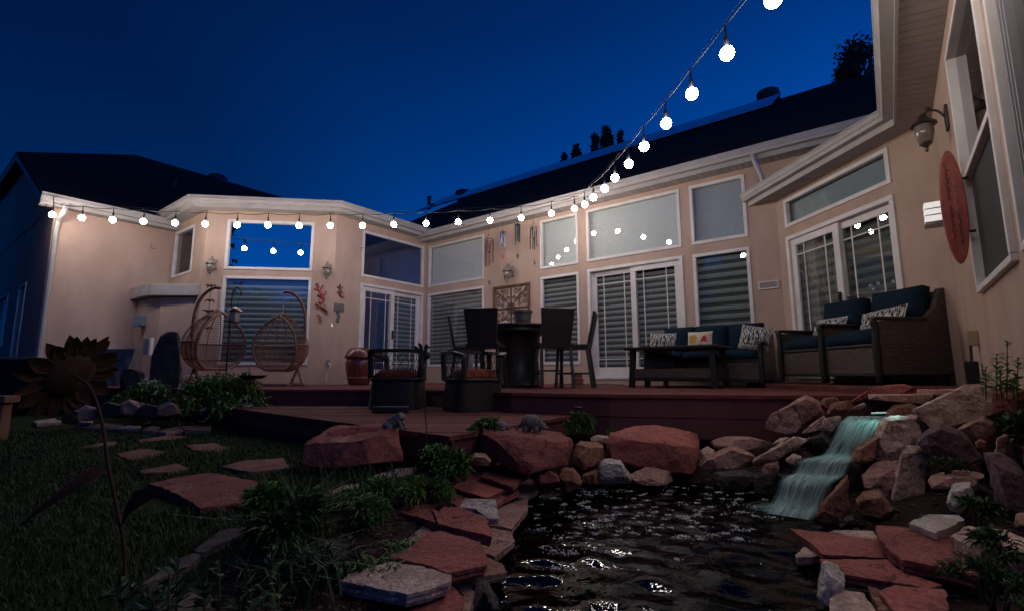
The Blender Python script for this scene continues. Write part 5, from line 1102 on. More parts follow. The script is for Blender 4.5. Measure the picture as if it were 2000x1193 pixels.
# coffee table with a dark bundle on its shelf
tb0, tb1 = W_B.hit(1245, 720, 1.55)[0], W_B.hit(1412, 720, 1.55)[0]
ct = thing('coffee_table', 'dark wicker coffee table in front of the navy sofa', 'table'); tw = (tb1 - tb0)
m = MB(); m.box(-tw / 2 - .05, tw / 2 + .05, -.35, .35, .52, .56); m.build('table_top', frame_m, ct, bevel=.01)
for sx in (-1, 1):
    for sy in (-1, 1):
        m = MB(); m.hexa([(sx * (tw / 2 - .03) - .035, sy * .28 - .035, 0), (sx * (tw / 2 - .03) + .035, sy * .28 - .035, 0), (sx * (tw / 2 - .03) + .035, sy * .28 + .035, 0), (sx * (tw / 2 - .03) - .035, sy * .28 + .035, 0)], [(sx * (tw / 2 - .06) - .035, sy * .26 - .035, .52), (sx * (tw / 2 - .06) + .035, sy * .26 - .035, .52), (sx * (tw / 2 - .06) + .035, sy * .26 + .035, .52), (sx * (tw / 2 - .06) - .035, sy * .26 + .035, .52)]); m.build('leg', frame_m, ct)
m = MB(); m.box(-tw / 2 + .04, tw / 2 - .04, -.28, .28, .15, .26); m.build('shelf', resin, ct)
m = MB(); m.box(-tw / 2 + .02, tw / 2 - .02, -.295, .295, .10, .15); m.build('base_rail', frame_m, ct, bevel=.008)
ct.location = W_B.P((tb0 + tb1) / 2, 0, 1.55); ct.rotation_euler = (0, 0, angB)
bag_m = mat('black_cloth', (.014, .013, .014), (.008, .008, .008), scale=8, rough=.85, bump=.2, bscale=18)
bg_ = W_B.P((tb0 + tb1) / 2 - .22, .26, 1.55)
rock_mesh([bg_ + Vector((x, y, z)) for x, y, z in ((-.38, -.1, 0), (.4, -.2, 0), (.3, .2, 0), (-.3, .2, 0), (-.35, 0, .2), (-.1, -.05, .25), (.2, -.05, .21), (.42, -.1, .08), (0, .15, .2))], 'cloth_bundle', bag_m, 'crumpled black cloth bundle on the shelf of the coffee table', 'bundle', None, 2, .09)
# armchairs in the corner
ca = R_(-41)
c1 = seat_unit('armchair', 'large navy cushioned wicker armchair nearest the right wall', 1, .98, (0, 0, 0), 0, 'armchair', .93)
c1.location = (3.99, 5.30, PZ); c1.rotation_euler = (0, 0, R_(-82)); c1.scale = (.80, .97, 1.10); c1['group'] = 'navy wicker armchairs'
c2 = copy_tree(c1); c2['label'] = 'navy cushioned wicker armchair partly hidden behind the nearest one'; c2.location = (3.95, 6.10, PZ); c2.rotation_euler = (0, 0, R_(-80))
# pillows
def pillow(label, P, w, h, rz, mm, tiltx=-12, roll=0, name='pillow'):
    T = tag(pillow_mesh(w, h, .13, Matrix.Rotation(R_(roll), 4, 'Y')).build(name, mm, smooth=True), label, 'pillow', 'throw pillows')
    T.location = P; T.rotation_euler = (R_(tiltx), 0, rz); return T
for px, py, o, w, h, lab, ro in ((1294, 668, .98, .42, .30, 'black and white striped pillow at the left end of the sofa', 3), (1474, 660, .86, .40, .36, 'black and white striped pillow leaning in the right sofa corner', 12)):
    u_, z_ = W_B.hit(px, py, o); pillow(lab, W_B.P(u_, z_, o), w, h, angB, stripe_m, -14, ro)
pic = mat('cream_canvas', (.62, .54, .43), (.55, .47, .37), scale=30, rough=.9)
u_, z_ = W_B.hit(1367, 664, .98); pl_ = pillow('cream pillow printed with red and yellow figures in the middle of the sofa', W_B.P(u_, z_, .98), .36, .27, angB, pic, -14, 0)
redp, yelp = mat('red_print', (.45, .02, .02), rough=.9), mat('ochre_print', (.50, .28, .06), rough=.9)
def patch(parent, poly, mm, y=-.067):
    m = MB(); m.v = [Vector((x, y - .002 * (k % 2) * 0, z)) for k, (x, z) in enumerate(poly)]; m.f = [tuple(range(len(poly)))]
    me = bpy.data.meshes.new('print'); me.from_pydata([tuple(v) for v in m.v], [], m.f); me.materials.append(mm); return link(bpy.data.objects.new('print', me), parent)
patch(pl_, [(.02, -.05), (.05, .03), (.08, .06), (.11, .03), (.12, -.05), (.07, -.03)], redp); patch(pl_, [(-.13, -.06), (-.13, .05), (-.06, .07), (-.02, .02), (-.05, -.06)], yelp, -.066)
patch(pl_, [(.0, -.095), (.03, -.065), (.05, -.1)], redp); patch(pl_, [(.10, -.1), (.11, -.07), (.13, -.1)], redp)
def on_chair(T, x, y, z): return T.location + Matrix.Rotation(T.rotation_euler.z, 3, 'Z') @ Vector((x, y, z))
pillow('long striped lumbar pillow on the nearest armchair', on_chair(c1, .02, .02, .70), .56, .25, c1.rotation_euler.z, stripe_m, -22, -5)
pillow('striped lumbar pillow on the armchair behind', on_chair(c2, .0, .02, .70), .5, .25, c2.rotation_euler.z, stripe_m, -22, 0)
# --- bar table with four chairs
tp = at(1012, 720, 7.35); tp.z = 0
bt = thing('bar_table', 'tall round black table with a drum base under the iron wall art', 'table', tp)
m = MB(); m.lathe([(.52, .86), (.54, .875), (.54, .90), (.50, .905)], 36, tp); m.build('table_top', black_m, bt, smooth=True, sharp=40)
m = MB(); m.lathe([(.47, .80), (.49, .81), (.49, .86), (.2, .86)], 36, tp); m.build('apron', frame_m, bt, smooth=True, sharp=40)
m = MB(); m.lathe([(.36, .0), (.37, .04), (.33, .08), (.30, .40), (.33, .74), (.38, .80)], 24, tp); m.build('base', resin_d, bt, smooth=True, sharp=40)
def bar_chair(label):
    T = thing('bar_chair', label, 'chair', group='tall wicker chairs round the bar table')
    for sx in (-1, 1):
        m = MB(); m.tube([(sx * .2, -.2, .56), (sx * .215, -.235, 0)], .022, 6); m.build('leg', frame_m, T)
        m = MB(); m.tube([(sx * .2, .2, .56), (sx * .215, .27, 0)], .022, 6); m.build('leg', frame_m, T)
        m = MB(); m.tube([(sx * .208, -.22, .2), (sx * .208, .245, .2)], .014, 5); m.build('stretcher', frame_m, T)
    m = MB(); m.tube([(-.2, -.222, .24), (.2, -.222, .24)], .014, 5); m.build('stretcher', frame_m, T)
    m = MB(); m.box(-.235, .235, -.24, .23, .54, .605); m.build('seat', resin_d, T, bevel=.02)
    Mx = Matrix.Translation((0, .215, .57)) @ Matrix.Rotation(R_(-12), 4, 'X')
    m = MB(); m.hexa([Mx @ Vector(p) for p in ((-.2, -.02, 0), (.2, -.02, 0), (.2, .02, 0), (-.2, .02, 0))], [Mx @ Vector(p) for p in ((-.235, -.018, .50), (.235, -.018, .50), (.235, .018, .50), (-.235, .018, .50))]); m.build('backrest', resin_d, T, bevel=.012)
    return T
proto = bar_chair('tall wicker chair with its dark back to the camera left of the table')
def put(o, px, Y, rz, label): p = at(px, 720, Y); o.location = (p.x, p.y, 0); o.rotation_euler = (0, 0, R_(rz)); o['label'] = label
put(proto, 950, 6.75, 168, 'tall wicker chair with its dark back to the camera left of the table')
put(copy_tree(proto), 1078, 6.75, 192, 'tall wicker chair with its dark back to the camera right of the table')
put(copy_tree(proto), 915, 7.5, 98, 'tall wicker chair seen edge-on at the far left of the table')
put(copy_tree(proto), 1122, 7.05, 256, 'tall wicker chair seen from the side at the far right of the table')
pt_ = at(1021, 634, 7.35); pt_.z = .905
pot = thing('plant_pot', 'empty grey plastic plant pot standing on the bar table', 'pot', pt_)
m = MB(); m.lathe([(.10, 0), (.135, .20), (.15, .20), (.152, .235), (.138, .235), (.12, .08), (.02, .04)], 24, pt_); m.build('pot_body', mat('grey_plastic', (.10, .085, .08), (.075, .065, .06), scale=6, rough=.55), pot, smooth=True, sharp=40)
w_ = at(987, 630, 7.5); w_.z = .905
m = MB(); m.lathe([(.05, 0), (.09, .03), (.085, .07), (.03, .095), (.005, .1)], 18, w_); tag(m.build('ceramic_jar', mat('white_glaze', (.55, .52, .50), rough=.3), smooth=True), 'small round white ceramic jar on the bar table', 'jar')
wb = at(912, 668, 8.6); m = MB(); zt = at(912, 656, 8.6).z
bagp = [Vector((wb.x + x, wb.y + y, z)) for x, y, z in ((-.11, 0, 0), (.12, 0, 0), (.1, .2, 0), (-.1, .2, 0), (-.1, .02, zt - .05), (.11, .02, zt - .06), (.03, .06, zt), (-.06, .1, zt - .01))]
rock_mesh(bagp, 'grill_cover', mat('white_cover_cloth', (.50, .46, .44), (.42, .38, .36), scale=6, rough=.8), 'pale cloth-covered stand behind the bar chairs by the corner window', 'cover', None, 2, .03)
# --- two low wicker tub chairs on the lower deck
def tub_chair(label):
    T = thing('tub_chair', label, 'chair', group='low wicker tub chairs on the lower deck')
    n = 20; ring0 = []; sup = lambda a, rx, ry: Vector((rx * math.copysign(abs(math.cos(a)) ** .45, math.cos(a)), ry * math.copysign(abs(math.sin(a)) ** .45, math.sin(a)), 0))
    m = MB(); vs = []; fs = []
    for z, k in ((0, 1.0), (.05, 1.0), (.30, .93), (.325, .93)):
        vs += [sup(2 * math.pi * i / n, .31 * k, .30 * k) + Vector((0, 0, z)) for i in range(n)]
    fs = [(r * n + i, r * n + (i + 1) % n, (r + 1) * n + (i + 1) % n, (r + 1) * n + i) for r in range(3) for i in range(n)] + [tuple(range(3 * n, 4 * n)), tuple(range(n - 1, -1, -1))]
    m.add(vs, fs); m.build('skirt', resin_d, T, smooth=True, sharp=35)
    m = MB(); m.tube([sup(2 * math.pi * i / 32, .295, .285) + Vector((0, 0, .335)) for i in range(32)], .02, 6, closed=True); m.build('seat_rim', resin_d, T, smooth=True)
    c = MB(); cushion(c, -.25, .25, -.27, .22, .335, .43, puff=.05); cu = c.build('seat_cushion', orange, T, smooth=True)
    # piped seams
    sm_ = MB()
    for k in range(5): sm_.tube([(-.2 + .1 * k, -.274, .35), (-.2 + .1 * k, -.275, .40), (-.2 + .1 * k, -.25, .432)], .004, 4)
    sm_.build('seam', mat('seam_brown', (.10, .03, .015), rough=.9), cu)
    # top rail: flat woven band sweeping round back and arms
    P = [sup(a, .30, .29) + Vector((0, 0, z)) for a, z in [(R_(-68 + 316 * i / 30), 0) for i in range(31)]]
    rail = []
    for i in range(31):
        a = R_(-60 + 300 * i / 30); s_ = abs(i - 15) / 15; rail.append(sup(a, .315, .30) + Vector((0, 0, .655 - .07 * s_ ** 2)))
    m = MB(); vs = []
    for p in rail:
        d_ = Vector((p.x, p.y, 0)).normalized(); vs += [p - d_ * .045 + Vector((0, 0, -.018)), p + d_ * .035 + Vector((0, 0, -.022)), p + d_ * .04 + Vector((0, 0, .018)), p - d_ * .045 + Vector((0, 0, .022))]
    fs = [(4 * i + j, 4 * i + (j + 1) % 4, 4 * i + 4 + (j + 1) % 4, 4 * i + 4 + j) for i in range(30) for j in range(4)] + [(3, 2, 1, 0), (120, 121, 122, 123)]
    m.add(vs, fs); m.build('top_rail', resin_d, T, smooth=True, sharp=40)
    for i in (0, 8, 22, 30):
        p = rail[i]; q = Vector((p.x * .94, p.y * .94, .33)); m = MB(); m.tube([q, p - Vector((0, 0, .01))], [.034, .03], 6); m.build('post', resin_d, T)
    m = MB()
    for i in range(2, 29):
        for s_ in (-1, 1):
            p = rail[i]; j = max(0, min(30, i + 2 * s_)); q = Vector((rail[j].x * .95, rail[j].y * .95, .34)); md_ = (p + q) / 2 + Vector((0, 0, .02)); m.tube([p, md_, q], .0035, 4, caps=False)
    m.build('lattice', resin_d, T)
    return T
tc_ = tub_chair('low black wicker tub chair with orange cushion right of the hummingbird stake')
p = on_z(921, 802, -.2); tc_.location = (p.x, p.y + .12, -.2); tc_.rotation_euler = (0, 0, R_(28)); tc_.scale = (.93, .93, .98)
tc2 = copy_tree(tc_); tc2['label'] = 'low black wicker tub chair seen from the front left with its footrest'
p = on_z(772, 798, -.2); tc2.location = (p.x, p.y + .14, -.2); tc2.rotation_euler = (0, 0, R_(178)); tc2.scale = (.97, .95, 1.0)
fr_ = MB(); p = on_z(760, 806, -.2); fr_.box(p.x - .17, p.x + .19, p.y - .03, p.y + .05, -.198, -.135); tag(fr_.build('foot_rest', resin_d, bevel=.01), 'low black wicker bar lying in front of the left tub chair', 'footrest')
# --- hanging egg chairs
def egg_chair(label, rz, pole_ang):
    T = thing('egg_chair', label, 'egg chair', group='hanging rattan egg chairs')
    H, zb = 1.08, .22                                   # basket height and clearance
    prof = lambda t: (.49 * math.sqrt(max(0, 1 - ((.38 - t) / .38) ** 2)) if t < .38 else .49 * math.cos(math.pi / 2 * min(1, ((t - .38) / .62)) ** 1.28)) if 0 < t < 1 else 0
    cut = lambda v: v.y < -.14 - .06 * (1 - abs(v.z - zb - .5) / .6)     # opening at the front
    P = lambda a, t: Vector((prof(t) * math.cos(a), prof(t) * math.sin(a), zb + H * t))
    yo = lambda t: -.10 - .10 * math.sin(math.pi * t)
    rimL, rimR = [], []
    for k in range(25):
        t = .055 + (.99 - .055) * k / 24; r = prof(t); y = max(-r * .98, yo(t)); x = math.sqrt(max(0, r * r - y * y)); rimL.append(Vector((-x, y, zb + H * t))); rimR.append(Vector((x, y, zb + H * t)))
    m = MB(); m.tube(rimL + rimR[::-1], .021, 7, closed=True); m.build('rim', rattan, T, smooth=True)
    def span(t):                                         # angles from the right rim round the back to the left rim
        r = prof(t); y = max(-r * .98, yo(t)); a0 = math.asin(max(-1, min(1, y / max(r, 1e-5)))); return a0, math.pi - a0
    for k in range(1, 10):
        pts = []
        for j in range(22):
            t = .03 + .96 * j / 21; a0, a1 = span(t); pts.append(P(a0 + (a1 - a0) * k / 10, t))
        m = MB(); m.tube(pts, .009, 5); m.build('rib', rattan, T, smooth=True)
    for t, r_ in ((.46, .017), (.20, .012)):
        a0, a1 = span(t); m = MB(); m.tube([P(a0 + (a1 - a0) * i / 24, t) for i in range(25)], r_, 6); m.build('hoop', rattan, T, smooth=True)
    m = MB()
    tt = [.03 + .013 * k for k in range(34)] + [.50 + .032 * k for k in range(13)]
    for t in tt:
        a0, a1 = span(t); m.tube([P(a0 + (a1 - a0) * i / 22, t) * 1.0 + Vector((0, 0, .004 * math.sin(i * 3.1))) for i in range(23)], .0048, 3, caps=False)
    for k in range(1, 40):
        pts = []
        for j in range(10):
            t = .03 + .43 * j / 9; a0, a1 = span(t); pts.append(P(a0 + (a1 - a0) * k / 40, t))
        m.tube(pts, .0042, 3, caps=False)
    m.build('weave', rattan, T)
    top = Vector((0, 0, zb + H))
    ch_ = MB()
    for k in range(9):
        z = top.z + .03 + k * .036; M = Matrix.Translation((0, 0, z)) @ Matrix.Rotation(k * math.pi / 2, 4, 'Z')
        ch_.tube([M @ Vector((.010 * math.cos(a), 0, .022 * math.sin(a))) for a in [i * math.pi / 4 for i in range(8)]], .004, 4, closed=True)
    ch_.build('chain', mat('steel_chain', (.45, .45, .46), rough=.35, metal=.9), T)
    hk = top + Vector((0, 0, .36)); d_ = Vector((math.cos(pole_ang), math.sin(pole_ang), 0))
    m = MB(); m.tube(spline([hk - d_ * .02, hk + d_ * .12 + Vector((0, 0, .0)), hk + d_ * .30 + Vector((0, 0, -.14)), hk + d_ * .41 + Vector((0, 0, -.42)), hk + d_ * .42 + Vector((0, 0, -.9)), hk + d_ * .36 + Vector((0, 0, -1.25)), hk + d_ * .22 + Vector((0, 0, -hk.z + .03))], 8), .027, 8); m.build('pole', rattan, T, smooth=True)
    foot = d_ * .22; e_ = Vector((-d_.y, d_.x, 0))
    m = MB(); m.tube([hk + d_ * .33 + Vector((0, 0, -1.35)), foot + d_ * .20 + Vector((0, 0, .03))], .02, 7); m.build('brace', rattan, T)
    m = MB(); m.tube([foot - e_ * .35 + Vector((0, 0, .025)), foot + e_ * .35 + Vector((0, 0, .025))], .025, 7); m.tube([foot - d_ * .5 + Vector((0, 0, .025)), foot + d_ * .25 + Vector((0, 0, .025))], .025, 7); m.build('base', rattan, T)
    T.rotation_euler = (0, 0, rz); return T
e1 = egg_chair('hanging rattan egg chair opening to the left in front of the bay window', R_(-10), R_(20))
p = at(547, 700, 8.7); e1.location = (p.x, p.y, 0); e1.scale = (.92, .92, 1.0)
e2 = egg_chair('hanging rattan egg chair opening to the right beside the left standing stone', R_(68), R_(108))
p = at(417, 700, 8.3); e2.location = (p.x, p.y, 0.02); e2.scale = (.98, .98, .99)

# ================================================================== THINGS ON THE WALLS
def lantern(label, w, u, z, s=1.0, mm=None, flip=1):
    mm = mm or bronze; P0 = w.P(u, z, 0); T = thing('wall_lantern', label, 'wall lantern', P0, group='carriage lanterns on the walls')
    q = lambda du, dz, o: w.P(u + du * s, z + dz * s, o * s)
    m = MB(); m.wbox(w, u - .055 * s, u + .055 * s, z - .03 * s, z + .19 * s, 0, .022 * s); m.build('back_plate', mm, T, bevel=.006)
    m = MB(); m.tube(spline([q(0, .10, .02), q(0, .17, .07), q(0, .19, .13), q(0, .15, .17)], 5), .011 * s, 6); m.ell(q(0, .205, .13), .022 * s, 8, 6); m.build('arm', mm, T, smooth=True)
    c = w.P(u, z, .17 * s)
    m = MB(); m.lathe([(.012 * s, .17 * s), (.03 * s, .15 * s), (.05 * s, .115 * s), (.095 * s, .075 * s), (.10 * s, .06 * s), (.08 * s, .055 * s)], 12, c); m.build('cap', mm, T, smooth=True, sharp=40)
    m = MB(); m.lathe([(.075 * s, .055 * s), (.07 * s, -.02 * s), (.052 * s, -.10 * s), (.03 * s, -.115 * s)], 12, c); m.build('glass_shade', mat('seeded_lamp_glass', (.24, .20, .17), (.15, .12, .10), scale=30, rough=.12, spec=.7), T, smooth=True)
    m = MB(); m.lathe([(.045 * s, -.10 * s), (.05 * s, -.118 * s), (.02 * s, -.14 * s), (.012 * s, -.165 * s), (.016 * s, -.18 * s), (.004 * s, -.195 * s)], 10, c); m.build('finial', mm, T, smooth=True)
    return T
def wl_px(w, px, py, o=.0): return w.hit(px, py, o)
u_, z_ = wl_px(W_M, 411, 521, .17); lantern('weathered grey wall lantern left of the bay picture window', W_M, u_, z_, 1.0)
u_, z_ = wl_px(W_M, 678, 531, .17); u_ = min(u_, W_M.len - .12); lantern('weathered grey wall lantern between the picture window and the bay door', W_M, u_, z_, 1.0)
u_, z_ = wl_px(W_B, 991, 536, .17); lantern('grey wall lantern below the wind chimes', W_B, u_, z_, 1.1)
u_, z_ = wl_px(W_D, 1806, 258, .16); lantern('dark bronze wall lantern under the right eave', W_D, u_, z_, .95, bronze_d)
# square chrome lamp
u_, z_ = wl_px(W_D, 1822, 418, .14); T = thing('square_wall_lamp', 'square chrome and glass wall lamp beside the red oval sign', 'wall lamp', W_D.P(u_, z_, 0))
chrome = mat('polished_chrome', (.8, .8, .8), rough=.08, metal=1)
m = MB(); m.wbox(W_D, u_ - .05, u_ + .05, z_ - .13, z_ + .13, 0, .02); m.build('back_plate', chrome, T, bevel=.004)
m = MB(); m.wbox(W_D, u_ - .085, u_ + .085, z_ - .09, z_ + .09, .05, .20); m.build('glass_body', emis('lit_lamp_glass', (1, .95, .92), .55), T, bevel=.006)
for zz in (.03, -.03):
    m = MB(); m.wbox(W_D, u_ - .088, u_ + .088, z_ + zz - .006, z_ + zz + .006, .047, .203); m.build('metal_band', chrome, T)
m = MB(); m.wbox(W_D, u_ - .09, u_ + .09, z_ - .115, z_ - .09, .045, .205); m.build('base_cap', mat('dark_chrome', (.12, .11, .11), rough=.2, metal=.9), T)
m = MB(); m.tube([W_D.P(u_, z_ - .06, .01), W_D.P(u_, z_ - .06, .06)], .02, 8); m.build('arm', chrome, T)
# red oval sign with carved lettering too worn to read
u_, z_ = wl_px(W_D, 1863, 404, .10); T = thing('oval_sign', 'tall red painted oval board with worn carved lettering on the right wall', 'sign', W_D.P(u_, z_, 0))
hz_ = .43; hu = .072; m = MB(); n = 36; oc = .10
poly = [(hu * math.cos(2 * math.pi * i / n), hz_ * math.sin(2 * math.pi * i / n)) for i in range(n)]
m.prism([W_D.P(u_ + .022, z_ + y, oc + x) for x, y in poly], [W_D.P(u_ - .018, z_ + y, oc + x) for x, y in poly]); m.build('board', mat('red_paint', (.34, .055, .035), (.22, .032, .022), scale=10, rough=.5, bump=.06, bscale=40), T, bevel=.008)
m = MB(); m.tube([W_D.P(u_, z_ + .2, 0), W_D.P(u_, z_ + .2, .06)], .01, 6); m.build('bracket', black_m, T); m = MB(); m.tube([W_D.P(u_, z_ - .2, 0), W_D.P(u_, z_ - .2, .06)], .01, 6); m.build('bracket', black_m, T)
ink = mat('dark_carving', (.12, .025, .018), rough=.8); pal = mat('pale_wear', (.38, .16, .12), rough=.8)
def squiggle(x, z0, z1, amp, seed, mm, r=.003):      # worn script running down the board
    rr_ = random.Random(seed); k = 90; pts = []
    for i in range(k + 1):
        a = i * .62; g_ = .6 + .5 * math.sin(i * .37 + seed) + rr_.uniform(-.1, .1)
        pts.append(W_D.P(u_ + .0235, z_ + z0 + (z1 - z0) * i / k + .008 * math.cos(a), oc - x + amp * g_ * math.sin(a)))
    m = MB(); m.tube(pts, r, 4); m.build('carved_lettering', mm, T)
squiggle(-.018, .33, .05, .011, 1, ink, .0035); squiggle(.016, .25, -.05, .010, 4, pal, .003); squiggle(.022, -.06, -.30, .009, 2, ink, .003); squiggle(-.016, .0, -.26, .010, 3, ink, .003)
# house number plate / vent
u_, z_ = wl_px(W_B, 1501, 557); T = thing('wall_vent', 'small white louvred vent plate on the wall beside the sofa', 'vent', W_B.P(u_, z_, 0))
m = MB(); ring(m, W_B, u_ - .14, u_ + .14, z_ - .062, z_ + .062, .016, 0, .02); m.build('frame', white, T)
for i in range(6): m = MB(); m.wbox(W_B, u_ - .122, u_ + .122, z_ - .045 + i * .0155, z_ - .036 + i * .0155, .002, .014); m.build('louvre', mat('grey_louvre', (.38, .35, .34), rough=.5), T)
# outlet box with cord on the right wall
u_, z_ = wl_px(W_D, 1897, 660, .04); T = thing('outlet_box', 'beige outdoor outlet box with a black plug and cord on the right wall', 'outlet', W_D.P(u_, z_, 0))
m = MB(); m.wbox(W_D, u_ - .045, u_ + .045, z_ - .06, z_ + .06, 0, .07); m.build('cover', mat('beige_plastic', (.36, .25, .15), rough=.5), T, bevel=.008)
m = MB(); m.tube([W_D.P(u_, z_ - .05, .05), W_D.P(u_ + .005, z_ - .16, .055), W_D.P(u_, z_ - .20, .06)], .011, 6); m.build('cord', wire_m, T)
m = MB(); m.wbox(W_D, u_ - .035, u_ + .035, z_ - .36, z_ - .18, .02, .10); m.build('transformer', black_m, T, bevel=.01)
# small meter boxes on the closet
cq = lambda a, b, t, z: W_L.P(1.50, z, a)
T = thing('utility_box', 'small blue-grey utility box with a pipe on the closet wall', 'utility box', at(275, 626, 10.2))
p = at(275, 626, 10.1); m = MB(); m.box(p.x - .11, p.x + .11, p.y - .08, p.y + .2, p.z - .11, p.z + .11); m.build('case', mat('blue_grey_steel', (.16, .20, .25), rough=.5), T, bevel=.01)
m = MB(); m.tube([p + Vector((.08, .05, -.1)), p + Vector((.10, .05, -.2))], .035, 8); m.tube([p + Vector((.10, .05, -.2)), p + Vector((.08, .1, -.5))], .016, 6); m.build('pipe', bronze, T)
p = at(293, 676, 9.6); T = thing('electric_meter', 'grey meter box half hidden by the tall standing stone', 'meter', p)
m = MB(); m.box(p.x - .10, p.x + .04, p.y - .06, p.y + .3, p.z - .16, p.z + .16); m.build('case', mat('grey_steel', (.22, .22, .22), rough=.5), T, bevel=.01)
m = MB(); m.box(p.x + .045, p.x + .08, p.y - .1, p.y - .02, p.z - .17, p.z + .17); m.build('door', white, T)
# security camera on the bay corner
p = W_R.P(.60, 2.98, .06); T = thing('security_camera', 'tiny white security camera on the bay corner beside the upper window', 'camera', p)
m = MB(); m.ell(p, .035, 10, 8); m.build('housing', white, T, smooth=True); m = MB(); m.tube([p - W_R.o * .06, p], .015, 6); m.build('mount', white, T); m = MB(); m.ell(p + Vector((.012, -.03, -.008)), .016, 8, 6); m.build('lens', black_m, T, smooth=True)
# iron scroll art in a gilt frame
ua, zt = W_B.hit(963, 561, .03); ub, _ = W_B.hit(1034, 552, .03); zb = zt - (ub - ua) * 1.02
art = thing('wall_art', 'square wrought iron scroll panel in a gilt frame on the wall behind the bar table', 'wall art', W_B.P((ua + ub) / 2, zb, 0))
gilt = mat('aged_gilt', (.26, .13, .055), (.13, .06, .03), scale=30, rough=.5, metal=.4, bump=.1, bscale=90); iron = mat('brown_iron', (.13, .075, .045), (.08, .045, .03), scale=30, rough=.5, metal=.5)
m = MB(); ring(m, W_B, ua, ub, zb, zt, .05, .005, .045); fr0 = m.build('frame', gilt, art, bevel=.01)
bd_ = MB()
for i in range(22):
    f = (i + .5) / 22
    for uu, zz in ((ua + (ub - ua) * f, zt - .025), (ua + (ub - ua) * f, zb + .025), (ua + .025, zb + (zt - zb) * f), (ub - .025, zb + (zt - zb) * f)): bd_.ell(W_B.P(uu, zz, .047), .011, 6, 4)
bd_.build('beading', gilt, fr0)
cu_, cz_ = (ua + ub) / 2, (zb + zt) / 2; hw = (ub - ua) / 2 - .05
def spiral(cx, cz, r0, turns, a0, sgn):
    return [(cx + r0 * (1 - .8 * k / 22) * math.cos(a0 + sgn * turns * 2 * math.pi * k / 22), cz + r0 * (1 - .8 * k / 22) * math.sin(a0 + sgn * turns * 2 * math.pi * k / 22)) for k in range(23)]
for qx in (-1, 1):
    for qz in (-1, 1):
        m = MB()
        for cx, cz, r0, a0, sg in ((.30, .78, .16, 0, 1), (.78, .30, .16, 1.57, -1), (.62, .62, .17, 2.3, 1), (.42, .42, .13, .8, -1), (.85, .82, .12, 3.4, 1), (.16, .52, .10, 1.2, -1), (.52, .16, .10, .4, 1), (.86, .56, .09, 2.0, 1), (.56, .88, .09, -.6, -1)):
            pts = spiral(cx, cz, r0, 1.25, a0, sg); m.tube([W_B.P(cu_ + qx * x * hw, cz_ + qz * z * hw, .022) for x, z in pts], .0075, 5)
        m.tube([W_B.P(cu_ + qx * x * hw, cz_ + qz * z * hw, .02) for x, z in ((.1, .1), (.3, .45), (.55, .6), (.98, .98))], .008, 5)
        m.build('scroll', iron, art, smooth=True)
m = MB()
for a, b in (((-.98, 0), (.98, 0)), ((0, -.98), (0, .98))): m.tube([W_B.P(cu_ + a[0] * hw, cz_ + a[1] * hw, .022), W_B.P(cu_ + b[0] * hw, cz_ + b[1] * hw, .022)], .012, 5)
for r0 in (.10, .2): m.tube([W_B.P(cu_ + r0 * hw * 1.2 * math.cos(a), cz_ + r0 * hw * 1.2 * math.sin(a), .024) for a in [i * math.pi / 8 for i in range(16)]], .009, 5, closed=True)
m.build('centre_rosette', iron, art, smooth=True)
# wind chimes hanging from the soffit
def chime(label, px, o, y_ring, y_tube0, tubes, mm, rw, sail, sail_m=None, ring_style=0):
    u0, z1 = W_B.hit(px, y_ring, o); T = thing('wind_chime', label, 'wind chime', W_B.P(u0, SOF_B, o), group='wind chimes under the eave')
    cpt = W_B.P(u0, z1, o)
    m = MB(); m.tube([W_B.P(u0, SOF_B, o), cpt + Vector((0, 0, .10 if ring_style == 0 else .02))], .004, 4)
    if ring_style == 0:
        for k in range(3): a = k * 2.1; m.tube([cpt + Vector((0, 0, .12)), cpt + Vector((rw * math.cos(a), rw * math.sin(a), 0))], .003, 4)
    m.build('hanging_cord', black_m, T)
    m = MB()
    if ring_style == 0: m.tube([cpt + Vector((rw * math.cos(i * math.pi / 9), rw * math.sin(i * math.pi / 9), 0)) for i in range(18)], .008, 5, closed=True)
    else: m.lathe([(rw * 1.15, -.012), (rw * 1.1, .01), (rw * .5, .03), (.01, .035)], 14, cpt)
    m.build('top_ring', mm if ring_style != 1 else mat('dark_wood', (.07, .035, .025), rough=.5), T, smooth=True)
    for k, (a, l0, ln) in enumerate(tubes):
        q = cpt + Vector((rw * .9 * math.cos(a), rw * .9 * math.sin(a), -l0)); m = MB(); m.tube([q, q - Vector((0, 0, ln))], .0135, 8); m.build('chime_tube', mm, T, smooth=True, sharp=40)
    m = MB(); sz = min(t_[2] for t_ in tubes) * .6; m.lathe([(.028, -sz - .01), (.028, -sz + .01)], 12, cpt); m.build('striker', black_m, T)
    u1, z2 = W_B.hit(px + sail[0], sail[1], o); q = W_B.P(u1, z2, o); m = MB(); m.tube([cpt - Vector((0, 0, sz)), q], .0022, 4); m.build('sail_cord', black_m, T)
    kind, h = sail[2], sail[3]; m = MB(); R3 = W_B.d
    if kind == 'disc': pl2 = [(h * .6 * math.cos(i * math.pi / 8), h * math.sin(i * math.pi / 8)) for i in range(16)]
    elif kind == 'star': pl2 = [((h if i % 2 else h * .55) * math.cos(i * math.pi / 8), (h if i % 2 else h * .55) * math.sin(i * math.pi / 8)) for i in range(16)]
    else: pl2 = [(0, h), (h * .55, -h * .25), (0, -h), (-h * .12, 0)]
    m.prism([q + R3 * x + Vector((0, 0, z)) - W_B.o * .004 for x, z in pl2], [q + R3 * x + Vector((0, 0, z)) + W_B.o * .004 for x, z in pl2]); m.build('sail', sail_m or mm, T)
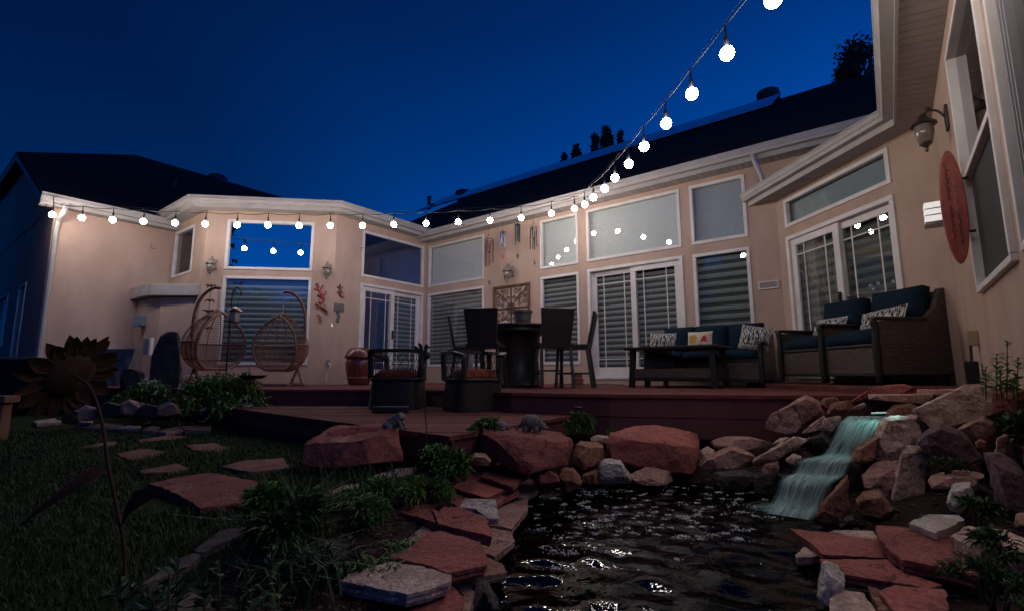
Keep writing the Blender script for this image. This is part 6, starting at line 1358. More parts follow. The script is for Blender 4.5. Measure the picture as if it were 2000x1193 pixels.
redwood = mat('copper_red_tube', (.13, .045, .035), (.09, .03, .025), scale=20, rough=.35, metal=.3); silver = mat('aluminium_tube', (.62, .62, .63), rough=.22, metal=.9); dkg = mat('dark_green_tube', (.035, .045, .04), (.025, .03, .028), scale=20, rough=.35, metal=.3)
chime('large wind chime with long dark red tubes', 955, .30, 469, 0, [(R_(200), .03, .56), (R_(250), .02, .60), (R_(300), .05, .50), (R_(0), .03, .47), (R_(90), .05, .52), (R_(140), .04, .55)], redwood, .10, (1, 552, 'disc', .06))
chime('small wind chime with silver tubes and a red star', 982, .30, 455, 0, [(R_(180), .0, .30), (R_(240), .0, .27), (R_(310), .0, .31), (R_(20), .0, .33), (R_(100), .0, .3)], silver, .058, (0, 502, 'star', .055), mat('red_glass', (.55, .08, .07), rough=.2), 1)
chime('wind chime with short dark green tubes and a dark oval sail', 1011, .30, 440, 0, [(R_(180), .0, .43), (R_(260), .0, .37), (R_(330), .0, .39), (R_(60), .0, .35)], dkg, .055, (0, 501, 'disc', .055), None, 2)
chime('rightmost wind chime with grey-green tubes and a pointed sail', 1042, .30, 446, 0, [(R_(180), .03, .42), (R_(250), .01, .46), (R_(330), .05, .36), (R_(70), .04, .4)], dkg, .075, (1, 514, 'kite', .075))
# painted metal geckos and a plaque
def gecko(label, w, P, s, ang, curl, mats, name='wall_lizard'):
    u0, z0 = P; T = thing(name, label, 'wall ornament', w.P(u0, z0, 0), group='painted animals on the bay wall'); ca_, sa_ = math.cos(ang), math.sin(ang)
    q = lambda x, y, o=.02: w.P(u0 + s * (x * ca_ - y * sa_), z0 + s * (x * sa_ + y * ca_), o)
    sp1 = spline([q(-.5, .0), q(-.3, .03, .03), q(0, 0, .04), q(.22, -.02, .035), q(.40, .06 * curl), q(.52, .22 * curl), q(.42, .36 * curl), q(.28, .30 * curl)], 5); n = len(sp1)
    rr_ = [s * (.075 if i < 4 else .05 if i < 7 else .085 if i < 15 else .085 * (1 - (i - 15) / (n - 15)) + .012) for i in range(n)]
    m = MB(); m.tube(sp1, rr_, 8); m.build('body', mats[0], T, smooth=True)
    m = MB(); m.ell(q(-.52, 0, .025), (s * .10, s * .10, s * .085), 10, 6); m.build('head', mats[1], T, smooth=True)
    for x, y, k in ((-.22, .24, 1), (-.25, -.22, -1), (.2, .24, 1), (.18, -.24, -1)):
        m = MB(); m.tube([q(x * .9, 0, .03), q(x - .03, y * .7), q(x - .10, y)], [s * .035, s * .028, s * .03], 6); m.ell(q(x - .11, y * 1.02), s * .05, 8, 5); m.build('leg', mats[2], T, smooth=True)
    return T
red_e, org_e, blk_e, trq_e, wht_e = mat('red_enamel', (.42, .03, .035), (.5, .35, .33), scale=28, rough=.3, contrast=(.5, .7)), mat('orange_enamel', (.42, .11, .03), (.16, .04, .02), scale=28, rough=.3), mat('navy_enamel', (.03, .03, .06), rough=.3), mat('turquoise_enamel', (.03, .20, .22), (.02, .08, .12), scale=28, rough=.3), mat('cream_enamel', (.5, .42, .36), rough=.4)
gecko('large red and white painted lizard on the bay wall', W_M, W_M.hit(628, 572), .36, R_(-62), -1, (red_e, blk_e, org_e))
gecko('orange painted lizard with curled tail below the red one', W_M, W_M.hit(630, 600), .27, R_(-28), -1, (org_e, org_e, org_e))
gecko('tiny orange painted frog lowest on the bay wall', W_M, W_M.hit(626, 621), .17, R_(100), 1, (org_e, red_e, org_e), 'wall_frog')
uu = W_M.len - .20
gecko('brown painted lizard with looped tail under the right bay lantern', W_R, (.14, W_R.hit(677, 571)[1]), .26, R_(-85), 1, (org_e, red_e, blk_e))
gecko('turquoise painted frog below the small plaque', W_R, (.13, W_R.hit(676, 621)[1]), .20, R_(80), 1, (trq_e, blk_e, trq_e), 'wall_frog')
u_, z_ = .14, W_R.hit(676, 602)[1]
T = thing('wall_plaque', 'small grey stone plaque with worn writing between the painted animals', 'plaque', W_R.P(u_, z_, 0))
m = MB(); m.wbox(W_R, u_ - .115, u_ + .115, z_ - .085, z_ + .085, .004, .03); m.build('slab', cement, T, bevel=.015)
for k in range(4):
    m = MB(); m.tube([W_R.P(u_ - .085 + .17 * i / 20, z_ + .05 - k * .034 + .006 * math.sin(i * 2.3 + k), .031) for i in range(21)], .003, 4); m.build('carved_line', mat('dark_grey_line', (.07, .06, .06), rough=.9), T)
# hanging metal ornament near the left egg chair
p = at(412, 560, 9.2); T = thing('hanging_ornament', 'dark rusty metal wind ornament hanging above the left egg chair', 'ornament', p)
m = MB(); m.tube([p + Vector((0, 0, .02)), p + Vector((0, 0, -.95))], .005, 4); m.build('cord', black_m, T)
for k, (dz, r0) in enumerate(((0, .12), (-.28, .10), (-.48, .13), (-.62, .09), (-.80, .11))):
    m = MB()
    for a in range(5): b = a * 1.257 + k; m.tube([p + Vector((0, 0, dz)), p + Vector((r0 * .6 * math.cos(b), r0 * .3 * math.sin(b), dz + .03)), p + Vector((r0 * math.cos(b), r0 * .4 * math.sin(b), dz - .02 + .05 * (a % 2)))], [.012, .016, .006], 5)
    m.build('metal_star', rust, T)

# ================================================================== ON AND AROUND THE DECK
# shepherd's hook with a bird feeder
p = at(440, 740, 7.6); p.z = -.42
T = thing('shepherd_hook', "black shepherd's hook pole between the two egg chairs", 'garden hook', p)
zt_ = at(443, 565, 7.6).z; m = MB(); tp_ = Vector((p.x, p.y, zt_))
m.tube([p, tp_ + Vector((.005, 0, -.10))] + spline([tp_ + Vector((.005, 0, -.08)), tp_ + Vector((.03, 0, .0)), tp_ + Vector((.09, 0, .025)), tp_ + Vector((.14, 0, -.03)), tp_ + Vector((.15, 0, -.07))], 6), .0095, 6); m.build('pole', black_m, T, smooth=True)
m = MB(); m.tube(spline([tp_ + Vector((.02, 0, -.12)), tp_ + Vector((.06, 0, -.06)), tp_ + Vector((.05, 0, -.02)), tp_ + Vector((.03, 0, -.05))], 5), .007, 5); m.ell(tp_ + Vector((.15, 0, -.08)), .02, 8, 6); m.build('scroll', black_m, T, smooth=True)
f = at(459, 615, 7.6); T = thing('bird_feeder', "hanging lantern-shaped bird feeder with a metal roof on the shepherd's hook", 'bird feeder', f)
m = MB(); m.lathe([(.115, -.005), (.11, .008), (.06, .045), (.03, .06), (.012, .075)], 16, f + Vector((0, 0, .06))); m.build('roof', mat('copper_roof', (.30, .20, .15), rough=.3, metal=.8), T, smooth=True, sharp=50)
m = MB(); m.lathe([(.07, -.10), (.07, .055)], 6, f); m.build('seed_tube', mat('hazy_plastic', (.36, .31, .26), (.28, .24, .2), scale=12, rough=.3), T)
m = MB(); m.lathe([(.085, -.12), (.085, -.10), (.02, -.10)], 12, f); m.build('tray', bronze_d, T); m = MB(); m.tube([f + Vector((0, 0, .13)), tp_ + Vector((.15, 0, -.08))], .003, 4); m.build('wire', black_m, T)
# bird bath
b0 = on_z(482, 797, -.2); b0 = at(482, 797, 6.2); b0.z = -.2; bt_ = at(500, 731, 6.2)
bx = at(484, 760, 6.2).x; T = thing('bird_bath', 'thin black metal bird bath with a pale round foot at the deck corner', 'bird bath', (bx, 6.2, -.2)); b0 = Vector((bx, 6.2, -.2)); zt_ = at(484, 732, 6.2).z
m = MB(); m.lathe([(.10, 0), (.095, .015), (.03, .035), (.012, .05)], 16, b0); m.build('foot', mat('verdigris_foot', (.22, .24, .23), rough=.6), T, smooth=True)
m = MB(); m.tube([b0 + Vector((0, 0, .03)), Vector((bx, 6.2, zt_))], .011, 6); m.tube([Vector((bx, 6.2, zt_)), Vector((bx, 6.2, zt_ + .10))], .008, 5); m.build('stem', mat('grey_stem', (.16, .17, .16), rough=.5), T)
m = MB(); m.lathe([(.02, -.05), (.10, -.045), (.165, -.01), (.17, 0), (.15, -.005), (.08, -.03), (.01, -.035)], 20, Vector((bx + .05, 6.2, zt_))); m.build('bowl', black_m, T, smooth=True)
# terracotta urn with lid
p = W_R.P(.42, 0, .62); p = at(701, 740, 9.55); p.z = 0
T = thing('lidded_urn', 'big glazed dark red urn with a domed lid beside the bay door', 'urn', p)
m = MB(); m.lathe([(.17, 0), (.20, .03), (.22, .12), (.255, .30), (.265, .42), (.24, .50), (.22, .52)], 24, p); m.build('body', terra, T, smooth=True)
m = MB(); m.lathe([(.18, .1), (.225, .12), (.228, .15), (.2, .16)], 24, p); m.build('band', mat('rust_glaze', (.20, .07, .045), (.12, .04, .03), scale=10, rough=.4), T, smooth=True)
m = MB(); m.lathe([(.27, .50), (.285, .515), (.285, .55), (.26, .60), (.22, .68), (.17, .71), (.15, .70), (.05, .695)], 24, p); m.build('lid', terra, T, smooth=True, sharp=50)
# outlet with hanging white cord
u_, z_ = W_M.hit(657, 706); u_ = min(u_, W_M.len - .03); T = thing('outlet_cover', 'small outdoor outlet with a pale cord by the urn', 'outlet', W_M.P(u_, z_, 0))
m = MB(); m.wbox(W_M, u_ - .04, u_ + .04, z_ - .05, z_ + .05, 0, .04); m.build('cover', mat('grey_plastic_cover', (.24, .21, .20), rough=.5), T, bevel=.006)
m = MB(); m.tube(spline([W_M.P(u_ + .02, z_ - .02, .05), W_M.P(u_ + .05, z_ - .1, .08), W_M.P(u_ + .0, z_ - .22, .06), W_M.P(u_ - .02, .02, .06)], 6), .012, 6); m.build('cord', white, T, smooth=True)
# hummingbird stake
hb = on_z(838, 905, -.45); hY = 3.0
sb = at(834, 870, hY); T = thing('hummingbird_stake', 'flat metal hummingbird on a thin wire stake in front of the tub chairs', 'garden stake', (sb.x, sb.y, -.45))
m = MB(); m.tube(spline([Vector((sb.x, sb.y, -.46)), at(833, 840, hY), at(828, 780, hY), at(829, 730, hY), at(823, 706, hY), at(820, 695, hY)], 6), .0035, 5); m.build('wire', mat('dark_wire', (.06, .06, .055), rough=.5, metal=.4), T)
HM = mat('dark_green_metal', (.05, .06, .055), (.035, .042, .04), scale=20, rough=.6, metal=.3); k_ = 6.627
hp = lambda *pts: [at(690 + x / k_, 600 + y / k_, hY) for x, y in pts]
def flat(pts, nm):
    q = [p_ + Vector((0, .006, 0)) for p_ in pts]; m = MB(); m.prism(pts, q); m.build(nm, HM, T)
flat(hp((1010, 520), (975, 500), (955, 475), (930, 475), (918, 500), (915, 540), (885, 580), (870, 610), (850, 650), (835, 700), (865, 700), (910, 690), (905, 630), (940, 610), (955, 575), (960, 530)), 'body')
flat([p_ + Vector((0, -.008, 0)) for p_ in hp((905, 560), (900, 500), (880, 470), (845, 455), (838, 475), (850, 500), (860, 580), (885, 600))], 'wing')
flat([p_ + Vector((0, .010, 0)) for p_ in hp((870, 600), (850, 540), (820, 500), (770, 490), (785, 520), (810, 560), (850, 580))], 'wing')
# covered grill, dark box and planter at the far left
p0 = at(222, 710, 8.6); T = thing('covered_box', 'low box under a wrinkled grey tarpaulin on the left deck', 'covered box', (p0.x, p0.y, 0))
za, zb_ = at(222, 681, 8.6).z, .02; xw = at(262, 700, 8.6).x; x0_ = at(170, 700, 8.6).x
m = MB(); NXc, NZc = 18, 10; vs = []
for j in range(NZc + 1):
    for i in range(NXc + 1):
        f_, g_ = i / NXc, j / NZc; vs.append(Vector((x0_ + (xw - x0_) * f_ - .10 * g_ * (f_ - .5), 8.6 - .10 * g_ + .03 * math.sin(f_ * 9 + g_ * 5) * g_ + .02 * math.sin(f_ * 23 - g_ * 9) * g_, za + (zb_ - za) * g_)))
fs = [(j * (NXc + 1) + i, j * (NXc + 1) + i + 1, (j + 1) * (NXc + 1) + i + 1, (j + 1) * (NXc + 1) + i) for j in range(NZc) for i in range(NXc)]
n0 = len(vs); vs += [Vector((x0_, 8.78, za)), Vector((xw, 8.78, za)), Vector((x0_, 8.78, 0)), Vector((xw, 8.78, 0))]
fs += [tuple(range(NXc, -1, -1)) + (n0, n0 + 1)]; m.add(vs, fs); m.add([vs[NXc], Vector((xw, 8.78, za)), Vector((xw, 8.78, 0)), vs[(NZc + 1) * (NXc + 1) - 1]], [(0, 1, 2, 3)])
m.build('tarpaulin', mat('grey_tarpaulin', (.16, .15, .145), (.11, .105, .10), scale=5, rough=.6), T, smooth=True, sharp=60)
T = thing('dark_tub', 'dark boxy hot tub with a pale rim at the far left', 'hot tub', at(20, 745, 7.9))
pa, pb_ = at(-60, 750, 7.9), at(62, 750, 7.9); z1 = at(20, 697, 7.9).z
m = MB(); m.box(pa.x, pb_.x, 7.9, 9.0, -.3, z1 - .05); m.build('cabinet', mat('black_cabinet', (.016, .015, .016), (.01, .01, .011), scale=4, rough=.6), T, bevel=.02)
m = MB(); m.box(pa.x - .03, pb_.x + .04, 7.87, 9.05, z1 - .05, z1); m.build('rim', mat('grey_rim', (.10, .10, .12), rough=.4), T, bevel=.02)
p = at(10, 800, 4.9); T = thing('planter_block', 'orange-brown timber planter block at the left edge of the lawn', 'planter', (p.x, p.y, -.45))
pl0, pl1 = at(-40, 800, 4.9).x, at(24, 800, 5.0).x; m = MB(); m.box(pl0, pl1, 4.9, 5.0, -.5, at(10, 786, 4.9).z); m.build('body', mat('orange_timber', (.26, .11, .06), (.19, .075, .04), scale=6, rough=.75, bump=.1, bscale=30), T, bevel=.01)
m = MB(); m.box(pl0 - .05, at(38, 800, 5.02).x, 4.86, 5.02, at(10, 786, 4.9).z, at(10, 772, 4.9).z); m.build('cap', MATS['orange_timber'], T, bevel=.01)
# small things on the deck behind the table
p = on_z(1128, 752, 0); p = at(1128, 745, 8.3)
for k, (dx, z0, w0) in enumerate(((0, 0, .19), (.01, .065, .18), (-.005, .13, .17))):
    m = MB(); m.box(p.x - w0 / 2 + dx, p.x + w0 / 2 + dx, p.y, p.y + .1, z0 + .001, z0 + .062); tag(m.build('brick', mat('old_red_brick', (.20, .075, .055), (.14, .05, .04), scale=14, rough=.9, bump=.1, bscale=60), bevel=.006), ('bottom brick of the little pile by the wall', 'middle brick of the little pile by the wall', 'top brick of the little pile by the wall')[k], 'brick', 'bricks by the wall')
p = at(1055, 750, 7.0); p.z = .045; m = MB(); m.ell(p, .045, 14, 10); tag(m.build('ball', mat('red_rubber', (.40, .02, .03), rough=.4), smooth=True), 'small red ball on the deck under the bar table', 'ball')
hp_ = [W_B.P(4.0 + .13 * k, .016 + .008 * math.sin(k * 2.3), .35 + .05 * math.sin(k * 1.7)) for k in range(12)]
m = MB(); m.tube(spline(hp_, 4), .011, 6); tag(m.build('garden_hose', mat('green_hose', (.03, .15, .09), rough=.4), smooth=True), 'thin green garden hose lying along the wall behind the chairs', 'hose')
q = W_B.P(7.72, 0, .28); rock_mesh([q + Vector((x, y, z)) for x, y, z in ((-.2, -.12, 0), (.18, -.14, 0), (.2, .1, 0), (-.15, .1, 0), (-.1, -.05, .22), (.05, 0, .2), (.16, 0, .06))], 'folded_cover', mat('grey_brown_cloth', (.12, .10, .09), (.08, .065, .06), scale=10, rough=.9), 'crumpled grey-brown cover in the corner right of the sofa', 'cover', None, 2, .09)
# animal statues on the boulders
def rest(o, px, Y):                                    # point on top of a boulder below the sight line
    for dx in (0, -6, 6, -12, 12, -20, 20, -30, 30):
        p = at(px + dx, 835, Y); h, l, n_, i_ = o.ray_cast(Vector((p.x, p.y, 2)) - o.location, Vector((0, 0, -1)))
        if h and n_.z > .75: return o.location + l
    p = at(px, 835, Y); v = Vector((p.x, p.y, 2)) - o.location; h, l, n_, i_ = o.ray_cast(v, Vector((0, 0, -1))); return o.location + l if h else p
def statue(name, label, cat, blobs, mm, loc, rz=0, vox=.006, tubes=()):
    m = MB()
    for c, r in blobs: m.ell(c, r, 14, 10)
    for pts, r in tubes: m.tube(pts, r, 8)
    me = bpy.data.meshes.new(name); me.from_pydata([tuple(v) for v in m.v], [], m.f); o = bpy.data.objects.new(name, me); C.objects.link(o)
    md = o.modifiers.new('r', 'REMESH'); md.mode = 'VOXEL'; md.voxel_size = vox
    dg = bpy.context.evaluated_depsgraph_get(); me2 = bpy.data.meshes.new_from_object(o.evaluated_get(dg)); o.modifiers.clear(); o.data = me2; bpy.data.meshes.remove(me)
    for v in me2.vertices: v.co = v.co + v.normal * noise.noise(v.co * 90) * .0022
    me2.shade_smooth(); me2.materials.clear(); me2.materials.append(mm); o.location = loc; o.rotation_euler = (0, 0, rz); return tag(o, label, cat)
fz = rest(fbd, 768, 3.36)
statue('frog_statue', 'grey cast stone frog sitting on the hollowed red boulder', 'statue', [((0, 0, .045), (.052, .04, .042)), ((.03, 0, .07), (.042, .036, .034)), ((.055, .0, .082), (.03, .034, .024)), ((.045, .022, .102), .012), ((.045, -.022, .102), .012), ((-.03, .034, .025), (.036, .018, .026)), ((-.03, -.034, .025), (.036, .018, .026)), ((.0, .045, .006), (.03, .012, .008)), ((.0, -.045, .006), (.03, .012, .008)), ((.072, .025, .006), (.02, .01, .008)), ((.072, -.025, .006), (.02, .01, .008))], cement, fz - Vector((0, 0, .004)), R_(-12), .005, [([(.045, .026, .06), (.065, .026, .03), (.068, .025, .006)], .011), ([(.045, -.026, .06), (.065, -.026, .03), (.068, -.025, .006)], .011)])
tz = rest(bbd, 978, 3.42)
statue('turtle_statue', 'small dark cast stone turtle on the left of the broad red-brown boulder', 'statue', [((0, 0, .028), (.05, .04, .032)), ((.056, 0, .02), (.018, .014, .014)), ((.028, .036, .008), (.018, .012, .009)), ((.028, -.036, .008), (.018, .012, .009)), ((-.03, .034, .008), (.015, .011, .008)), ((-.03, -.034, .008), (.015, .011, .008)), ((0, 0, .012), (.056, .046, .008))], cement, tz - Vector((0, 0, .006)), R_(-20), .004)
az_ = rest(bbd, 1038, 3.42)
aro = statue('armadillo_statue', 'grey cast stone armadillo with banded shell on the broad red-brown boulder', 'statue', [((0, 0, .075), (.075, .05, .05)), ((.075, 0, .05), (.032, .024, .026)), ((.105, 0, .036), (.022, .013, .013)), ((.04, .03, .025), (.02, .016, .03)), ((.04, -.03, .025), (.02, .016, .03)), ((-.035, .032, .025), (.02, .016, .03)), ((-.035, -.032, .025), (.02, .016, .03)), ((.07, .018, .082), (.008, .006, .014)), ((.07, -.018, .082), (.008, .006, .014))], cement, az_ - Vector((0, 0, .01)), R_(-20), .005, [([(-.07, 0, .06), (-.1, 0, .03), (-.11, 0, .012)], [.014, .009, .005])])
bd2 = MB()
for k in range(9):
    x = -.06 + k * .015; r = math.sqrt(max(0, 1 - (x / .075) ** 2)); bd2.tube([(x, .051 * r * math.cos(a), .075 + .051 * r * math.sin(a)) for a in [math.pi * i / 12 for i in range(13)]], .0032, 5)
me = bpy.data.meshes.new('shell_bands'); me.from_pydata([tuple(v) for v in bd2.v], [], bd2.f); me.materials.append(cement); link(bpy.data.objects.new('shell_bands', me), aro)
# solar stake light
p = at(1130, 796, 4.25); T = thing('stake_light', 'small black solar stake light above the leafy plant by the deck', 'garden light', (p.x, p.y, -.5))
m = MB(); m.tube([Vector((p.x, p.y, -.52)), p - Vector((0, 0, .02))], .007, 6); m.build('stake', mat('grey_stake', (.25, .25, .25), rough=.4, metal=.5), T)
m = MB(); m.lathe([(.03, -.012), (.034, 0), (.034, .008), (.01, .012)], 12, p); m.build('cap', black_m, T)
# rusty metal sunflower in the foreground
fY = 1.42; SF = lambda *pts: [at(x / 5.967, 640 + y / 5.967, fY) for x, y in pts]
fb = at(250, 1140, 1.36); fb.z = -.46
T = thing('metal_sunflower', 'rusty sheet metal sunflower on a bent stem seen from behind on the lawn', 'garden sculpture', fb)
stem = [fb, at(243, 1080, 1.37), at(232, 1010, 1.38), at(222, 960, 1.385), at(210, 900, 1.39), at(202, 840, 1.40), at(193, 800, 1.40), at(182, 770, 1.40), at(168, 748, 1.40), at(143, 732, 1.405)]
m = MB(); m.tube(spline(stem, 5), 0.0042, 7); m.build('stem', rust, T, smooth=True)
cen = at(138, 735, 1.42); nrm = Vector((-.88, .20, .45)).normalized(); ex = nrm.cross(Vector((0, 0, 1))).normalized(); ey = ex.cross(nrm).normalized()
# head: dished disc facing away from the camera
m = MB(); vs = []; fs = []; n = 28
for r_, dd in ((.001, -.012), (.035, -.011), (.058, -.004), (.070, .006), (.070, .009), (.03, -.006)):
    vs += [cen + (ex * math.cos(2 * math.pi * i / n) + ey * math.sin(2 * math.pi * i / n)) * r_ + nrm * dd for i in range(n)]
fs = [(k * n + i, k * n + (i + 1) % n, (k + 1) * n + (i + 1) % n, (k + 1) * n + i) for k in range(5) for i in range(n)]; m.add(vs, fs); m.build('head', rust, T, smooth=True)
for row, (cnt, r0, ln, wd, off) in enumerate(((16, .054, .080, .0195, .002), (15, .058, .070, .018, .006))):
    for i in range(cnt):
        a = 2 * math.pi * (i + .5 * row) / cnt + rnd.uniform(-.06, .06); l2 = ln * rnd.uniform(.85, 1.12); d_ = ex * math.cos(a) + ey * math.sin(a); s_ = nrm.cross(d_); bend = rnd.uniform(-.016, .012)
        m = MB(); prof_ = [(0, .35), (.2, .75), (.45, 1), (.7, .78), (.88, .4), (1, .02)]; vs = []
        for f_, w_ in prof_:
            c = cen + d_ * (r0 + l2 * f_) + nrm * (off + bend * f_ * f_)
            vs += [c - s_ * wd * w_ - nrm * .003 * w_, c + nrm * .004 * w_, c + s_ * wd * w_ - nrm * .003 * w_]
        fs = [(3 * k + j, 3 * k + j + 1, 3 * k + 4 + j, 3 * k + 3 + j) for k in range(5) for j in range(2)]; m.add(vs, fs)
        m.add([v + nrm * .0015 for v in vs], [tuple(reversed(f)) for f in fs]); m.build('petal', rust, T, smooth=True)
def leaf(pts_c, wds, nm='leaf'):
    m = MB(); vs = []
    for k, (p, w_) in enumerate(zip(pts_c, wds)):
        t_ = (pts_c[min(k + 1, len(pts_c) - 1)] - pts_c[max(k - 1, 0)]).normalized(); s_ = t_.cross(Vector((0, -.8, .6))).normalized(); vs += [p - s_ * w_ + Vector((0, 0, .006)), p, p + s_ * w_ + Vector((0, 0, .006))]
    fs = [(3 * k + j, 3 * k + j + 1, 3 * k + 4 + j, 3 * k + 3 + j) for k in range(len(pts_c) - 1) for j in range(2)]; m.add(vs, fs); m.build(nm, rust, T, smooth=True)
leaf([at(237, 1030, 1.375), at(242, 1010, 1.35), at(258, 985, 1.33), at(280, 975, 1.32), at(308, 966, 1.31)], [.004, .02, .03, .024, .001])
leaf([at(214, 925, 1.385), at(205, 918, 1.38), at(180, 928, 1.36), at(140, 955, 1.33), at(90, 990, 1.31), at(40, 1028, 1.30)], [.004, .014, .02, .018, .012, .001])
# ================================================================== PLANTS
def leafmat(name, c1, c2):
    m = mat(name, c1, c2, scale=9, rough=.55, spec=.3, contrast=(.3, .7)); b = m.node_tree.nodes['Principled BSDF']; return m
g_dark = leafmat('dark_green_leaf', (.026, .062, .016), (.048, .10, .025)); g_mid = leafmat('mid_green_leaf', (.055, .13, .028), (.10, .20, .045)); g_blue = leafmat('blue_green_leaf', (.020, .046, .022), (.040, .080, .036))
g_lime = leafmat('fresh_green_leaf', (.075, .16, .03), (.13, .24, .05)); g_grass = leafmat('lawn_blade', (.015, .036, .008), (.034, .066, .015)); g_sil = leafmat('tree_leaf', (.02, .032, .014), (.03, .045, .02))
def quads_obj(name, V, nv, material, parent=None, smooth=True):
    """V: array (n, nv, 3) of separate polygons"""
    V = np.asarray(V, np.float32); n = V.shape[0]; b0 = base_of(parent); me = bpy.data.meshes.new(name)
    me.vertices.add(n * nv); me.vertices.foreach_set('co', (V - np.array(b0, np.float32)).ravel()); me.loops.add(n * nv); me.loops.foreach_set('vertex_index', np.arange(n * nv, dtype=np.int32))
    me.polygons.add(n); me.polygons.foreach_set('loop_start', np.arange(0, n * nv, nv, dtype=np.int32)); me.polygons.foreach_set('loop_total', np.full(n, nv, np.int32)); me.update(calc_edges=True); me.materials.append(material)
    return link(bpy.data.objects.new(name, me), parent)
RS = np.random.RandomState(11)
def unit(v): return v / (np.linalg.norm(v, axis=-1, keepdims=True) + 1e-9)
def leaves(P, D, L_, Wd, droop=.3, rs=RS):
    """pointed folded leaves at P growing along D: two quads per leaf as 4-gons -> (2n, 4, 3)"""
    n = len(P); D = unit(D); up_ = np.tile([0, 0, 1.], (n, 1)); S = unit(np.cross(D, up_) + rs.normal(0, .25, (n, 3))); N = unit(np.cross(S, D))
    L_ = np.asarray(L_).reshape(-1, 1) * np.ones((n, 1)); Wd = np.asarray(Wd).reshape(-1, 1) * np.ones((n, 1))
    mid = P + D * L_ * .5 - N * 0; tip = P + D * L_ - up_ * L_ * droop; a = mid + S * Wd + N * Wd * .35; b = mid - S * Wd + N * Wd * .35; mid2 = mid - up_ * L_ * droop * .2
    return np.concatenate([np.stack([P, mid2, tip, a], 1), np.stack([P, b, tip, mid2], 1)], 0)
def blades(P, H, Wd, lean, rs=RS, bend=.5):
    """grass blades: quad + triangle tip as two 4-gons"""
    n = len(P); a = rs.uniform(0, 2 * np.pi, n); d = np.stack([np.cos(a), np.sin(a), np.zeros(n)], 1); s = np.stack([-np.sin(a), np.cos(a), np.zeros(n)], 1)
    H = np.asarray(H).reshape(-1, 1) * np.ones((n, 1)); Wd = np.asarray(Wd).reshape(-1, 1) * np.ones((n, 1)); ln_ = (lean * rs.uniform(.3, 1.2, n)).reshape(-1, 1)
    z = np.array([[0, 0, 1.]]); m1 = P + z * H * .55 + d * H * ln_ * .35; tp_ = P + z * H * (1 - ln_ * bend * .4) + d * H * ln_
    q1 = np.stack([P - s * Wd, P + s * Wd, m1 + s * Wd * .8, m1 - s * Wd * .8], 1); q2 = np.stack([m1 - s * Wd * .8, m1 + s * Wd * .8, tp_ + s * Wd * .1, tp_ - s * Wd * .1], 1)
    return np.concatenate([q1, q2], 0)
def shrub(label, px, py, Y, rx, rz, n, ls, mm, cat='shrub', name='shrub', group=None, flowers=0, base=None, ry=None, stems=9, sq=1.0, spikes=None):
    c = np.array(at(px, py, Y)); ry = ry or rx; bz = base if base is not None else c[2] - rz
    T = thing(name, label, cat, (c[0], c[1], bz), group=group)
    # clumps make light and dark masses
    k = max(6, n // 130); cd = unit(RS.normal(0, 1, (k, 3))); cd[:, 2] = np.abs(cd[:, 2]) * 1.1 - .35; cr = RS.uniform(.45, .95, (k, 1)); cc_ = c + cd * cr * np.array([rx, ry, rz]) * .85
    w_ = RS.randint(0, k, n); D0 = unit(RS.normal(0, 1, (n, 3))); P = cc_[w_] + D0 * RS.uniform(.1, 1, (n, 1)) * np.array([rx, ry, rz]) * .34
    P[:, 2] = np.maximum(P[:, 2], bz + .01); D = unit(unit(P - (c - [0, 0, rz * .5])) * .8 + RS.normal(0, .45, (n, 3)))
    quads_obj('foliage', leaves(P, D, ls * RS.uniform(.6, 1.25, n), ls * .22 * sq), 4, mm, T)
    m = MB()
    for i in range(stems):
        q = cc_[i % k]; m.tube([Vector((c[0] + RS.normal(0, rx * .08), c[1] + RS.normal(0, ry * .08), bz - .03)), Vector((c + (q - c) * .5)) - Vector((0, 0, rz * .25)), Vector(q)], [.012 * rx / .3, .008 * rx / .3, .004 * rx / .3], 5)
    m.build('stem', mat('twig_bark', (.06, .04, .03), rough=.9), T)
    if flowers:
        fl = []
        for i in range(flowers):
            o = unit(RS.normal(0, 1, 3)); o[1] = -abs(o[1]); o[2] = o[2] * .8; q = c + o * np.array([rx, ry, rz]) * RS.uniform(.88, 1.05); dr = unit(np.array([RS.normal(0, .6), -.3, RS.uniform(-.7, .3)]))
            for j in range(16): fl.append((q + dr * j * ls * .085 + RS.normal(0, ls * .06, 3)))
        fl = np.array(fl); quads_obj('flower_spikes', leaves(fl, RS.normal(0, 1, (len(fl), 3)), ls * .30, ls * .13, 0), 4, mat('white_petal', (.55, .52, .48), rough=.7), T)
    return T
def clump(label, px, py, Y, n, h, w, spread, lean, mm, name='ornamental_grass', cat='ornamental grass', z=None, group=None):
    c = at(px, py, Y); bz = gz(c.x, c.y) if z is None else z; T = thing(name, label, cat, (c.x, c.y, bz), group=group)
    P = np.stack([c.x + RS.normal(0, spread, n), c.y + RS.normal(0, spread, n), np.full(n, bz - .01)], 1)
    quads_obj('blades', blades(P, h * RS.uniform(.5, 1.1, n), w, lean, bend=1.0), 4, mm, T); return T
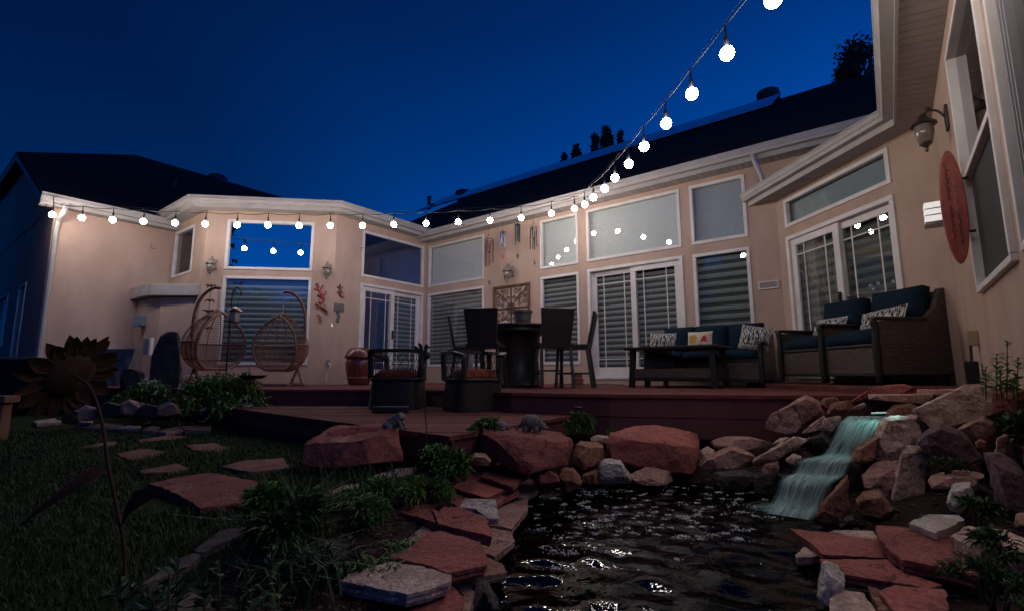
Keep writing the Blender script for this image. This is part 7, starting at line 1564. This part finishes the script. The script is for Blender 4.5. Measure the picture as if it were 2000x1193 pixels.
def rosette(label, pts, n, ls, wd, mm, name='leafy_plant', cat='plant', group=None, upw=.7):
    """several upright leafy stems, each (px, py_base, py_top, Y)"""
    px, pb, pt_, Y = pts[0]; c = at(px, pb, Y); T = thing(name, label, cat, c, group=group); Q = []; m = MB()
    for px, pb, pt_, Y in pts:
        a, b = np.array(at(px, pb, Y)), np.array(at(px + RS.uniform(-4, 4), pt_, Y)); t_ = RS.uniform(.05, 1, n) ** .8; P = a + (b - a) * t_[:, None]; an = RS.uniform(0, 6.283, n)
        D = np.stack([np.cos(an), np.sin(an), RS.uniform(.1, 1, n) * upw * 1.4], 1); Q.append(leaves(P, D, ls * (1.15 - .6 * t_) * RS.uniform(.8, 1.2, n), wd * (1.15 - .6 * t_), .12)); m = MB(); m.tube([Vector(a) - Vector((0, 0, .02)), Vector(b)], [.004, .002], 5); m.build('stem', mat('green_stem', (.05, .08, .02), rough=.7), T)
    quads_obj('leaves', np.concatenate(Q), 4, mm, T); return T
GS_ = 'flowering shrubs by the deck'
shrub('flowering shrub with white spikes beside the shorter standing stone', 288, 785, 6.5, .36, .36, 1900, .085, g_mid, group=GS_, flowers=10, base=-.45)
shrub('larger flowering shrub with white spikes in front of the left egg chair', 425, 772, 6.2, .56, .42, 3600, .085, g_mid, group=GS_, flowers=15, base=-.45)
clump('tall dark ornamental grass clump at the lawn edge', 565, 1000, 1.95, 420, .30, .0032, .055, .75, g_dark, z=-.46)
clump('wispy grass tuft in front of the frog boulder', 690, 925, 3.0, 260, .16, .0035, .16, .5, g_grass, z=-.46, name='grass_tuft', cat='grass tuft')
clump('thin grass tuft left of the round leafy bush', 815, 945, 2.7, 130, .17, .003, .05, .4, g_dark, z=-.47, name='grass_tuft', cat='grass tuft')
clump('low strappy leaved clump below the ornamental grass', 590, 1085, 1.66, 260, .16, .0045, .075, 1.1, g_blue, z=-.47, name='strappy_plant', cat='plant')
shrub('dense strappy rosette plant behind the low clump', 575, 1030, 1.75, .12, .10, 700, .075, g_dark, cat='plant', name='leafy_plant', base=-.47, sq=.55)
shrub('small yellow-green bushy plant beside the ornamental grass', 520, 975, 1.95, .10, .07, 420, .05, g_mid, cat='plant', name='leafy_plant', base=-.46, sq=.6)
GJ = 'low spreading ground cover plants'
shrub('low spreading juniper left of the red flagstones', 735, 966, 2.45, .17, .07, 1200, .055, g_mid, cat='ground cover', name='ground_cover', base=-.49, sq=.5, ry=.22, group=GJ)
shrub('bright low spreading juniper next to the whitish flagstone', 822, 952, 2.6, .17, .07, 1200, .045, g_lime, cat='ground cover', name='ground_cover', base=-.49, sq=.5, ry=.2, group=GJ)
shrub('dark low ground cover below the thin edging stone', 700, 1000, 2.2, .14, .07, 700, .05, g_mid, cat='ground cover', name='ground_cover', base=-.49, sq=.5, group=GJ)
shrub('round leafy bush in front of the lower deck corner', 866, 905, 2.8, .165, .125, 2600, .036, g_mid, cat='bush', name='round_bush', base=-.48, sq=1.2)
GD = 'small green plants by the deck'
shrub('feathery bright plant behind the turtle statue', 955, 838, 3.46, .14, .08, 800, .06, g_lime, cat='plant', name='leafy_plant', base=-.5, sq=.5, group=GD)
shrub('pointed leaved plant against the upper deck fascia', 1131, 828, 4.2, .15, .13, 800, .075, g_mid, cat='plant', name='leafy_plant', base=-.5, sq=.6, group=GD)
shrub('tiny yellow-green tuft left of the long flat-topped boulder', 1196, 845, 4.3, .05, .05, 160, .045, g_lime, cat='plant', name='leafy_plant', base=-.5, sq=.5, group=GD)
clump('weedy tuft beside the thick tan slab', 715, 1090, 1.74, 90, .075, .006, .04, 1.1, g_mid, z=-.485, name='weed', cat='weed')
clump('small weedy tuft behind the large red slab', 790, 1045, 2.0, 90, .05, .004, .035, 1.0, g_mid, z=-.485, name='weed', cat='weed')
rosette('broad pale-leaved plant in the bottom left corner', [(235, 1215, 1130, 1.22), (260, 1200, 1150, 1.25), (330, 1215, 1120, 1.2), (345, 1190, 1100, 1.3), (430, 1215, 1105, 1.22), (400, 1215, 1150, 1.18), (470, 1215, 1160, 1.15), (300, 1215, 1170, 1.15)], 13, .06, .012, g_blue, upw=.9)
rosette('upright leafy weed stems left of the thick tan slab', [(530, 1130, 1060, 1.45), (545, 1200, 1120, 1.3), (515, 1215, 1150, 1.25)], 12, .05, .009, g_dark)
rosette('leafy young shrub growing against the right wall', [(1945, 775, 690, 2.75), (1965, 775, 668, 2.7), (1985, 780, 700, 2.62), (1925, 775, 715, 2.85), (1955, 775, 720, 2.65), (1978, 770, 740, 2.6)], 34, .055, .011, g_mid, name='leafy_shrub', cat='shrub')
shrub('fern-like plant among the right-hand rocks', 1905, 995, 2.2, .10, .07, 300, .05, g_dark, cat='plant', name='leafy_plant', sq=.7)
shrub('dark sprawling plant between the purple boulder and the pale slab', 1850, 908, 2.62, .11, .035, 200, .045, g_dark, cat='plant', name='leafy_plant', sq=.5)
shrub('dark plant on the right edge beside the tall purple rock', 1985, 850, 2.5, .10, .16, 360, .07, g_dark, cat='plant', name='leafy_plant', sq=.6)
shrub('low dark juniper filling the lower right corner', 1940, 1140, 1.45, .14, .08, 900, .03, g_dark, cat='bush', name='juniper', base=-.48, sq=.45)
shrub('dark juniper twigs over the long pale slab at the right', 1965, 1065, 1.75, .12, .06, 400, .045, g_dark, cat='bush', name='juniper', sq=.45)
# lawn
ok = []
N = 150000
gxr, gyr = RS.uniform(-6.4, -.1, N), RS.uniform(.75, 7.6, N)
keep = (gxr - .30 * gyr < -1.47 + .06 * np.sin(gyr * 5)) & (np.abs(gxr / gyr) < 1.16)
deck_side = (gxr + 3.3) * .69 + (gyr - 5.8) * .72         # in front of the lower deck edge
keep &= (deck_side < -.05) & ((gxr > -4.9) | (gyr < 5.6)) & (RS.uniform(0, 1, N) < np.clip(3.2 / gyr, .15, 1) ** 1.2)
for o in list(C.objects):
    if o.name.startswith('flagstone'):
        l_ = o.location
        if l_.x - .3 * l_.y < -1.2:
            V = np.array([(v.co.x + l_.x, v.co.y + l_.y) for v in o.data.vertices]); c0 = V.mean(0); r = np.abs(V - c0).max(0) * .86
            keep &= ((gxr - c0[0]) / r[0]) ** 2 + ((gyr - c0[1]) / r[1]) ** 2 > 1
gxr, gyr = gxr[keep], gyr[keep]; Pz = ground_h(gxr, gyr)
P = np.stack([gxr, gyr, Pz - .004], 1); hh = .034 * RS.uniform(.6, 1.4, len(P)) * (1 + .25 * np.sin(gxr * 3.1 + gyr * 2.3))
gr = quads_obj('grass', blades(P, hh, .0016 + .0008 * gyr[:, None] * .5, .7), 4, g_grass); tag(gr, 'short dark lawn grass around the stepping stones', 'grass', kind='stuff')
# bark mulch chips in the bed
n = 5200; mx_, my_ = RS.uniform(-1.15, .1, n), RS.uniform(.95, 2.7, n); kp = (mx_ - .3 * my_ > -1.45) & (pond_dist(mx_, my_) < -.05); mx_, my_ = mx_[kp], my_[kp]; n = len(mx_)
P = np.stack([mx_, my_, ground_h(mx_, my_) + RS.uniform(.001, .01, n)], 1); a = RS.uniform(0, 6.283, n); l_ = RS.uniform(.004, .014, n)[:, None]; d = np.stack([np.cos(a), np.sin(a), RS.normal(0, .25, n)], 1) * l_; s = np.stack([-np.sin(a), np.cos(a), RS.normal(0, .3, n)], 1) * l_ * .35
tag(quads_obj('bark_mulch', np.stack([P - d - s, P + d - s, P + d + s, P - d + s], 1), 4, mat('bark_chip', (.055, .032, .026), (.11, .07, .058), scale=60, rough=.9)), 'dark bark mulch chips in the planting bed', 'mulch', kind='stuff')
# trees beyond the roof
def tree(label, px, py_top, py_base, Y, w_px, n, ls, conic, group='trees beyond the roof'):
    top = at(px, py_top, Y); bot = at(px, py_base, Y); R0 = w_px / 2 * Y / FPX; T = thing('tree', label, 'tree', (bot.x, bot.y, -.5), group=group); h = top.z - bot.z
    m = MB(); m.tube([Vector((bot.x, bot.y, -.5)), Vector((bot.x, bot.y, bot.z)), top - Vector((0, 0, h * .1))], [.22, .16, .03], 7)
    br_c = []
    for i in range(26):
        f = RS.uniform(.05, .97); rr_ = R0 * ((1 - f) ** .75 if conic else math.sqrt(max(0, 1 - (2 * f - .9) ** 2 * .8))); a = RS.uniform(0, 6.283); q = Vector((bot.x + rr_ * .75 * math.cos(a), bot.y + rr_ * .75 * math.sin(a), bot.z + h * f)); br_c.append(q)
        m.tube([Vector((bot.x, bot.y, q.z - rr_ * .5)), q], [.05, .015], 4)
    m.build('trunk', mat('tree_bark', (.05, .04, .035), rough=.9), T)
    B = np.array([tuple(q) for q in br_c]); w_ = RS.randint(0, len(B), n); rad = R0 * .30; P = B[w_] + RS.normal(0, 1, (n, 3)) * np.array([rad, rad, rad * 1.1]) * .55
    quads_obj('crown', leaves(P, RS.normal(0, 1, (n, 3)), ls * RS.uniform(.7, 1.3, n), ls * .3), 4, g_sil, T)
tree('leftmost small pointed tree top behind the solar panels', 1103, 300, 330, 27, 16, 380, .20, True)
tree('pointed tree top second from the left behind the solar panels', 1127, 280, 330, 27, 24, 700, .20, True)
tree('tall pointed tree top left of the widest one behind the panels', 1162, 264, 320, 27, 22, 700, .20, True)
tree('widest pointed tree top behind the solar panels', 1186, 250, 320, 28, 40, 1300, .20, True)
tree('rightmost pointed tree top behind the solar panels', 1213, 258, 310, 28, 18, 600, .20, True)
tree('leafy round tree rising behind the roof beside the right eave', 1700, 85, 200, 22, 110, 2600, .22, False)
tree('small leafy tree top left of the round tree behind the roof', 1660, 126, 200, 22, 50, 900, .2, False)

# trees at the far end of the yard behind the camera (dark shapes in the window glass); unseen left part raised to shade the side wall
n = 42000; ang = RS.uniform(R_(100), R_(285), n); cl = RS.randint(0, 46, n); ca_ = np.linspace(R_(98), R_(302), 46) + RS.normal(0, .03, 46); chh = RS.uniform(4.2, 5.8, 46) + np.clip(np.linspace(-14, 9, 46), 0, 9); cdist = RS.uniform(13, 17, 46)
an = ca_[cl] + RS.normal(0, .05, n); ds_ = cdist[cl] + RS.normal(0, .9, n); zz = RS.uniform(0, 1, n) ** .8 * chh[cl]
an = np.minimum(an, R_(300)); P = np.stack([ds_ * np.sin(an), ds_ * np.cos(an), zz - .4], 1)
tl = quads_obj('tree_line', leaves(P, RS.normal(0, 1, (n, 3)), RS.uniform(.3, .7, n), .16), 4, g_sil); tag(tl, 'dark tree line round the far end of the yard, mirrored in the windows, raised at the left for shade', 'trees', kind='stuff')
for o in C.objects:
    if o.name.split('.')[0] in ('blades', 'foliage', 'crown', 'weave', 'lattice', 'beading', 'flower_spikes', 'leaves'): o['kind'] = 'stuff'
